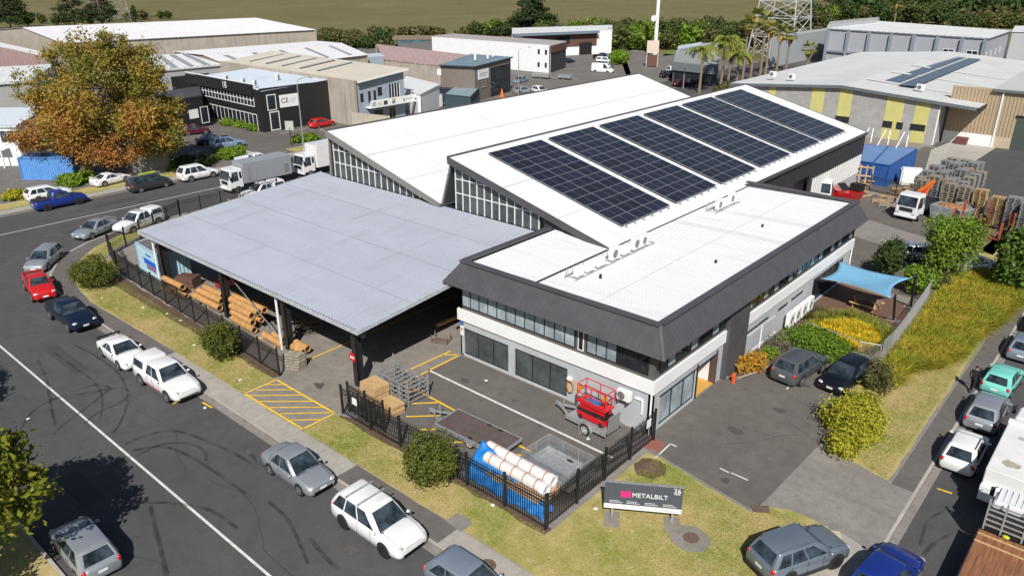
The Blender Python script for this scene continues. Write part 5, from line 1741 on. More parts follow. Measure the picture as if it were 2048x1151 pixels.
MB().box(-.5, .3, -.2, .2, 1.1, 1.25).obj('tool_tray', mat('tray_blue', (.05, .2, .45), .5), t)

# ---------------------------------------------------------------- background vehicles
def far(px, z=0.0):
	p = P(*px, z)
	return (p.x, p.y, p.z)


EZ = -.13
def parked(label, kind, pm, px, deg, **k):
	return car(label, kind, pm, far(px, EZ), math.radians(deg), detail=False, name='distant_' + ('van' if kind in ('van', 'bigvan') else 'car'), **k)


parked('big white van parked before the white walled works', 'bigvan', WHT, (1205, 146), 12, cat='van')
parked('dark blue van in the row behind the big white van', 'van', NAVY, (1208, 138), 12, cat='van')
parked('white ute in the row behind the big white van', 'ute', WHT, (1212, 128), 12, tray='canopy', cat='ute')
parked('black ute at the head of the parked row by the white works', 'ute', BLK, (1205, 119), 12, tray='cover', cat='ute')
parked('dark blue car at the corner of the timber clad works', 'hatch', NAVY, (1136, 127), 80)
parked('silver car parked beside the brown office numbered 22', 'sedan', SILB, (1041, 166), -80)
parked('silver car facing away below the street lamp', 'sedan', SILV, (1046, 187), 75)
parked('white car with dark windows just above the white roof edge', 'hatch', WHT, (1080, 187), -15)
parked('black SUV beside the slate fronted building', 'suv', BLK, (1338, 156), 70)
parked('white van behind the black SUV at the slate fronted building', 'van', WHT, (1351, 147), 70, cat='van')
parked('maroon car under the slate fronted building', 'hatch', REDM, (1362, 172), 80)
parked('dark car parked between the maroon car and the palm', 'hatch', GREYD, (1384, 170), 80)
parked('white car by the palm trunk near the slate fronted building', 'suv', WHT, (1402, 168), 60)
parked('dark hatchback parked close by the feathery palm', 'hatch', BLK, (1420, 166), 60)
parked('white car in the narrow gap beside the white balcony building', 'hatch', WHT, (806, 208), 80)
c = far((1085, 158), EZ)
for i, (dx, lab) in enumerate(((0, 'long grey boat trailer parked by the white works'), (5.5, 'shorter grey box trailer next to the white works'))):
	t = thing('box_trailer', lab, 'trailer', (c[0] + dx * .9, c[1] + dx * .4, EZ), math.radians(10))
	MB().box(-2.4 + i * .8, 2.0 - i * .5, -.9, .9, .5, 1.15).obj('bed', M_GALV, t)
	MB().beam((2.0 - i * .5, 0, .5), (3.4 - i * .5, 0, .45), .1).obj('drawbar', M_GALV, t)
	for s_ in (-1, 1):
		wheel(t, 0, s_ * .95, .32, M_RIM, s_, .2)
# ================================================================ the other buildings of the estate
def slab(name, label, quad, wm, rm, cat='building', th=.22, inset=.25, ribs=0, fasc=None, z0=-.3, parts=True):
	"""building under one flat or tilted roof plane; quad: front-left, front-right, back-right, back-left roof corners"""
	t = thing(name, label, cat)
	q = [Vector(v) for v in quad]
	c = sum(q, Vector()) / 4
	w = []
	for v in q:
		d = (c - v)
		d.z = 0
		w.append(v + d.normalized() * inset * 1.4)
	for i in range(4):
		a, b_ = w[i], w[(i + 1) % 4]
		d = (b_ - a)
		n = Vector((-d.y, d.x, 0)).normalized() * .25
		MB().hexa([(a.x, a.y, z0), (b_.x, b_.y, z0), (b_.x + n.x, b_.y + n.y, z0), (a.x + n.x, a.y + n.y, z0)],
				  [(a.x, a.y, a.z - th), (b_.x, b_.y, b_.z - th), (b_.x + n.x, b_.y + n.y, b_.z - th), (a.x + n.x, a.y + n.y, a.z - th)]).obj('wall', wm[i] if isinstance(wm, list) else wm, t)
	mb = MB()
	mb.hexa([v - Vector((0, 0, th)) for v in q], [v - Vector((0, 0, .04)) for v in q])
	mb.obj('fascia', fasc or rm, t)
	if ribs:
		ribbed('roof', q[0], q[1], q[2], q[3], ribs, .05, rm, t)
	else:
		MB().poly([v - Vector((0, 0, .02)) for v in q]).obj('roof', rm, t)
	return t, [Vector((v.x, v.y)) for v in w]


def gabled(name, label, e0, e1, r0, r1, wm, rm, cat='building', sky_n=0, ribs=.9, z0=-.3):
	t = thing(name, label, cat)
	e0, e1, r0, r1 = map(Vector, (e0, e1, r0, r1))
	b0, b1 = r0 * 2 - e0, r1 * 2 - e1
	b0.z, b1.z = e0.z, e1.z
	ribbed('roof', e0, e1, r1, r0, ribs, .06, rm, t)
	ribbed('roof', b1, b0, r0, r1, ribs, .06, rm, t)
	dn = Vector((0, 0, .15))
	for a, b_ in ((e0, e1), (b1, b0)):
		d = b_ - a
		n = Vector((-d.y, d.x, 0)).normalized() * .4
		a2, b2 = a + n, b_ + n
		n2 = n * .7
		MB().hexa([(a2.x, a2.y, z0), (b2.x, b2.y, z0), (b2.x + n2.x, b2.y + n2.y, z0), (a2.x + n2.x, a2.y + n2.y, z0)],
				  [(a2.x, a2.y, a2.z - .05), (b2.x, b2.y, b2.z - .05), (b2.x + n2.x, b2.y + n2.y, b2.z - .05), (a2.x + n2.x, a2.y + n2.y, a2.z - .05)]).obj('wall', wm, t)
	for a, r_, b_ in ((e0, r0, b0), (e1, r1, b1)):
		ins = ((r1 - r0) if a is e0 else (r0 - r1)).normalized() * .3
		pts = [a, r_, b_, Vector((b_.x, b_.y, z0)), Vector((a.x, a.y, z0))]
		lo = [p + ins - (dn if p.z > 0 else dn * 0) for p in pts]
		hi = [p + ins * 2 - (dn if p.z > 0 else dn * 0) for p in pts]
		n = 5
		MB().add(lo + hi, [tuple(range(n)), tuple(range(2 * n - 1, n - 1, -1))] + [(i, (i + 1) % n, n + (i + 1) % n, n + i) for i in range(n)]).obj('gable_wall', wm, t)
	for k in range(sky_n):
		u = (k + .6) / (sky_n + .3)
		a, b_ = e0.lerp(e1, u), r0.lerp(r1, u)
		w = (e1 - e0).normalized() * .5
		up = Vector((0, 0, .09))
		MB().poly([a.lerp(b_, .12) - w + up, a.lerp(b_, .12) + w + up, a.lerp(b_, .85) + w + up, a.lerp(b_, .85) - w + up]).obj('skylight_strip', mat('grey_skylight', (.30, .31, .33), .5), t)
	return t


M_CWALL = streak_mat('streaked_concrete', (.36, .32, .27), (.42, .38, .33), (.22, .19, .165))
M_CLAD = mat('pale_grey_cladding', (.36, .37, .38), .6, var=.06)
M_PINK = streak_mat('faded_pink_wall', (.34, .22, .22), (.40, .28, .27), (.22, .15, .15))
M_FADED = mat('faded_white_roof', (.66, .67, .68), .55, var=.06, scale=.25)
M_BEIGE = mat('beige_roof', (.50, .465, .40), .6, var=.05, scale=.3)
M_BLKWALL = mat('black_profiled_wall', (.016, .016, .018), .55, var=.25, stretch=(.2, .2, 4))
M_RUST = mat('peeling_red_roof', (.58, .55, .55), .7, col2=(.30, .09, .08), scale=2.2, stretch=(1, 1, 1))
M_BROWN = mat('brown_timber_cladding', (.12, .06, .045), .7, var=.3, stretch=(.4, .4, 6))
M_BLUEG = mat('blue_grey_wall', (.30, .35, .42), .7, var=.04)
M_LBROOF = mat('light_blue_roof', (.52, .58, .66), .5, var=.05, scale=.3)
M_GREEN = mat('steel_blue_roof', (.17, .24, .29), .5, var=.12, scale=.4)

gabled('big_warehouse', 'long warehouse with broad white roof and stained concrete walls by the marsh', P(125, 87, 8), P(634, 60, 8), P(43, 55, 10), P(512, 36, 10), M_CWALL, M_ROOFW)
gabled('mid_warehouse', 'white roofed warehouse with grey skylight strips behind the beige roof', P(480, 140, 6), P(738, 110, 6), P(405, 110, 7), P(683, 86, 7), M_CWALL, M_ROOFW, sky_n=5)
t, w = slab('open_front_shed', 'white roofed shed with a dark open bay behind the autumn tree', [P(305, 142, 6), P(445, 129, 6), P(372, 107, 6.6), P(288, 112, 6.6)], M_CLAD, M_FADED, ribs=1.2)
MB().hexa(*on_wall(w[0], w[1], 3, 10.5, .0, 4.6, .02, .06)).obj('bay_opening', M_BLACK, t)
for k in range(3):
	a, b_ = P(345 + k * 32, 137 - k * 3, 6), P(312 + k * 26, 112 - k * 1.4, 6.6)
	up = Vector((0, 0, .1))
	MB().poly([a + up, a + up + Vector((.0, 1.2, 0)), b_ + up + Vector((.0, 1.2, 0)), b_ + up]).obj('skylight_strip', mat('grey_skylight', (.30, .31, .33), .5), t)
slab('pink_shed', 'low shed with faded pink wall and white roof at the frame edge', [P(-40, 84, 6), P(83, 110, 6), P(83, 103, 6.2), P(-40, 76, 6.2)], M_PINK, M_FADED)
slab('flat_shed', 'white roofed shed partly behind the autumn tree crown', [P(-40, 170, 6), P(60, 162, 6), P(110, 128, 6.3), P(-40, 136, 6.3)], M_CLAD, M_FADED, ribs=1.2)
slab('concrete_roofed_store', 'store with plain grey concrete roof behind the blue windowed office', [P(-50, 226, 5.5), P(70, 222, 5.5), P(75, 172, 5.5), P(-50, 180, 5.5)], M_CLAD, mat('concrete_roof', (.32, .31, .29), .8, var=.12))
# blue windowed office at the left edge
pa, pb = P(-70, 334), P(52, 332)
d = (pb - pa).normalized()
back = Vector((-d.y, d.x, 0)) * 9
t, w = slab('blue_window_office', 'white office with tall blue windows beside the blue container', [pa + Vector((0, 0, 5.2)), pb + Vector((0, 0, 5.2)), pb + back + Vector((0, 0, 6)), pa + back + Vector((0, 0, 6))], M_WHITEW, mat('pale_corrugated_roof', (.60, .66, .72), .5, var=.04), ribs=.5)
L_ = (w[1] - w[0]).length
window(t, w[0], w[1], L_ - 6.5, L_ - 2.6, 3.0, 4.6, M_WHITE, glass_mat('blue_glass', (.02, .06, .12)), 4, .08, .0)
window(t, w[0], w[1], L_ - 2.2, L_ - .3, 3.0, 4.6, M_WHITE, MATS['blue_glass'], 2, .08, .0)
window(t, w[0], w[1], L_ - 5.5, L_ - 3.2, .1, 2.1, M_WHITE, M_PANE, 2, .1, .0, 'glazed_door')
q = on_wall(w[0], w[1], L_ - 7, L_ - 1.4, 2.3, 2.4, 0, 1.3)
MB().hexa(*q).obj('awning', M_WHITE, t)
for u in (L_ - 6, L_ - 2):
	MB().hexa(*on_wall(w[0], w[1], u, u + .15, 0, 2.3, 1.1, 1.25)).obj('awning_post', M_WHITE, t)

# black building with the 18
t = thing('black_office', 'black clad two storey office with white framed windows and number 18', 'office building')
A_, B_, C_ = Vector((-129.5, 65.3)), Vector((-107.0, 64.6)), Vector((-106.7, 77.0))
mb = MB()
wall_mb(mb, A_, B_, -.1, 6.3, .3)
wall_mb(mb, B_, C_, -.1, 6.6, .3)
wall_mb(mb, Vector((-129.5, 77)), A_, -.1, 6.3, .3)
mb.obj('wall', M_BLKWALL, t)
mb = MB()
for (u0, u1, za, zb) in ((-.8, 4.0, 6.3, 6.9), (4.0, 20.8, 6.3, 7.15)):
	mb.hexa(*on_wall(A_, B_, u0, u1, za - .9, zb, 0.02, .35))
mb.obj('parapet', M_BLKWALL, t)
MB().hexa(*on_wall(A_, B_, -.8, 20.8, 7.15, 7.2, -.05, .4)).obj('white_coping', M_WHITE, t)
ribbed('roof', (-130, 65, 6.2), (-106.9, 64.8, 6.2), (-106.8, 77, 6.7), (-130, 77, 6.7), .8, .05, M_LBROOF, t)
window(t, A_, B_, 3.2, 20.6, 3.7, 5.6, M_WHITE, M_PANE, 17, .11, .02, nz=2)
window(t, A_, B_, 1.8, 20.9, .1, 2.6, M_WHITE, M_PANE, 15, .1, .02)
window(t, B_, C_, 1.0, 2.6, 3.2, 5.6, M_WHITE, M_PANE, 1, .12, .02)
window(t, B_, C_, 1.2, 2.9, .1, 3.0, M_WHITE, M_PANE, 1, .14, .02, 'glazed_door')
d = (B_ - A_).normalized()
an = math.atan2(d.y, d.x)
p = A_ + d * 12.5 + Vector((d.y, -d.x)) * .38
text('number_eighteen', '18', 1.5, M_WHITE, t, Matrix.Translation((p.x, p.y, 6.3)) @ Matrix.Rotation(an, 4, 'Z') @ Matrix.Rotation(PI / 2, 4, 'X'))
sg = thing('company_sign', 'white rectangular sign with dark letters CE on the black wall', 'sign')
MB().hexa(*on_wall(B_, C_, 3.2, 6.6, 3.4, 5.3, .02, .1)).obj('board', M_WHITE, sg)
d2 = (C_ - B_).normalized()
p = B_ + d2 * 4.1 + Vector((d2.y, -d2.x)) * .115
text('sign_letters', 'CE', 1.1, mat('sign_ink', (.03, .05, .08), .5), sg, Matrix.Translation((p.x, p.y, 4.4)) @ Matrix.Rotation(math.atan2(d2.y, d2.x), 4, 'Z') @ Matrix.Rotation(PI / 2, 4, 'X'))
for k in range(3):
	MB().hexa(*on_wall(B_, C_, 5.0, 6.2 - .2 * k, 4.6 - k * .28, 4.66 - k * .28, .1, .112)).obj('print_line', mat('grey_print', (.3, .33, .36), .6), sg)
MB().box(-130.5, -129.6, 63.6, 64.4, .1, 1.7).obj('brick_planter', mat('orange_brick', (.42, .17, .09), .85, var=.25, scale=4), t)
g = 'air conditioners on the black office roof'
for i, (px, lab) in enumerate((((453, 158), 'roof unit at the upper end of the black office roof'), ((487, 164), 'roof unit just above the number 18'), ((510, 168), 'roof unit at the notch of the black parapet'), ((556, 156), 'roof unit nearest the beige roof'))):
	ac_unit(P(px[0], px[1] + 4, 6.6), .6, 'beige ' + lab, g, True, 1.0, .8)
# shaded black wing behind the tree
t, w = slab('black_wing', 'low black building in the shade between the autumn tree and the car park', [P(300, 205, 5), P(404, 190, 5), P(398, 172, 5.2), P(300, 186, 5.2)], M_BLKWALL, mat('dark_roof', (.06, .06, .065), .6), inset=.1)
MB().hexa(*on_wall(w[0], w[1], 6.0, 7.6, 1.6, 3.0, .02, .06)).obj('poster_board', M_WHITE, t)
window(t, w[0], w[1], 8.0, 9.4, .6, 3.2, M_WHITE, M_PANE, 1, .1, .02)

# white balcony building, number 20
t = thing('balcony_building', 'beige roofed building with white facade and long white sign balcony numbered 20', 'building')
F0, F1 = Vector((-100.2, 77.3)), Vector((-100.2, 87.6))
mb = MB()
wall_mb(mb, F0, F1, -.2, 7.0, .3, [(1.0, 1.7, 3.6, 5.0), (2.6, 3.2, 3.3, 5.2), (3.7, 4.3, 3.3, 5.2), (4.6, 5.6, 4.2, 5.6), (7.0, 9.4, 3.3, 5.9), (3.6, 5.4, .7, 2.0), (6.8, 8.2, -.1, 2.2)])
mb.add([(-100.2, 77.3, 7.0), (-100.2, 87.6, 7.0), (-100.2, 87.6, 7.9), (-100.5, 77.3, 7.0), (-100.5, 87.6, 7.0), (-100.5, 87.6, 7.9)], [(0, 1, 2), (3, 5, 4), (0, 2, 5, 3), (1, 4, 5, 2)])
mb.obj('facade', M_BLUEG, t)
for (u0, u1, za, zb, n) in ((1.0, 1.7, 3.6, 5.0, 1), (2.6, 3.2, 3.3, 5.2, 1), (3.7, 4.3, 3.3, 5.2, 1), (4.6, 5.6, 4.2, 5.6, 1), (7.0, 9.4, 3.3, 5.9, 4), (3.6, 5.4, .7, 2.0, 2)):
	window(t, F0, F1, u0, u1, za, zb, M_WHITE if n == 4 else M_ALU, M_PANE, n, .1, -.12)
window(t, F0, F1, 6.8, 8.2, -.1, 2.2, mat('tan_frame', (.36, .32, .22), .6), M_PANE, 2, .1, -.12, 'glazed_door')
MB().hexa([(-140, 77.0, -.2), (-99.8, 77.0, -.2), (-99.8, 77.3, -.2), (-140, 77.3, -.2)], [(-140, 77.0, 7.2), (-99.8, 77.0, 7.2), (-99.8, 77.3, 7.2), (-140, 77.3, 7.2)]).obj('concrete_wall', M_CWALL, t)
MB().box(-140, -100.5, 87.3, 87.6, -.2, 7.4).obj('rear_wall', M_WHITEW, t)
ribbed('roof', (-139.5, 77.3, 7.1), (-99.4, 77.3, 7.1), (-99.4, 88.1, 8.1), (-139.5, 88.1, 8.3), .8, .05, M_BEIGE, t)
MB().hexa([(-99.5, 77.3, 6.8), (-99.35, 77.3, 6.8), (-99.35, 88.1, 7.8), (-99.5, 88.1, 7.8)], [(-99.5, 77.3, 7.1), (-99.35, 77.3, 7.1), (-99.35, 88.1, 8.1), (-99.5, 88.1, 8.1)]).obj('fascia', M_WHITE, t)
for k in range(5):
	x = -134 + k * 5.2
	MB().poly([(x, 79.5, 7.5), (x + .8, 79.5, 7.5), (x + .8, 87, 8.25), (x, 87, 8.25)]).obj('skylight_strip', MATS['grey_skylight'], t)
bal = MB().box(-100.2, -98.9, 79.2, 89.4, 2.65, 2.8).obj('balcony', M_WHITE, t)
MB().box(-98.9, -98.82, 79.2, 89.4, 2.7, 3.9).obj('sign_board', M_WHITE, bal)
text('number_twenty', '20', .8, MATS['sign_ink'], bal, Matrix.Translation((-98.80, 79.9, 3.3)) @ Matrix.Rotation(PI / 2, 4, 'Z') @ Matrix.Rotation(PI / 2, 4, 'X'))
pm_ = [mat('print_dark', (.04, .045, .05), .6), mat('print_yellow', (.55, .42, .04), .6), mat('print_blue', (.1, .16, .3), .6), mat('print_teal', (.2, .42, .45), .6)]
for (ya, yb, za, zb, i) in ((81.9, 82.7, 2.95, 3.6, 0), (83.7, 84.4, 3.45, 3.75, 1), (83.7, 84.3, 2.95, 3.4, 2), (86.0, 86.5, 3.0, 3.5, 3), (86.7, 88.3, 3.3, 3.42, 3), (88.6, 89.0, 2.95, 3.3, 2)):
	MB().box(-98.82, -98.808, ya, yb, za, zb).obj('printed_patch', pm_[i], bal)
for k in range(3):
	MB().box(-98.82, -98.808, 80.7, 81.5, 3.0 + k * .2, 3.05 + k * .2).obj('print_line', MATS['grey_print'], bal)
MB().hexa([(-100.3, 76.2, -.1), (-100.0, 76.2, -.1), (-95.5, 80.2, -.1), (-95.8, 80.2, -.1)], [(-100.3, 76.2, 2.4), (-100.0, 76.2, 2.4), (-95.5, 80.2, 1.8), (-95.8, 80.2, 1.8)]).obj('garden_wall', M_CWALL, t)
slab('small_white_store', 'white store with shallow roof tucked beside the balcony building', [P(800, 170, 4.0), P(838, 190, 4.0), P(880, 168, 4.2), P(812, 152, 4.2)], M_WHITEW, M_FADED, inset=.1)
slab('grey_blue_shed', 'pale blue grey shed behind the beige roof', [P(655, 118, 5.5), P(768, 110, 5.5), P(760, 106, 5.5), P(650, 113, 5.5)], M_BLUEG, M_LBROOF, inset=.05)
# red roofed building and the brown office 22
slab('red_roof_building', 'long building with peeling red roof and concrete wall', [P(768, 118, 5), P(880, 131, 5), P(942, 110, 5), P(752, 88, 5)], M_CWALL, M_RUST, inset=.1)
t, w = slab('brown_office', 'brown clad office numbered 22 with steel blue roof', [P(877, 130, 6.6), P(949, 133, 6.6), P(1026, 114, 6.8), P(942, 108, 6.8)], mat('grey_brown_cladding', (.17, .145, .13), .7, var=.15, stretch=(4, 4, .3)), M_GREEN, fasc=M_DARK, ribs=.8, inset=.4)
a, b_ = w[1], w[2]
Lw = (b_ - a).length
window(t, a, b_, Lw * .42, Lw * .97, .2, 5.6, M_ALU, M_PANE, 4, .12, .02, nz=2)
sg = thing('office_sign', 'white sign board high on the brown office wall', 'sign')
MB().hexa(*on_wall(a, b_, Lw * .08, Lw * .36, 3.9, 5.7, .02, .1)).obj('board', M_WHITE, sg)
for k in range(2):
	MB().hexa(*on_wall(a, b_, Lw * .12, Lw * (.33 - .05 * k), 4.9 - k * .35, 5.05 - k * .35, .1, .112)).obj('print_line', MATS['grey_print'], sg)
d2 = (b_ - a).normalized()
p = a + d2 * Lw * .22 + Vector((d2.y, -d2.x)) * .1
text('number_twenty_two', '22', 2.0, mat('pale_brown_numerals', (.34, .30, .28), .6), t, Matrix.Translation((p.x, p.y, 2.9)) @ Matrix.Rotation(math.atan2(d2.y, d2.x), 4, 'Z') @ Matrix.Rotation(PI / 2, 4, 'X'))
for i, (px, lab) in enumerate((((950, 121), 'squat white unit on the steel blue roof'), ((975, 118), 'taller unit on the steel blue roof'), ((985, 114), 'rear unit on the steel blue roof'))):
	ac_unit(P(px[0], px[1], 6.9), .8, 'grey ' + lab, 'air conditioners on the steel blue roof', True, 1.2, 1.1)
for i, (px, lab) in enumerate((((880, 150), 'upper white box on the brown office side wall'), ((895, 164), 'lower white box on the brown office side wall'))):
	c = P(px[0], px[1], 3.6 - i * 1.6)
	tag(MB().box(-.5, .5, -.35, .35, 0, 1.1).obj('wall_unit', M_WHITE, None, c, .7, bevel=.04), lab, 'air conditioner', 'units on the brown office side wall')
# white works and its timber clad wing
t, w = slab('white_works', 'white walled works with a grey roof beside the boat trailers', [P(863, 73, 6.5), P(1101, 90, 6.5), P(1133, 82, 6.5), P(905, 67, 6.5)], [M_WHITEW, M_DARK, M_WHITEW, M_WHITEW], mat('weathered_roof', (.45, .44, .45), .6, var=.15, scale=.2, col2=(.40, .33, .32)), fasc=M_WHITE, inset=.05)
a, b_ = w[0], w[1]
Lw = (b_ - a).length
for u in (Lw - 3.6, Lw - 1.5):
	for z in (1.2, 4.2):
		window(t, a, b_, u, u + .6, z, z + 1.1, M_ALU, M_PANE, 1, .06, .01)
a, b_ = w[1], w[2]
MB().hexa(*on_wall(a, b_, 0, (b_ - a).length, 4.6, 6.2, .02, .25)).obj('brown_fascia', M_BROWN, t)
t, w = slab('timber_wing', 'white works wing with brown timber cladding and black doorway', [P(1024, 68, 6.5), P(1225, 60, 6.5), P(1225, 50, 6.5), P(1024, 56, 6.5)], M_WHITEW, M_FADED, fasc=M_WHITE, inset=.05)
a, b_ = w[0], w[1]
Lw = (b_ - a).length
MB().hexa(*on_wall(a, b_, Lw * .10, Lw * .84, 2.4, 5.9, .02, .12)).obj('timber_cladding', M_BROWN, t)
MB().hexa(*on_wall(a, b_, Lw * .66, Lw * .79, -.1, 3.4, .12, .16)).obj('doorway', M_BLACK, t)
MB().hexa(*on_wall(a, b_, Lw * .42, Lw * .56, 3.2, 5.2, .12, .16)).obj('window', M_PANE, t)
MB().hexa(*on_wall(a, b_, Lw * .0, Lw * .84, 5.9, 6.5, .05, 1.6)).obj('blue_awning', mat('slate_blue_metal', (.16, .21, .27), .5), t)
# slate fronted building and pale walls near the palms
t, w = slab('slate_building', 'slate fronted low building behind the palms with a dark glazed ground floor', [P(1347, 123, 4.4), P(1436, 132, 4.4), P(1440, 108, 4.6), P(1352, 100, 4.6)], mat('slate_wall', (.10, .12, .135), .6, var=.12), mat('grey_flat_roof', (.27, .28, .29), .8, var=.1), inset=.05)
window(t, w[0], w[1], .4, (w[1] - w[0]).length - .4, .1, 2.4, M_ALU, M_PANE, 7, .1, .02)
MB().hexa(*on_wall(w[0], w[1], -.2, (w[1] - w[0]).length + .2, 2.6, 4.3, .02, .4)).obj('slate_fascia', mat('slate_fascia', (.15, .175, .19), .6, var=.08, stretch=(1, 1, 5)), t)
slab('blue_grey_annex', 'blue grey annex wall above the slate fronted building', [P(1356, 98, 5.0), P(1402, 90, 5.0), P(1404, 84, 5.0), P(1356, 92, 5.0)], M_BLUEG, M_LBROOF, inset=.05)
slab('pale_block', 'small pale grey block wall between the annex and the palms', [P(1402, 95, 4.5), P(1436, 92, 4.5), P(1436, 84, 4.5), P(1402, 87, 4.5)], M_CLAD, M_CLAD, inset=.05)
t, w = slab('grey_shed_wall', 'tall pale grey shed with smooth side wall beyond the fan palms', [P(1542, 77, 7), P(1652, 61, 7), P(1672, 53, 7), P(1560, 70, 7)], mat('pale_blue_grey_wall', (.34, .37, .40), .7, var=.05), M_CLAD, inset=.05)
# top right warehouse with pilasters
t, w = slab('pilaster_warehouse', 'large pale grey warehouse with pilasters along its side', [P(1653, 57, 9), P(1978, 77, 9), P(2024, 61, 9), P(1753, 42, 9)], mat('pale_blue_panel', (.37, .39, .43), .7, var=.05), M_FADED, fasc=mat('blue_grey_trim', (.25, .28, .33), .6), inset=.3, ribs=1.5)
a, b_ = w[0], w[1]
Lw = (b_ - a).length
for k in range(8):
	u = Lw * (k / 7) - (.6 if k == 7 else 0)
	MB().hexa(*on_wall(a, b_, u, u + .7, -.2, 8.7, .02, .6)).obj('pilaster', MATS['blue_grey_trim'], t)
MB().hexa(*on_wall(a, b_, 0, Lw * .3, 3.4, 3.9, .02, .5)).obj('ledge', MATS['blue_grey_trim'], t)
for u in (.765, .90):
	window(t, a, b_, Lw * u, Lw * (u + .065), 4.2, 6.2, M_WHITE, M_PANE, 2, .12, .02)
a, b_ = w[1], w[2]
Lw = (b_ - a).length
for k in range(4):
	window(t, a, b_, Lw * (.06 + k * .2), Lw * (.06 + k * .2) + 1.6, 4.4, 5.8, M_WHITE, M_PANE, 2, .1, .02)
slab('end_warehouse', 'pale grey warehouse end continuing beyond the pilaster building', [P(2024, 62, 9), P(2110, 64, 9), P(2110, 50, 9), P(2030, 52, 9)], M_CLAD, M_FADED)
slab('high_grey_parapet', 'pale grey raised parapet block behind the pilaster building', [P(1657, 48, 10), P(1754, 38, 10), P(1758, 34, 10), P(1660, 43, 10)], M_CLAD, M_CLAD, inset=.05)
# yellow striped building
t = thing('yellow_striped_building', 'grey concrete building with tall pale yellow stripes and broad grey roof', 'building')
YS, xr_, xl_ = 122.8, -26.5, -58.0
M_STUC = mat('grey_textured_concrete', (.33, .325, .32), .85, var=.1, scale=1.2, bump=.3, bscale=3)
topn = lambda x: lerp(6.05, 7.05, (x - xr_) / (-40.2 - xr_)) if x > -40.2 else lerp(7.05, 5.75, (x + 40.2) / (xl_ + 40.2))
mb = MB()
pts = [(xr_, -.2), (xr_, topn(xr_)), (-40.2, topn(-40.2)), (xl_, topn(xl_)), (xl_, -.2)]
n = 5
mb.add([(x, YS, z) for x, z in pts] + [(x, YS + .3, z) for x, z in pts], [tuple(range(n)), tuple(range(2 * n - 1, n - 1, -1))] + [(i, (i + 1) % n, n + (i + 1) % n, n + i) for i in range(n)])
mb.obj('front_wall', M_STUC, t)
MB().box(xr_ - .3, xr_, YS + .3, 185, -.2, 5.9).obj('side_wall', M_STUC, t)
MB().box(xl_, xl_ + .3, YS + .3, 185, -.2, 5.6).obj('side_wall', M_CWALL, t)
M_YELS = mat('pale_yellow_paint', (.52, .49, .18), .8, var=.05, scale=1)
for (pa, pb, za, zb) in (((1620, 215), (1645, 218), 0, 1), ((1677, 205), (1703, 205), 0, 1), ((1770, 225), (1806, 225), 0, 1), ((1828, 230), (1858, 230), 0, 1), ((1538, 180), (1552, 180), 0, 1)):
	x0_, x1_ = PY(*pa, YS).x, PY(*pb, YS).x
	zt0, zt1 = topn(x0_) - .03, topn(x1_) - .03
	MB().hexa([(x0_, YS - .03, 0), (x1_, YS - .03, 0), (x1_, YS - .004, 0), (x0_, YS - .004, 0)], [(x0_, YS - .03, zt0), (x1_, YS - .03, zt1), (x1_, YS - .004, zt1), (x0_, YS - .004, zt0)]).obj('yellow_stripe', M_YELS, t)
for (pa, pb, n) in (((1672, 231), (1697, 246), 2), ((1767, 241), (1783, 256), 1), ((1794, 244), (1804, 259), 1), ((1822, 247), (1849, 263), 2), ((1630, 226), (1642, 231), 1)):
	a, b_ = PY(*pa, YS), PY(*pb, YS)
	window(t, (xl_, YS), (xr_, YS), a.x - xl_, b_.x - xl_, b_.z, a.z, M_ALU, M_PANE, n, .08, .04)
ro = MB()
for (xa, xb) in ((-21.6, -40.2), (-40.2, -58.4)):
	za = 5.85 if xa > -30 else topn(xa) + .12
	zb = topn(xb) + .12
	ribbed('roof', (xa, YS - .5, za), (xa, 186, za + .1), (xb, 186, zb + .1), (xb, YS - .5, zb), 1.1, .05, mat('grey_white_roof', (.50, .51, .515), .6, var=.06, scale=.15), t)
	MB().hexa([(xa, YS - .6, za - .4), (xb, YS - .6, zb - .4), (xb, YS - .45, zb - .4), (xa, YS - .45, za - .4)], [(xa, YS - .6, za + .02), (xb, YS - .6, zb + .02), (xb, YS - .45, zb + .02), (xa, YS - .45, za + .02)]).obj('barge_board', mat('slate_barge', (.12, .14, .16), .6), t)
MB().box(-21.7, -21.4, YS - .6, 150, 5.45, 5.85).obj('gutter', M_BLACK, t)
for y in (YS + 8, YS + 20, YS + 32):
	MB().poly([(-22.5, y, 6.0), (-22.5, y + 1.6, 6.0), (-39.5, y + 1.6, 7.3), (-39.5, y, 7.3)]).obj('clear_sheet', M_FADED, t)
MB().tube([(xr_ + .06, YS + .1, 0), (xr_ + .06, YS + .1, 5.9)], .1, 8).obj('downpipe', M_WHITE, t)
for i, (px, lab) in enumerate((((1545, 155), 'roof unit at the low end of the yellow striped roof'), ((1583, 160), 'second roof unit along the yellow striped roof edge'), ((1840, 182), 'roof unit below the small solar arrays'))):
	ac_unit(P(px[0], px[1], 6.7), -PI / 2, 'white ' + lab, 'units on the yellow striped roof', True, 1.1, .9)
for i, (A, Bq) in enumerate((((1765, 164), (1905, 114)), ((1795, 172), (1935, 117)))):
	a, b_ = P(*A, 6.9), P(*Bq, 7.0)
	arr = thing('solar_array', ('bluish solar panel row on the yellow striped building, upper row', 'bluish solar panel row on the yellow striped building, lower row')[i], 'solar array', (a.x, a.y, 6.9), math.atan2(b_.y - a.y, b_.x - a.x), 'solar rows on the yellow striped building')
	n = 9
	L_ = (b_ - a).length
	for k in range(n):
		MB().box(k * L_ / n + .08, (k + 1) * L_ / n - .08, -2.4, -.1, .1 + i * .02, .16 + i * .02).obj('solar_panel', mat('blue_solar_glass', (.05, .075, .13), .2), arr)
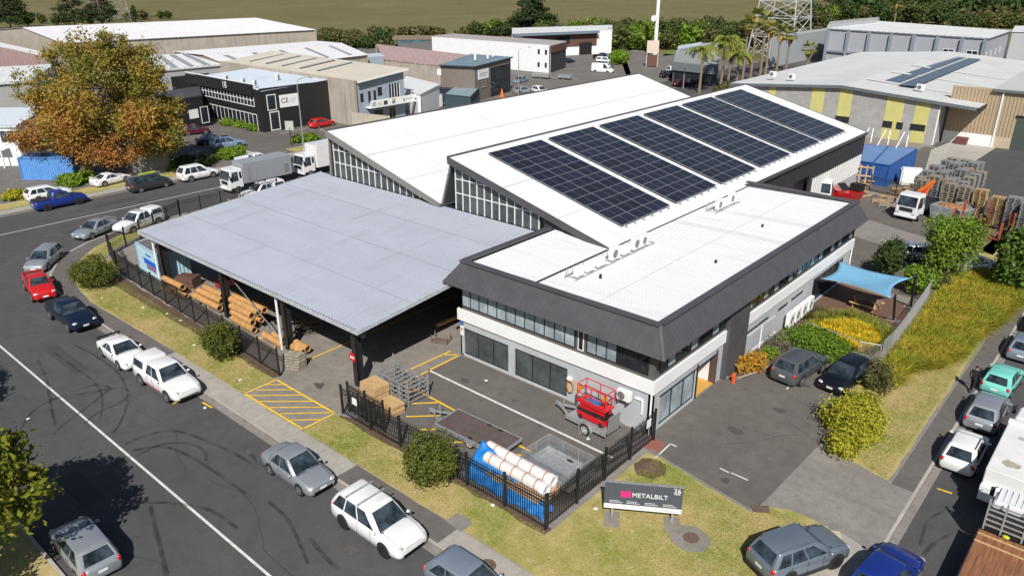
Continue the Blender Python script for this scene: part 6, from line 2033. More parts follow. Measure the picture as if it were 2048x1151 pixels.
# tan clad extension with roller door
t = thing('tan_building', 'tan corrugated building with white plinth and dark green roller door', 'building')
M_TAN = mat('tan_cladding', (.40, .315, .21), .65, var=.06)
TY = 127.0
MB().box(-26.2, 10, TY, TY + .3, 1.6, 8.0).obj('wall', M_TAN, t)
MB().box(-26.2, -19.6, TY - .06, TY + .3, -.2, 1.6).obj('plinth', M_WHITEW, t)
MB().box(-19.6, 10, TY, TY + .3, -.2, 1.6).obj('plinth', mat('pale_tan_plinth', (.46, .38, .28), .8), t)
f0 = MB().box(0, .12, -.08, 0, 1.65, 7.9).obj('cladding_rib', mat('tan_rib', (.34, .26, .17), .65), t, (-26.0, TY, 0))
for k in range(1, 75):
	inst(f0, 'cladding_rib', t, (-26.0 + k * .45, TY, 0))
MB().box(-17.4, -11.5, TY - .12, TY - .083, -.1, 4.4).obj('roller_door', mat('dark_green_door', (.055, .075, .065), .6, var=.1, stretch=(.2, 1, 8)), t)
MB().box(-17.6, -11.3, TY - .14, TY - .083, 4.4, 4.75).obj('door_head', M_ALU, t)
MB().hexa([(-21.0, TY - .4, 7.85), (10, TY - .4, 7.85), (10, 170, 8.8), (-21.0, 170, 8.8)], [(-21.0, TY - .4, 8.1), (10, TY - .4, 8.1), (10, 170, 9.05), (-21.0, 170, 9.05)]).obj('roof', MATS['grey_white_roof'], t)
MB().box(-21, 10, TY - .5, TY - .402, 7.7, 8.05).obj('barge_board', MATS['slate_barge'], t)
MB().tube([(-19.75, TY - .1, 0), (-19.75, TY - .1, 7.8)], .12, 8).obj('downpipe', M_WHITE, t)
for px, lab, mm, sx, sy, sz in (((1945, 283), 'blue bin standing before the tan wall', 'bin_blue', 1.3, 1.0, 1.5), ((1962, 290), 'bright blue box beside the blue bin', 'box_blue', .8, .8, 1.1), ((1922, 288), 'rusty brown crate before the tan wall', 'crate_rust', 1.5, 1.2, .9), ((1928, 270), 'yellow stack of panels leaning by the tan wall', 'panel_yellow', 1.2, .5, 1.6)):
	colr = {'bin_blue': (.10, .22, .33), 'box_blue': (.02, .12, .42), 'crate_rust': (.14, .05, .04), 'panel_yellow': (.55, .36, .10)}[mm]
	tt = thing('storage_bin', lab, 'bin', P(*px))
	MB().hexa([(-sx / 2 * .9, -sy / 2 * .9, 0), (sx / 2 * .9, -sy / 2 * .9, 0), (sx / 2 * .9, sy / 2 * .9, 0), (-sx / 2 * .9, sy / 2 * .9, 0)], [(-sx / 2, -sy / 2, sz), (sx / 2, -sy / 2, sz), (sx / 2, sy / 2, sz), (-sx / 2, sy / 2, sz)]).obj('body', mat(mm, colr, .6), tt)
	MB().box(-sx / 2 - .03, sx / 2 + .03, -sy / 2 - .03, sy / 2 + .03, sz, sz + .08).obj('lid', mat(mm, colr, .6), tt)
# ================================================================ fences, sign, lamps, yard goods, people
def picket_fence(label, pts, h=1.9, step=2.35, pick=.135, group=None):
	t = thing('picket_fence', label, 'fence', (0, 0, 0), 0, group)
	for a, b_ in zip(pts, pts[1:]):
		a, b_ = Vector(a), Vector(b_)
		n = max(1, int(round((b_ - a).length / step)))
		d = (b_ - a).normalized()
		px = Vector((-d.y, d.x))
		for i in range(n + 1):
			p = a.lerp(b_, i / n)
			MB().box(p.x - .05, p.x + .05, p.y - .05, p.y + .05, 0, h + .06).box(p.x - .06, p.x + .06, p.y - .06, p.y + .06, h + .06, h + .09).obj('post', M_BLACK, t)
		for zz in (.22, h - .42, h - .2):
			MB().beam((a.x, a.y, zz), (b_.x, b_.y, zz), .035, .04).obj('rail', M_BLACK, t)
		for i in range(n):
			p, q = a.lerp(b_, i / n), a.lerp(b_, (i + 1) / n)
			m_ = int((q - p).length / pick)
			mb = MB()
			for k in range(1, m_):
				c = p.lerp(q, k / m_)
				w = .0125
				mb.add([(c.x - w, c.y - w, .08), (c.x + w, c.y - w, .08), (c.x + w, c.y + w, .08), (c.x - w, c.y + w, .08),
						(c.x - w, c.y - w, h - .05), (c.x + w, c.y - w, h - .05), (c.x + w, c.y + w, h - .05), (c.x - w, c.y + w, h - .05), (c.x, c.y, h + .05)],
					   [(0, 1, 5, 4), (1, 2, 6, 5), (2, 3, 7, 6), (3, 0, 4, 7), (4, 5, 8), (5, 6, 8), (6, 7, 8), (7, 4, 8)])
			stuff(mb.obj('picket_row', M_BLACK, t, fix=False))
	return t


picket_fence('black steel picket fence along the tube store, with two round shrubs before it', [(-69.4, 25.0), (-64.6, 23.65), (-39.05, 22.5)])
picket_fence('black steel picket fence before the trailers, with one round shrub before it', [(-32.4, 22.35), (-17.4, 22.35)])
picket_fence('black steel picket fence running from the corner back to the office wall', [(-17.4, 22.46), (-17.45, 31.9)])
picket_fence('black steel picket fence curving behind the white ute with roof bars', [(-69.45, 25.1), (-75.2, 34.6), (-75.0, 46)])
g = picket_fence('black sliding gate leaf parked behind the picket fence by the wooden crates', [(-32.3, 22.75), (-29.2, 22.75)], 1.95, 1.55, .10)
g.name = 'sliding_gate'
g['category'] = 'gate'
tag(MB().box(-.2, .2, -.012, .012, 1.2, 1.62).obj('notice_plate', M_WHITE, None, (-31.1, 22.28, 0)), 'small white notice wired to the pickets by the wooden crates', 'notice')
tag(MB().box(-.012, .012, -.2, .2, 1.25, 1.75).obj('notice_plate', M_WHITE, None, (-17.36, 31.1, 0)), 'small white notice on the last pickets by the office corner', 'notice')

# company sign on the lawn
a, b_ = P(1224, 1033), P(1342, 1044)
ang = math.atan2(b_.y - a.y, b_.x - a.x)
c = (a + b_) / 2
s = thing('company_sign', 'slate grey METALBILT sign with pink logo on the lawn', 'sign', (c.x, c.y, .02), ang)
M_SLATE = mat('sign_slate', (.075, .085, .105), .45, var=.04)
M_PINK2 = mat('sign_pink', (.75, .02, .22), .5, var=.05)
M_SGW = mat('sign_white', (.75, .75, .76), .5, var=.04)
MB().box(-1.78, 1.78, -.04, .04, .55, 2.0).obj('board', M_SLATE, s)
MB().box(-1.785, 1.785, -.055, -.041, .55, .80).obj('white_strip', M_SGW, s)
MB().box(-1.80, 1.80, -.06, .06, 2.0, 2.03).obj('top_edge', M_GALV, s)
for x in (-1.38, 1.40):
	MB().box(x - .05, x + .05, .04, .12, 0, 1.5).obj('post', M_GALV, s)
	MB().box(x - .36, x + .36, -.75, .35, -.02, .03).obj('footing', M_CONC2, s)
FR = Matrix.Translation((.02, -.05, 1.40)) @ Matrix.Rotation(PI / 2, 4, 'X')
tx = text('sign_name', 'METALBILT', .40, M_SGW, s, Matrix.Translation((.30, -.05, 1.38)) @ Matrix.Rotation(PI / 2, 4, 'X') @ Matrix.Diagonal((1.0, 1.0, 1, 1)), ext=.008)
w_ = max(v.co.x for v in tx.data.vertices) - min(v.co.x for v in tx.data.vertices)
tx.scale = (1.62 / w_,) * 2 + (1,)
t26 = text('sign_number', '26', .34, M_SGW, s, Matrix.Translation((1.52, -.05, 1.80)) @ Matrix.Rotation(PI / 2, 4, 'X'), ext=.008)
MB().box(1.38, 1.66, -.05, -.041, 1.61, 1.64).obj('print_line', M_SGW, s)
lg = MB()
for k in range(3):
	x = -1.03 + k * .165
	lg.prism([(x, 0), (x + .13, 0), (x + .13, .30), (x + .10, .36), (x + .03, .36), (x, .30)], 0, .012)
lg.box(-1.03, -.57, .10, .16, 0, .0118)
lgo = lg.obj('sign_logo', M_PINK2, s)
lgo.matrix_local = Matrix.Translation((0, -.041, 1.22)) @ Matrix.Rotation(PI / 2, 4, 'X')
for k, x in enumerate((-1.55, -.75, .08, .92)):
	for j in range(2):
		MB().box(x, x + (.48 if j == 0 else .62), -.05, -.041, .98 - j * .09, 1.0 - j * .09).obj('print_line', M_SGW, s)
MB().box(-1.5, 1.5, -.058, -.0555, .70, .715).box(1.0, 1.5, -.058, -.0555, .62, .65).obj('print_line', M_GALV, s)


# lamps, masts, pylons
def street_lamp(label, base, h, adir, reach=1.8):
	t = thing('street_lamp', label, 'street lamp', base)
	MB().tube([(0, 0, 0), (0, 0, h * .5), (0, 0, h - .9)], [.11, .085, .065], 10).obj('pole', M_GALV, t)
	pts = [(math.cos(adir) * reach * (1 - math.cos(k * .26)) * .98, math.sin(adir) * reach * (1 - math.cos(k * .26)) * .98, h - .9 + .9 * math.sin(k * .26)) for k in range(7)]
	MB().tube(pts, .05, 8).obj('arm', M_GALV, t)
	e = pts[-1]
	MB().ball((e[0] + math.cos(adir) * .3, e[1] + math.sin(adir) * .3, e[2] - .03), .38, .18, .08).obj('lantern', M_GALV, t, smooth=True)
	MB().tube([(0, 0, 0), (0, 0, .25)], [.2, .14], 10).obj('base', M_GALV, t)
	return t


street_lamp('tall grey street lamp standing before the black office', P(608, 300), 10, math.radians(30))
street_lamp('grey street lamp arching over the cars below the white works', P(1037, 195), 9.5, math.radians(40))
t = thing('street_lamp', 'straight grey lamp post between the maroon car and the single palm', 'street lamp', P(1366, 178))
MB().tube([(0, 0, 0), (0, 0, 7.6)], [.12, .06], 8).obj('pole', M_GALV, t)
MB().ball((.3, .2, 7.65), .45, .2, .1).obj('lantern', M_GALV, t)
t = thing('radio_mast', 'tall white radio mast with a round dish behind the estate', 'mast', P(1309, 118))
MB().tube([(0, 0, 0), (0, 0, 34)], [.55, .38], 12).obj('pole', M_WHITE, t)
MB().tube([(-.3, -.9, 10.6), (-.3, -1.3, 10.6)], [.75, .85], 16).obj('dish', M_WHITE, t)
t = thing('raised_cabinet', 'cream board box raised on posts at the foot of the mast', 'cabinet', P(1303, 134), .7)
MB().box(-1.5, 1.5, -.3, .3, 3.4, 6.4).obj('box', mat('cream_board', (.60, .50, .42), .7), t)
for x in (-1.4, 1.4):
	MB().box(x - .1, x + .1, -.1, .1, 0, 3.4).obj('post', mat('cream_post', (.55, .45, .35), .7), t)
MB().box(-1.2, 1.3, -.2, .2, .2, 3.0).obj('lower_panel', M_BROWN, t)
t = thing('lattice_pylon', 'pale steel lattice pylon rising behind the palms', 'pylon', P(1557, 112))


def pylon(t, hw, H, m_, r=.16):
	w = lambda z: hw * (1 - .80 * min(1, z / H))
	lv = [0, H * .10, H * .19, H * .27, H * .38, H * .5, H * .63, H * .77, H * .9, H]
	cn = lambda z: [(-w(z), -w(z), z), (w(z), -w(z), z), (w(z), w(z), z), (-w(z), w(z), z)]
	for i in range(4):
		MB().beam(cn(0)[i], cn(H)[i], r * 1.6).obj('leg', m_, t)
	for z0_, z1_ in zip(lv, lv[1:]):
		mb = MB()
		A, B = cn(z0_), cn(z1_)
		for i in range(4):
			j = (i + 1) % 4
			mb.beam(A[i], B[j], r).beam(A[j], B[i], r).beam(B[i], B[j], r)
			mb.beam([(x + y) / 2 for x, y in zip(A[i], A[j])], [(x + y) / 2 for x, y in zip(B[i], A[i])], r * .7)
		mb.obj('brace_bay', m_, t)


M_PYL = mat('pylon_steel', (.52, .53, .54), .5, .2, var=.08)
pylon(t, 6.6, 55, M_PYL, .17)
t = thing('lattice_pylon', 'distant steel lattice pylon half hidden by the dark pines', 'pylon', P(222, 42))
pylon(t, 6.5, 50, mat('old_pylon_steel', (.33, .33, .33), .6, var=.1), .15)
t = thing('notice_post', 'square notice board on a post before the black office', 'sign', P(583, 291))
MB().tube([(0, 0, 0), (0, 0, 2.6)], .06, 8).obj('post', M_BLACK, t)
MB().box(-.6, .6, -.04, .04, 2.2, 3.5).obj('board', mat('grey_board', (.42, .42, .42), .6), t).rotation_euler = (0, 0, .7)

# ---------------------------------------------------------------- shade sail, picnic table, chain link
M_SAIL = mat('blue_sail_cloth', (.16, .37, .56), .8, var=.04, scale=.8)
A, B = PX(1678, 521, -17.72), PX(1640, 557, -17.72)
C_, D_ = P(1822, 556, 2.9), P(1782, 596, 2.5)
t = thing('shade_sail', 'sky blue shade sail stretched from the office wall to two black poles', 'shade sail')
mb = MB()
N = 14
vs = []
for i in range(N + 1):
	for j in range(N + 1):
		u, v = i / N, j / N
		cu, cv = .10 * math.sin(math.pi * v), .12 * math.sin(math.pi * u)
		uu = lerp(cu, 1 - cu, u)
		vv = lerp(cv, 1 - cv, v)
		q = (A.lerp(C_, uu)).lerp(B.lerp(D_, uu), vv)
		q.z -= .25 * math.sin(math.pi * u) * math.sin(math.pi * v)
		vs.append(q)
fs = [(i * (N + 1) + j, (i + 1) * (N + 1) + j, (i + 1) * (N + 1) + j + 1, i * (N + 1) + j + 1) for i in range(N) for j in range(N)]
mb.add(vs, fs)
so = mb.obj('cloth', M_SAIL, t, smooth=True, sharp=80)
so.modifiers.new('thickness', 'SOLIDIFY').thickness = .01
for top, base, lab in ((C_, P(1821, 614), 'a'), (D_, P(1787, 640), 'b')):
	MB().tube([(base.x, base.y, 0), (top.x + .25, top.y - (.1 if lab == 'b' else -.1), top.z + .35)], .09, 10).obj('pole', M_BLACK, t)
	MB().tube([tuple(top), (top.x + .25, top.y, top.z + .3)], .02, 6).obj('cable', M_GALV, t)
	MB().box(base.x - .45, base.x + .45, base.y - .3, base.y + .3, 0, .05).obj('footing', M_CONC2, t)
c = P(1729, 618)
t = thing('picnic_table', 'wooden picnic table with attached benches on the brick patio', 'picnic table', (c.x, c.y + .3, .013), math.radians(-6))
for k in range(5):
	MB().box(-1.0, 1.0, -.38 + k * .155, -.38 + k * .155 + .14, .73, .77).obj('table_board', mat('weathered_table', (.24, .165, .11), .8, var=.2, stretch=(.5, 4, 1)), t)
for s_ in (-1, 1):
	for k in range(2):
		MB().box(-1.0, 1.0, s_ * .72 - .14 + k * .15, s_ * .72 - .14 + k * .15 + .135, .43, .47).obj('bench_board', M_WOODP, t)
for x in (-.75, .75):
	mb = MB()
	mb.beam((x, -.72, .02), (x, -.25, .74), .05, .1).beam((x, .72, .02), (x, .25, .74), .05, .1)
	mb.beam((x, -.85, .40), (x, .85, .40), .05, .1)
	mb.obj('trestle', M_WOODP, t)
M_WIRE = mat('fence_wire', (.33, .34, .35), .5, .5, var=.1)
M_MESH, nt, b = _nt('chain_link_mesh')
b.inputs['Base Color'].default_value = (.35, .36, .37, 1)
b.inputs['Metallic'].default_value = .4
b.inputs['Roughness'].default_value = .5


def chain_fence(label, pts, h=1.7, cell=.10):
	t = thing('chain_link_fence', label, 'fence')
	for i, p in enumerate(pts):
		MB().tube([(p.x, p.y, 0), (p.x, p.y, h + .08)], .035, 8).obj('post', M_GALV, t)
	for a, b_ in zip(pts, pts[1:]):
		L = (b_ - a).length
		at = lambda s_, z: (a.x + (b_.x - a.x) * s_ / L, a.y + (b_.y - a.y) * s_ / L, z)
		mb = MB()
		n = int((L + h) / cell)
		for k in range(-int(h / cell), int(L / cell) + 1):
			for sg in (1, -1):
				s0_, s1_ = k * cell, k * cell + h
				z0_, z1_ = (.05, h) if sg > 0 else (h, .05)
				if s0_ < 0:
					z0_ += (z1_ - z0_) * (-s0_) / (s1_ - s0_)
					s0_ = 0
				if s1_ > L:
					z1_ = z0_ + (z1_ - z0_) * (L - s0_) / (s1_ - s0_) if s1_ > s0_ else z1_
					s1_ = L
				if s1_ - s0_ > .02:
					mb.beam(at(s0_, z0_), at(s1_, z1_), .007, .007)
		stuff(mb.obj('wire_mesh', M_MESH, t, fix=False))
		MB().tube([at(0, h), at(L, h)], .022, 6).obj('top_rail', M_GALV, t)
	return t


chain_fence('grey chain link fence between the brick patio and the tall grasses', [P(*q) for q in ((1760, 727), (1781, 706), (1807, 671), (1833, 633), (1856, 598))])
chain_fence('low chain link gate by the black hatchback', [P(1712, 722), P(1755, 730)], 1.45)
t = thing('pipe_rail', 'thin grey pipe rail along the top of the clipped hedge', 'rail')
MB().tube([P(1608, 674) + Vector((0, 0, 1.15)), P(1714, 716) + Vector((0, 0, 1.25))], .028, 6).obj('top_pipe', M_GALV, t)
for q in ((1608, 674), (1660, 694)):
	MB().tube([P(*q), P(*q) + Vector((0, 0, 1.2))], .03, 6).obj('post', M_GALV, t)
t = thing('fire_hydrant', 'small orange hydrant post in the planting bed by the dark pier', 'hydrant', P(1466, 765))
MB().tube([(0, 0, 0), (0, 0, .6), (0, 0, .7)], [.13, .11, .05], 10).obj('barrel', mat('hydrant_orange', (.60, .10, .02), .5), t)
MB().tube([(-.2, 0, .42), (.2, 0, .42)], .06, 8).obj('outlet', MATS['hydrant_orange'], t)

# ---------------------------------------------------------------- goods in the yards
def tube_thing(label, pa, za, pb, zb, r, m_=None, group=None, capm=None):
	a, b_ = P(*pa, za), P(*pb, zb)
	t = thing('long_tube', label, 'tube', (0, 0, 0), 0, group)
	MB().pipe(a, b_, r, r * .82, 14).obj('shell', m_ or M_CARD, t, smooth=True)
	d = (b_ - a).normalized()
	MB().tube([b_ - d * .14, b_ - d * .09], r * .83, 14).obj('end_plug', M_BLACK, t)
	return t


gt = 'brown roller tubes stacked under the canopy'
for i, (pa, za, pb, zb, r, lab) in enumerate((
		((328, 556), .75, (366, 574), .8, .24, 'single brown tube lying across the timbers next to the white downpipe'),
		((326, 575), .4, (374, 592), .4, .2, 'brown tube low by the fence under the white downpipe bay'),
		((388, 590), .45, (440, 616), .45, .25, 'lowest brown tube of the middle bay pile, near the pickets'),
		((398, 581), .75, (444, 602), .75, .25, 'second brown tube of the middle bay pile'),
		((410, 574), 1.05, (446, 590), 1.05, .24, 'upper brown tube of the middle bay pile, under the red machine'),
		((466, 636), .35, (509, 660), .35, .24, 'lowest brown tube of the big pile beside the third post'),
		((465, 623), .75, (506, 645), .75, .24, 'second tube up in the big pile beside the third post'),
		((463, 611), 1.15, (504, 631), 1.15, .25, 'third tube up in the big pile beside the third post'),
		((462, 598), 1.45, (518, 625), 1.45, .25, 'long upper tube of the big pile beside the third post'),
		((468, 592), 1.55, (530, 620), 1.5, .24, 'topmost long tube of the big pile, its dark end facing out'),
		((500, 629), .8, (524, 640), .8, .2, 'short tube tucked under the pile end with a metal fitting'),
		((528, 668), .35, (566, 690), .3, .24, 'brown tube on the floor just before the second downpipe'),
		((548, 668), .4, (572, 682), .4, .22, 'brown tube on the floor behind the second downpipe'),
		((586, 692), .3, (608, 704), .3, .25, 'tube end with white plug past the second downpipe'),
		((592, 684), .55, (616, 697), .5, .24, 'tube end resting on the white plugged one'))):
	tube_thing(lab, pa, za, pb, zb, r, None, gt)
M_PIPEW = mat('white_wrapped_pipe', (.68, .64, .62), .6, var=.06, scale=2)
a0 = [(-22.4, 24.28, 1.28), (-18.7, 24.28, 1.22)]
for i, (y, z, x0, x1, lab) in enumerate(((23.62, 1.12, -22.2, -18.3, 'white wrapped pipe on the rack, the one nearer the street pickets'), (24.28, 1.2, -22.7, -18.4, 'white wrapped pipe on the rack, the one nearer the cage trailer'))):
	t = thing('long_pipe', lab, 'pipe', (0, 0, 0), 0, 'white pipes beside the blue tarpaulin')
	MB().pipe((x0, y, z), (x1, y - .1, z - .02), .30, .24, 18).obj('shell', M_PIPEW, t, smooth=True)
	for k in range(5):
		u = .1 + k * .19 + i * .04
		xx = lerp(x0, x1, u)
		MB().pipe((xx - .03, y - .1 * u, z), (xx + .03, y - .1 * u, z), .312, .29, 18).obj('strap', mat('rusty_strap', (.38, .22, .16), .7), t)
	MB().pipe((x1 - .25, y - .1, z - .02), (x1 + .04, y - .1, z - .02), .32, .22, 18).obj('end_ring', M_WHITE, t)
	MB().tube([(x1 - .12, y - .1, z - .02), (x1 - .06, y - .1, z - .02)], .23, 14).obj('end_plug', M_GALV, t)
for i, (y, z, lab) in enumerate(((23.3, .55, 'tan tube under the white pipes, nearest the street pickets'), (23.8, .5, 'tan tube under the white pipes, between the outer two'), (24.4, .55, 'tan tube under the white pipes, nearest the cage trailer'))):
	t = thing('long_tube', lab, 'tube', (0, 0, 0), 0, 'tan tubes under the white pipes')
	MB().pipe((-22.0, y, z), (-18.35, y, z), .26, .21, 14).obj('shell', mat('tan_tube', (.50, .33, .20), .8), t, smooth=True)
# tarpaulin draped over the street side of the pile
m_t = mat('blue_tarpaulin', (.015, .19, .56), .45, var=.2, scale=2.5)
mb = MB()
NX, NY = 44, 16
vs = []
for i in range(NX + 1):
	for j in range(NY + 1):
		u, v = i / NX, j / NY
		x = lerp(-22.9, -17.7, u)
		top = 1.5 * max(.30, (1 - u * .9)) + .05
		y = lerp(24.05 - .75 * u, 22.72, v) + .05 * math.sin(u * 31 + v * 5) * v
		z = top * (1 - v ** 1.7) + .06 + .05 * math.sin(u * 47 + v * 9) + .04 * math.sin(v * 17 + u * 13)
		vs.append((x + .1 * math.sin(v * 6), y, max(.03, z)))
mb.add(vs, [(i * (NY + 1) + j, (i + 1) * (NY + 1) + j, (i + 1) * (NY + 1) + j + 1, i * (NY + 1) + j + 1) for i in range(NX) for j in range(NY)])
to_ = tag(mb.obj('tarpaulin', m_t, None, smooth=True, sharp=60), 'crumpled blue tarpaulin draped over the pipe pile inside the fence', 'tarpaulin')
to_.modifiers.new('thickness', 'SOLIDIFY').thickness = .01


def pallet_mesh():
	mb = MB()
	for k in range(6):
		mb.box(-.6, .6, -.5 + k * .18, -.5 + k * .18 + .10, .14, .17)
	for y in (-.5, -.04, .42):
		for x in (-.6, -.06, .48):
			mb.box(x, x + .12, y, y + .08, .022, .14)
	for x in (-.6, -.05, .5):
		mb.box(x, x + .1, -.5, .5, 0, .022)
	return mb


M_WOODG2 = mat('grey_plastic_pallet', (.22, .225, .235), .7, var=.25, scale=4)
M_WOODT = mat('tan_pallet_wood', (.36, .25, .13), .85, var=.3, scale=4)
PAL = {}


def pallet(loc, rz, m_, label, group):
	if m_.name not in PAL:
		PAL[m_.name] = pallet_mesh().obj('pallet', m_, None, loc, rz)
		return tag(PAL[m_.name], label, 'pallet', group)
	return tag(inst(PAL[m_.name], 'pallet', None, loc, rz), label, 'pallet', group)


# tall stacks by the yard fence; every pallet of the nearer stacks by itself
rest = MB()
pm0 = pallet_mesh()


ORD = 'first second third fourth fifth sixth seventh eighth ninth tenth eleventh twelfth thirteenth fourteenth fifteenth sixteenth seventeenth eighteenth nineteenth twentieth'.split()
ORD += ['twenty-' + q for q in ORD[:9]]


def stack(px, n, m_, what, rz=None, single=None, z=0.0, xy=None):
	p = P(*px) if xy is None else Vector((xy[0], xy[1], 0))
	rz = math.radians(R.uniform(-4, 4)) if rz is None else rz
	k0 = 0 if single is None else n - single
	for k in range(n):
		jx, jy, ja = R.uniform(-.04, .04), R.uniform(-.04, .04), R.uniform(-.03, .03)
		if k >= k0:
			w = 'topmost' if k == n - 1 else 'lowest' if k == 0 else ORD[n - 1 - k] + ' from top'
			pallet((p.x + jx, p.y + jy, z + k * .175), rz + ja, m_, w + ' pallet of the ' + what, 'pallets in the ' + what)
		else:
			ca, sa = math.cos(rz + ja), math.sin(rz + ja)
			rest.add([(p.x + jx + v[0] * ca - v[1] * sa, p.y + jy + v[0] * sa + v[1] * ca, z + v[2] + k * .175) for v in pm0.v], pm0.f)


for px, n, m_, what in (((1838, 402), 14, M_WOODG, 'grey stack just behind the crane truck boom'), ((1890, 424), 18, M_WOODG, 'tall grey brown stack just behind the crane truck'), ((1920, 431), 18, M_WOODG, 'tall grey brown stack second past the crane truck'),
						((1950, 438), 18, M_WOODT, 'tall tan topped stack third past the crane truck'), ((1986, 447), 16, M_WOODT, 'tan stack between the rust posts and the asphalt pad'),
						((2016, 455), 18, M_WOODG2, 'dark grey stack beyond the tan one'), ((2044, 465), 17, M_WOODG2, 'dark grey stack at the frame edge')):
	stack(px, n, m_, what)
for r_ in range(6):
	for c_ in range(4):
		x = -20.7 + c_ * 1.42 + r_ * .05
		y = 94.5 + r_ * 2.6
		if (r_, c_) in ((4, 3), (5, 3)):
			continue
		n = R.choice((10, 11, 13, 12))
		stack((0, 0), n, R.choice((M_WOODG2, M_WOODG2, M_WOODG)), ('stack', 'second stack', 'third stack', 'end stack')[c_] + ' from the containers in the ' + ORD[r_] + ' row'  , None, 4, 0, (x, y))
if rest.v:
	o = rest.obj('pallet_stack_bulk', M_WOODG2, None, fix=False)
	stuff(o)
for px, rz, m_, lab in (((1762, 404), .25, M_WOODT, 'loose tan pallet lying flat before the crane truck'), ((1775, 412), .3, M_WOODG, 'loose grey pallet lying flat beside the tan one'), ((1790, 404), .2, M_WOODG, 'weathered loose pallet nearest the crane truck cab'),
						((1778, 394), .3, M_WOODT, 'loose pallet lying next to the container fence'), ((1745, 388), .1, M_WOODP, 'fresh pine pallet by the timber heap'), ((1925, 372), .1, M_WOODG, 'empty slatted pallet lying at the concrete edge'), ((1917, 336), .1, M_WOODG, 'small pallet lying alone on the pale apron')):
	o = tag(inst(PAL[M_WOODG.name], 'pallet', None, P(*px), rz, (1.5, 1.5, 1)), lab, 'pallet', 'loose pallets in the rear yard')
	o.data = PAL[m_.name].data if m_.name in PAL else o.data
# upright pine crate and heap of timber
c = P(1722, 372)
t = thing('pine_crate', 'upright pine frame crate leaning before the blue container', 'crate', (c.x, c.y, 0), math.radians(10))
for x in (-1.0, -.33, .33, 1.0):
	MB().box(x - .07, x + .07, -.06, .06, .0, 2.5).obj('upright', M_WOODP, t)
for z in (.3, 1.2, 2.2):
	MB().box(-1.1, 1.1, -.10, -.061, z, z + .16).obj('cross_board', M_WOODP, t)
g = 'timbers in the heap by the hall door'
for k in range(26):
	c = P(R.uniform(1688, 1738), R.uniform(362, 396))
	tag(MB().box(-R.uniform(.7, 1.3), R.uniform(.6, 1.2), -.07, .07, 0, .12).obj('timber', R.choice((M_WOODP, M_WOODG, M_WOODT)), None, (c.x, c.y, R.uniform(.0, .45)), R.uniform(0, 3)), 'loose timber in the heap between the hall wall and the blue container', 'timber', g)
for k in range(14):
	c = P(R.uniform(1795, 1835), R.uniform(368, 396))
	tag(MB().box(-R.uniform(.6, 1.5), R.uniform(.6, 1.4), -.09, .09, 0, .14).obj('timber', R.choice((M_WOODP, M_WOODT)), None, (c.x, c.y, R.uniform(.0, .5)), R.uniform(-.6, 1.2)), 'tan timber in the heap behind the crane truck cab', 'timber', 'timbers behind the crane truck')
# dark yard fence before the blue containers
picket_fence('dark security fence between the rear yard and the blue containers', [tuple(P(1738, 384)[:2]), tuple(P(1842, 408)[:2]), tuple(P(1940, 443)[:2]), tuple(P(2060, 485)[:2])], 2.0, 3.2, .16)


def container(label, q0, q1, q2, q3, h, m_, topm=None, z=0.0, group=None, cat='shipping container'):
	"""q0..q3: footprint, q0-q1 the long visible side"""
	t = thing('shipping_container', label, cat, (0, 0, 0), 0, group)
	q = [Vector(v[:2]) for v in (q0, q1, q2, q3)]
	cx_ = sum((v for v in q), Vector((0, 0))) / 4
	for i in range(4):
		a, b_ = q[i], q[(i + 1) % 4]
		d = (b_ - a)
		L = d.length
		d = d / L
		n = Vector((d.y, -d.x))
		if n.dot((a + b_) / 2 - cx_) < 0:
			n = -n
		k = max(4, int(L / .28))
		vs, fs = [], []
		prof = []
		for j in range(k):
			prof += [(j / k, -.0), ((j + .4) / k, -.0), ((j + .5) / k, -.05), ((j + .9) / k, -.05)]
		prof.append((1, 0))
		for u, dd in prof:
			p = a + d * (u * L) + n * (dd - .02)
			vs += [(p.x, p.y, z + .12), (p.x, p.y, z + h - .1)]
		for j in range(len(prof) - 1):
			fs.append((2 * j, 2 * j + 2, 2 * j + 3, 2 * j + 1))
		MB().add(vs, fs).obj('side_panel', m_, t, fix=False)
		MB().beam((a.x, a.y, z + h - .06), (b_.x, b_.y, z + h - .06), .1, .12).obj('top_rail', m_, t)
		MB().beam((a.x, a.y, z + .07), (b_.x, b_.y, z + .07), .1, .14).obj('bottom_rail', m_, t)
		MB().box(a.x - .07, a.x + .07, a.y - .07, a.y + .07, z, z + h - .001).obj('corner_post', m_, t)
	MB().poly([(v.x, v.y, z + h - .03) for v in q]).obj('roof', topm or m_, t)
	return t


M_CBLUE = mat('container_blue', (.02, .085, .30), .5, var=.12)
M_CBLUET = mat('faded_container_roof', (.14, .24, .45), .6, var=.08, scale=.5)
M_CLB = mat('light_blue_container', (.10, .27, .60), .55, var=.1)
top = [P(1713, 320, 2.6), P(1780, 330, 2.6), P(1834, 297, 2.6), P(1721, 288, 2.6)]
m0, m1 = top[0].lerp(top[1], .5), top[3].lerp(top[2], .5)
container('dark blue container with faded roof, next to the hall wall', top[0], m0 - (m0 - top[0]).normalized() * .05, m1 - (m1 - top[3]).normalized() * .05, top[3], 2.6, M_CBLUE, M_CBLUET, group='blue containers side by side')
container('dark blue container with faded roof, next to the pallet field', m0 + (m0 - top[0]).normalized() * .05, top[1], top[2], m1 + (m1 - top[3]).normalized() * .05, 2.6, M_CBLUE, M_CBLUET, group='blue containers side by side')
t = thing('steel_stand', 'white painted steel trestle on the blue container roof', 'trestle', (0, 0, 0))
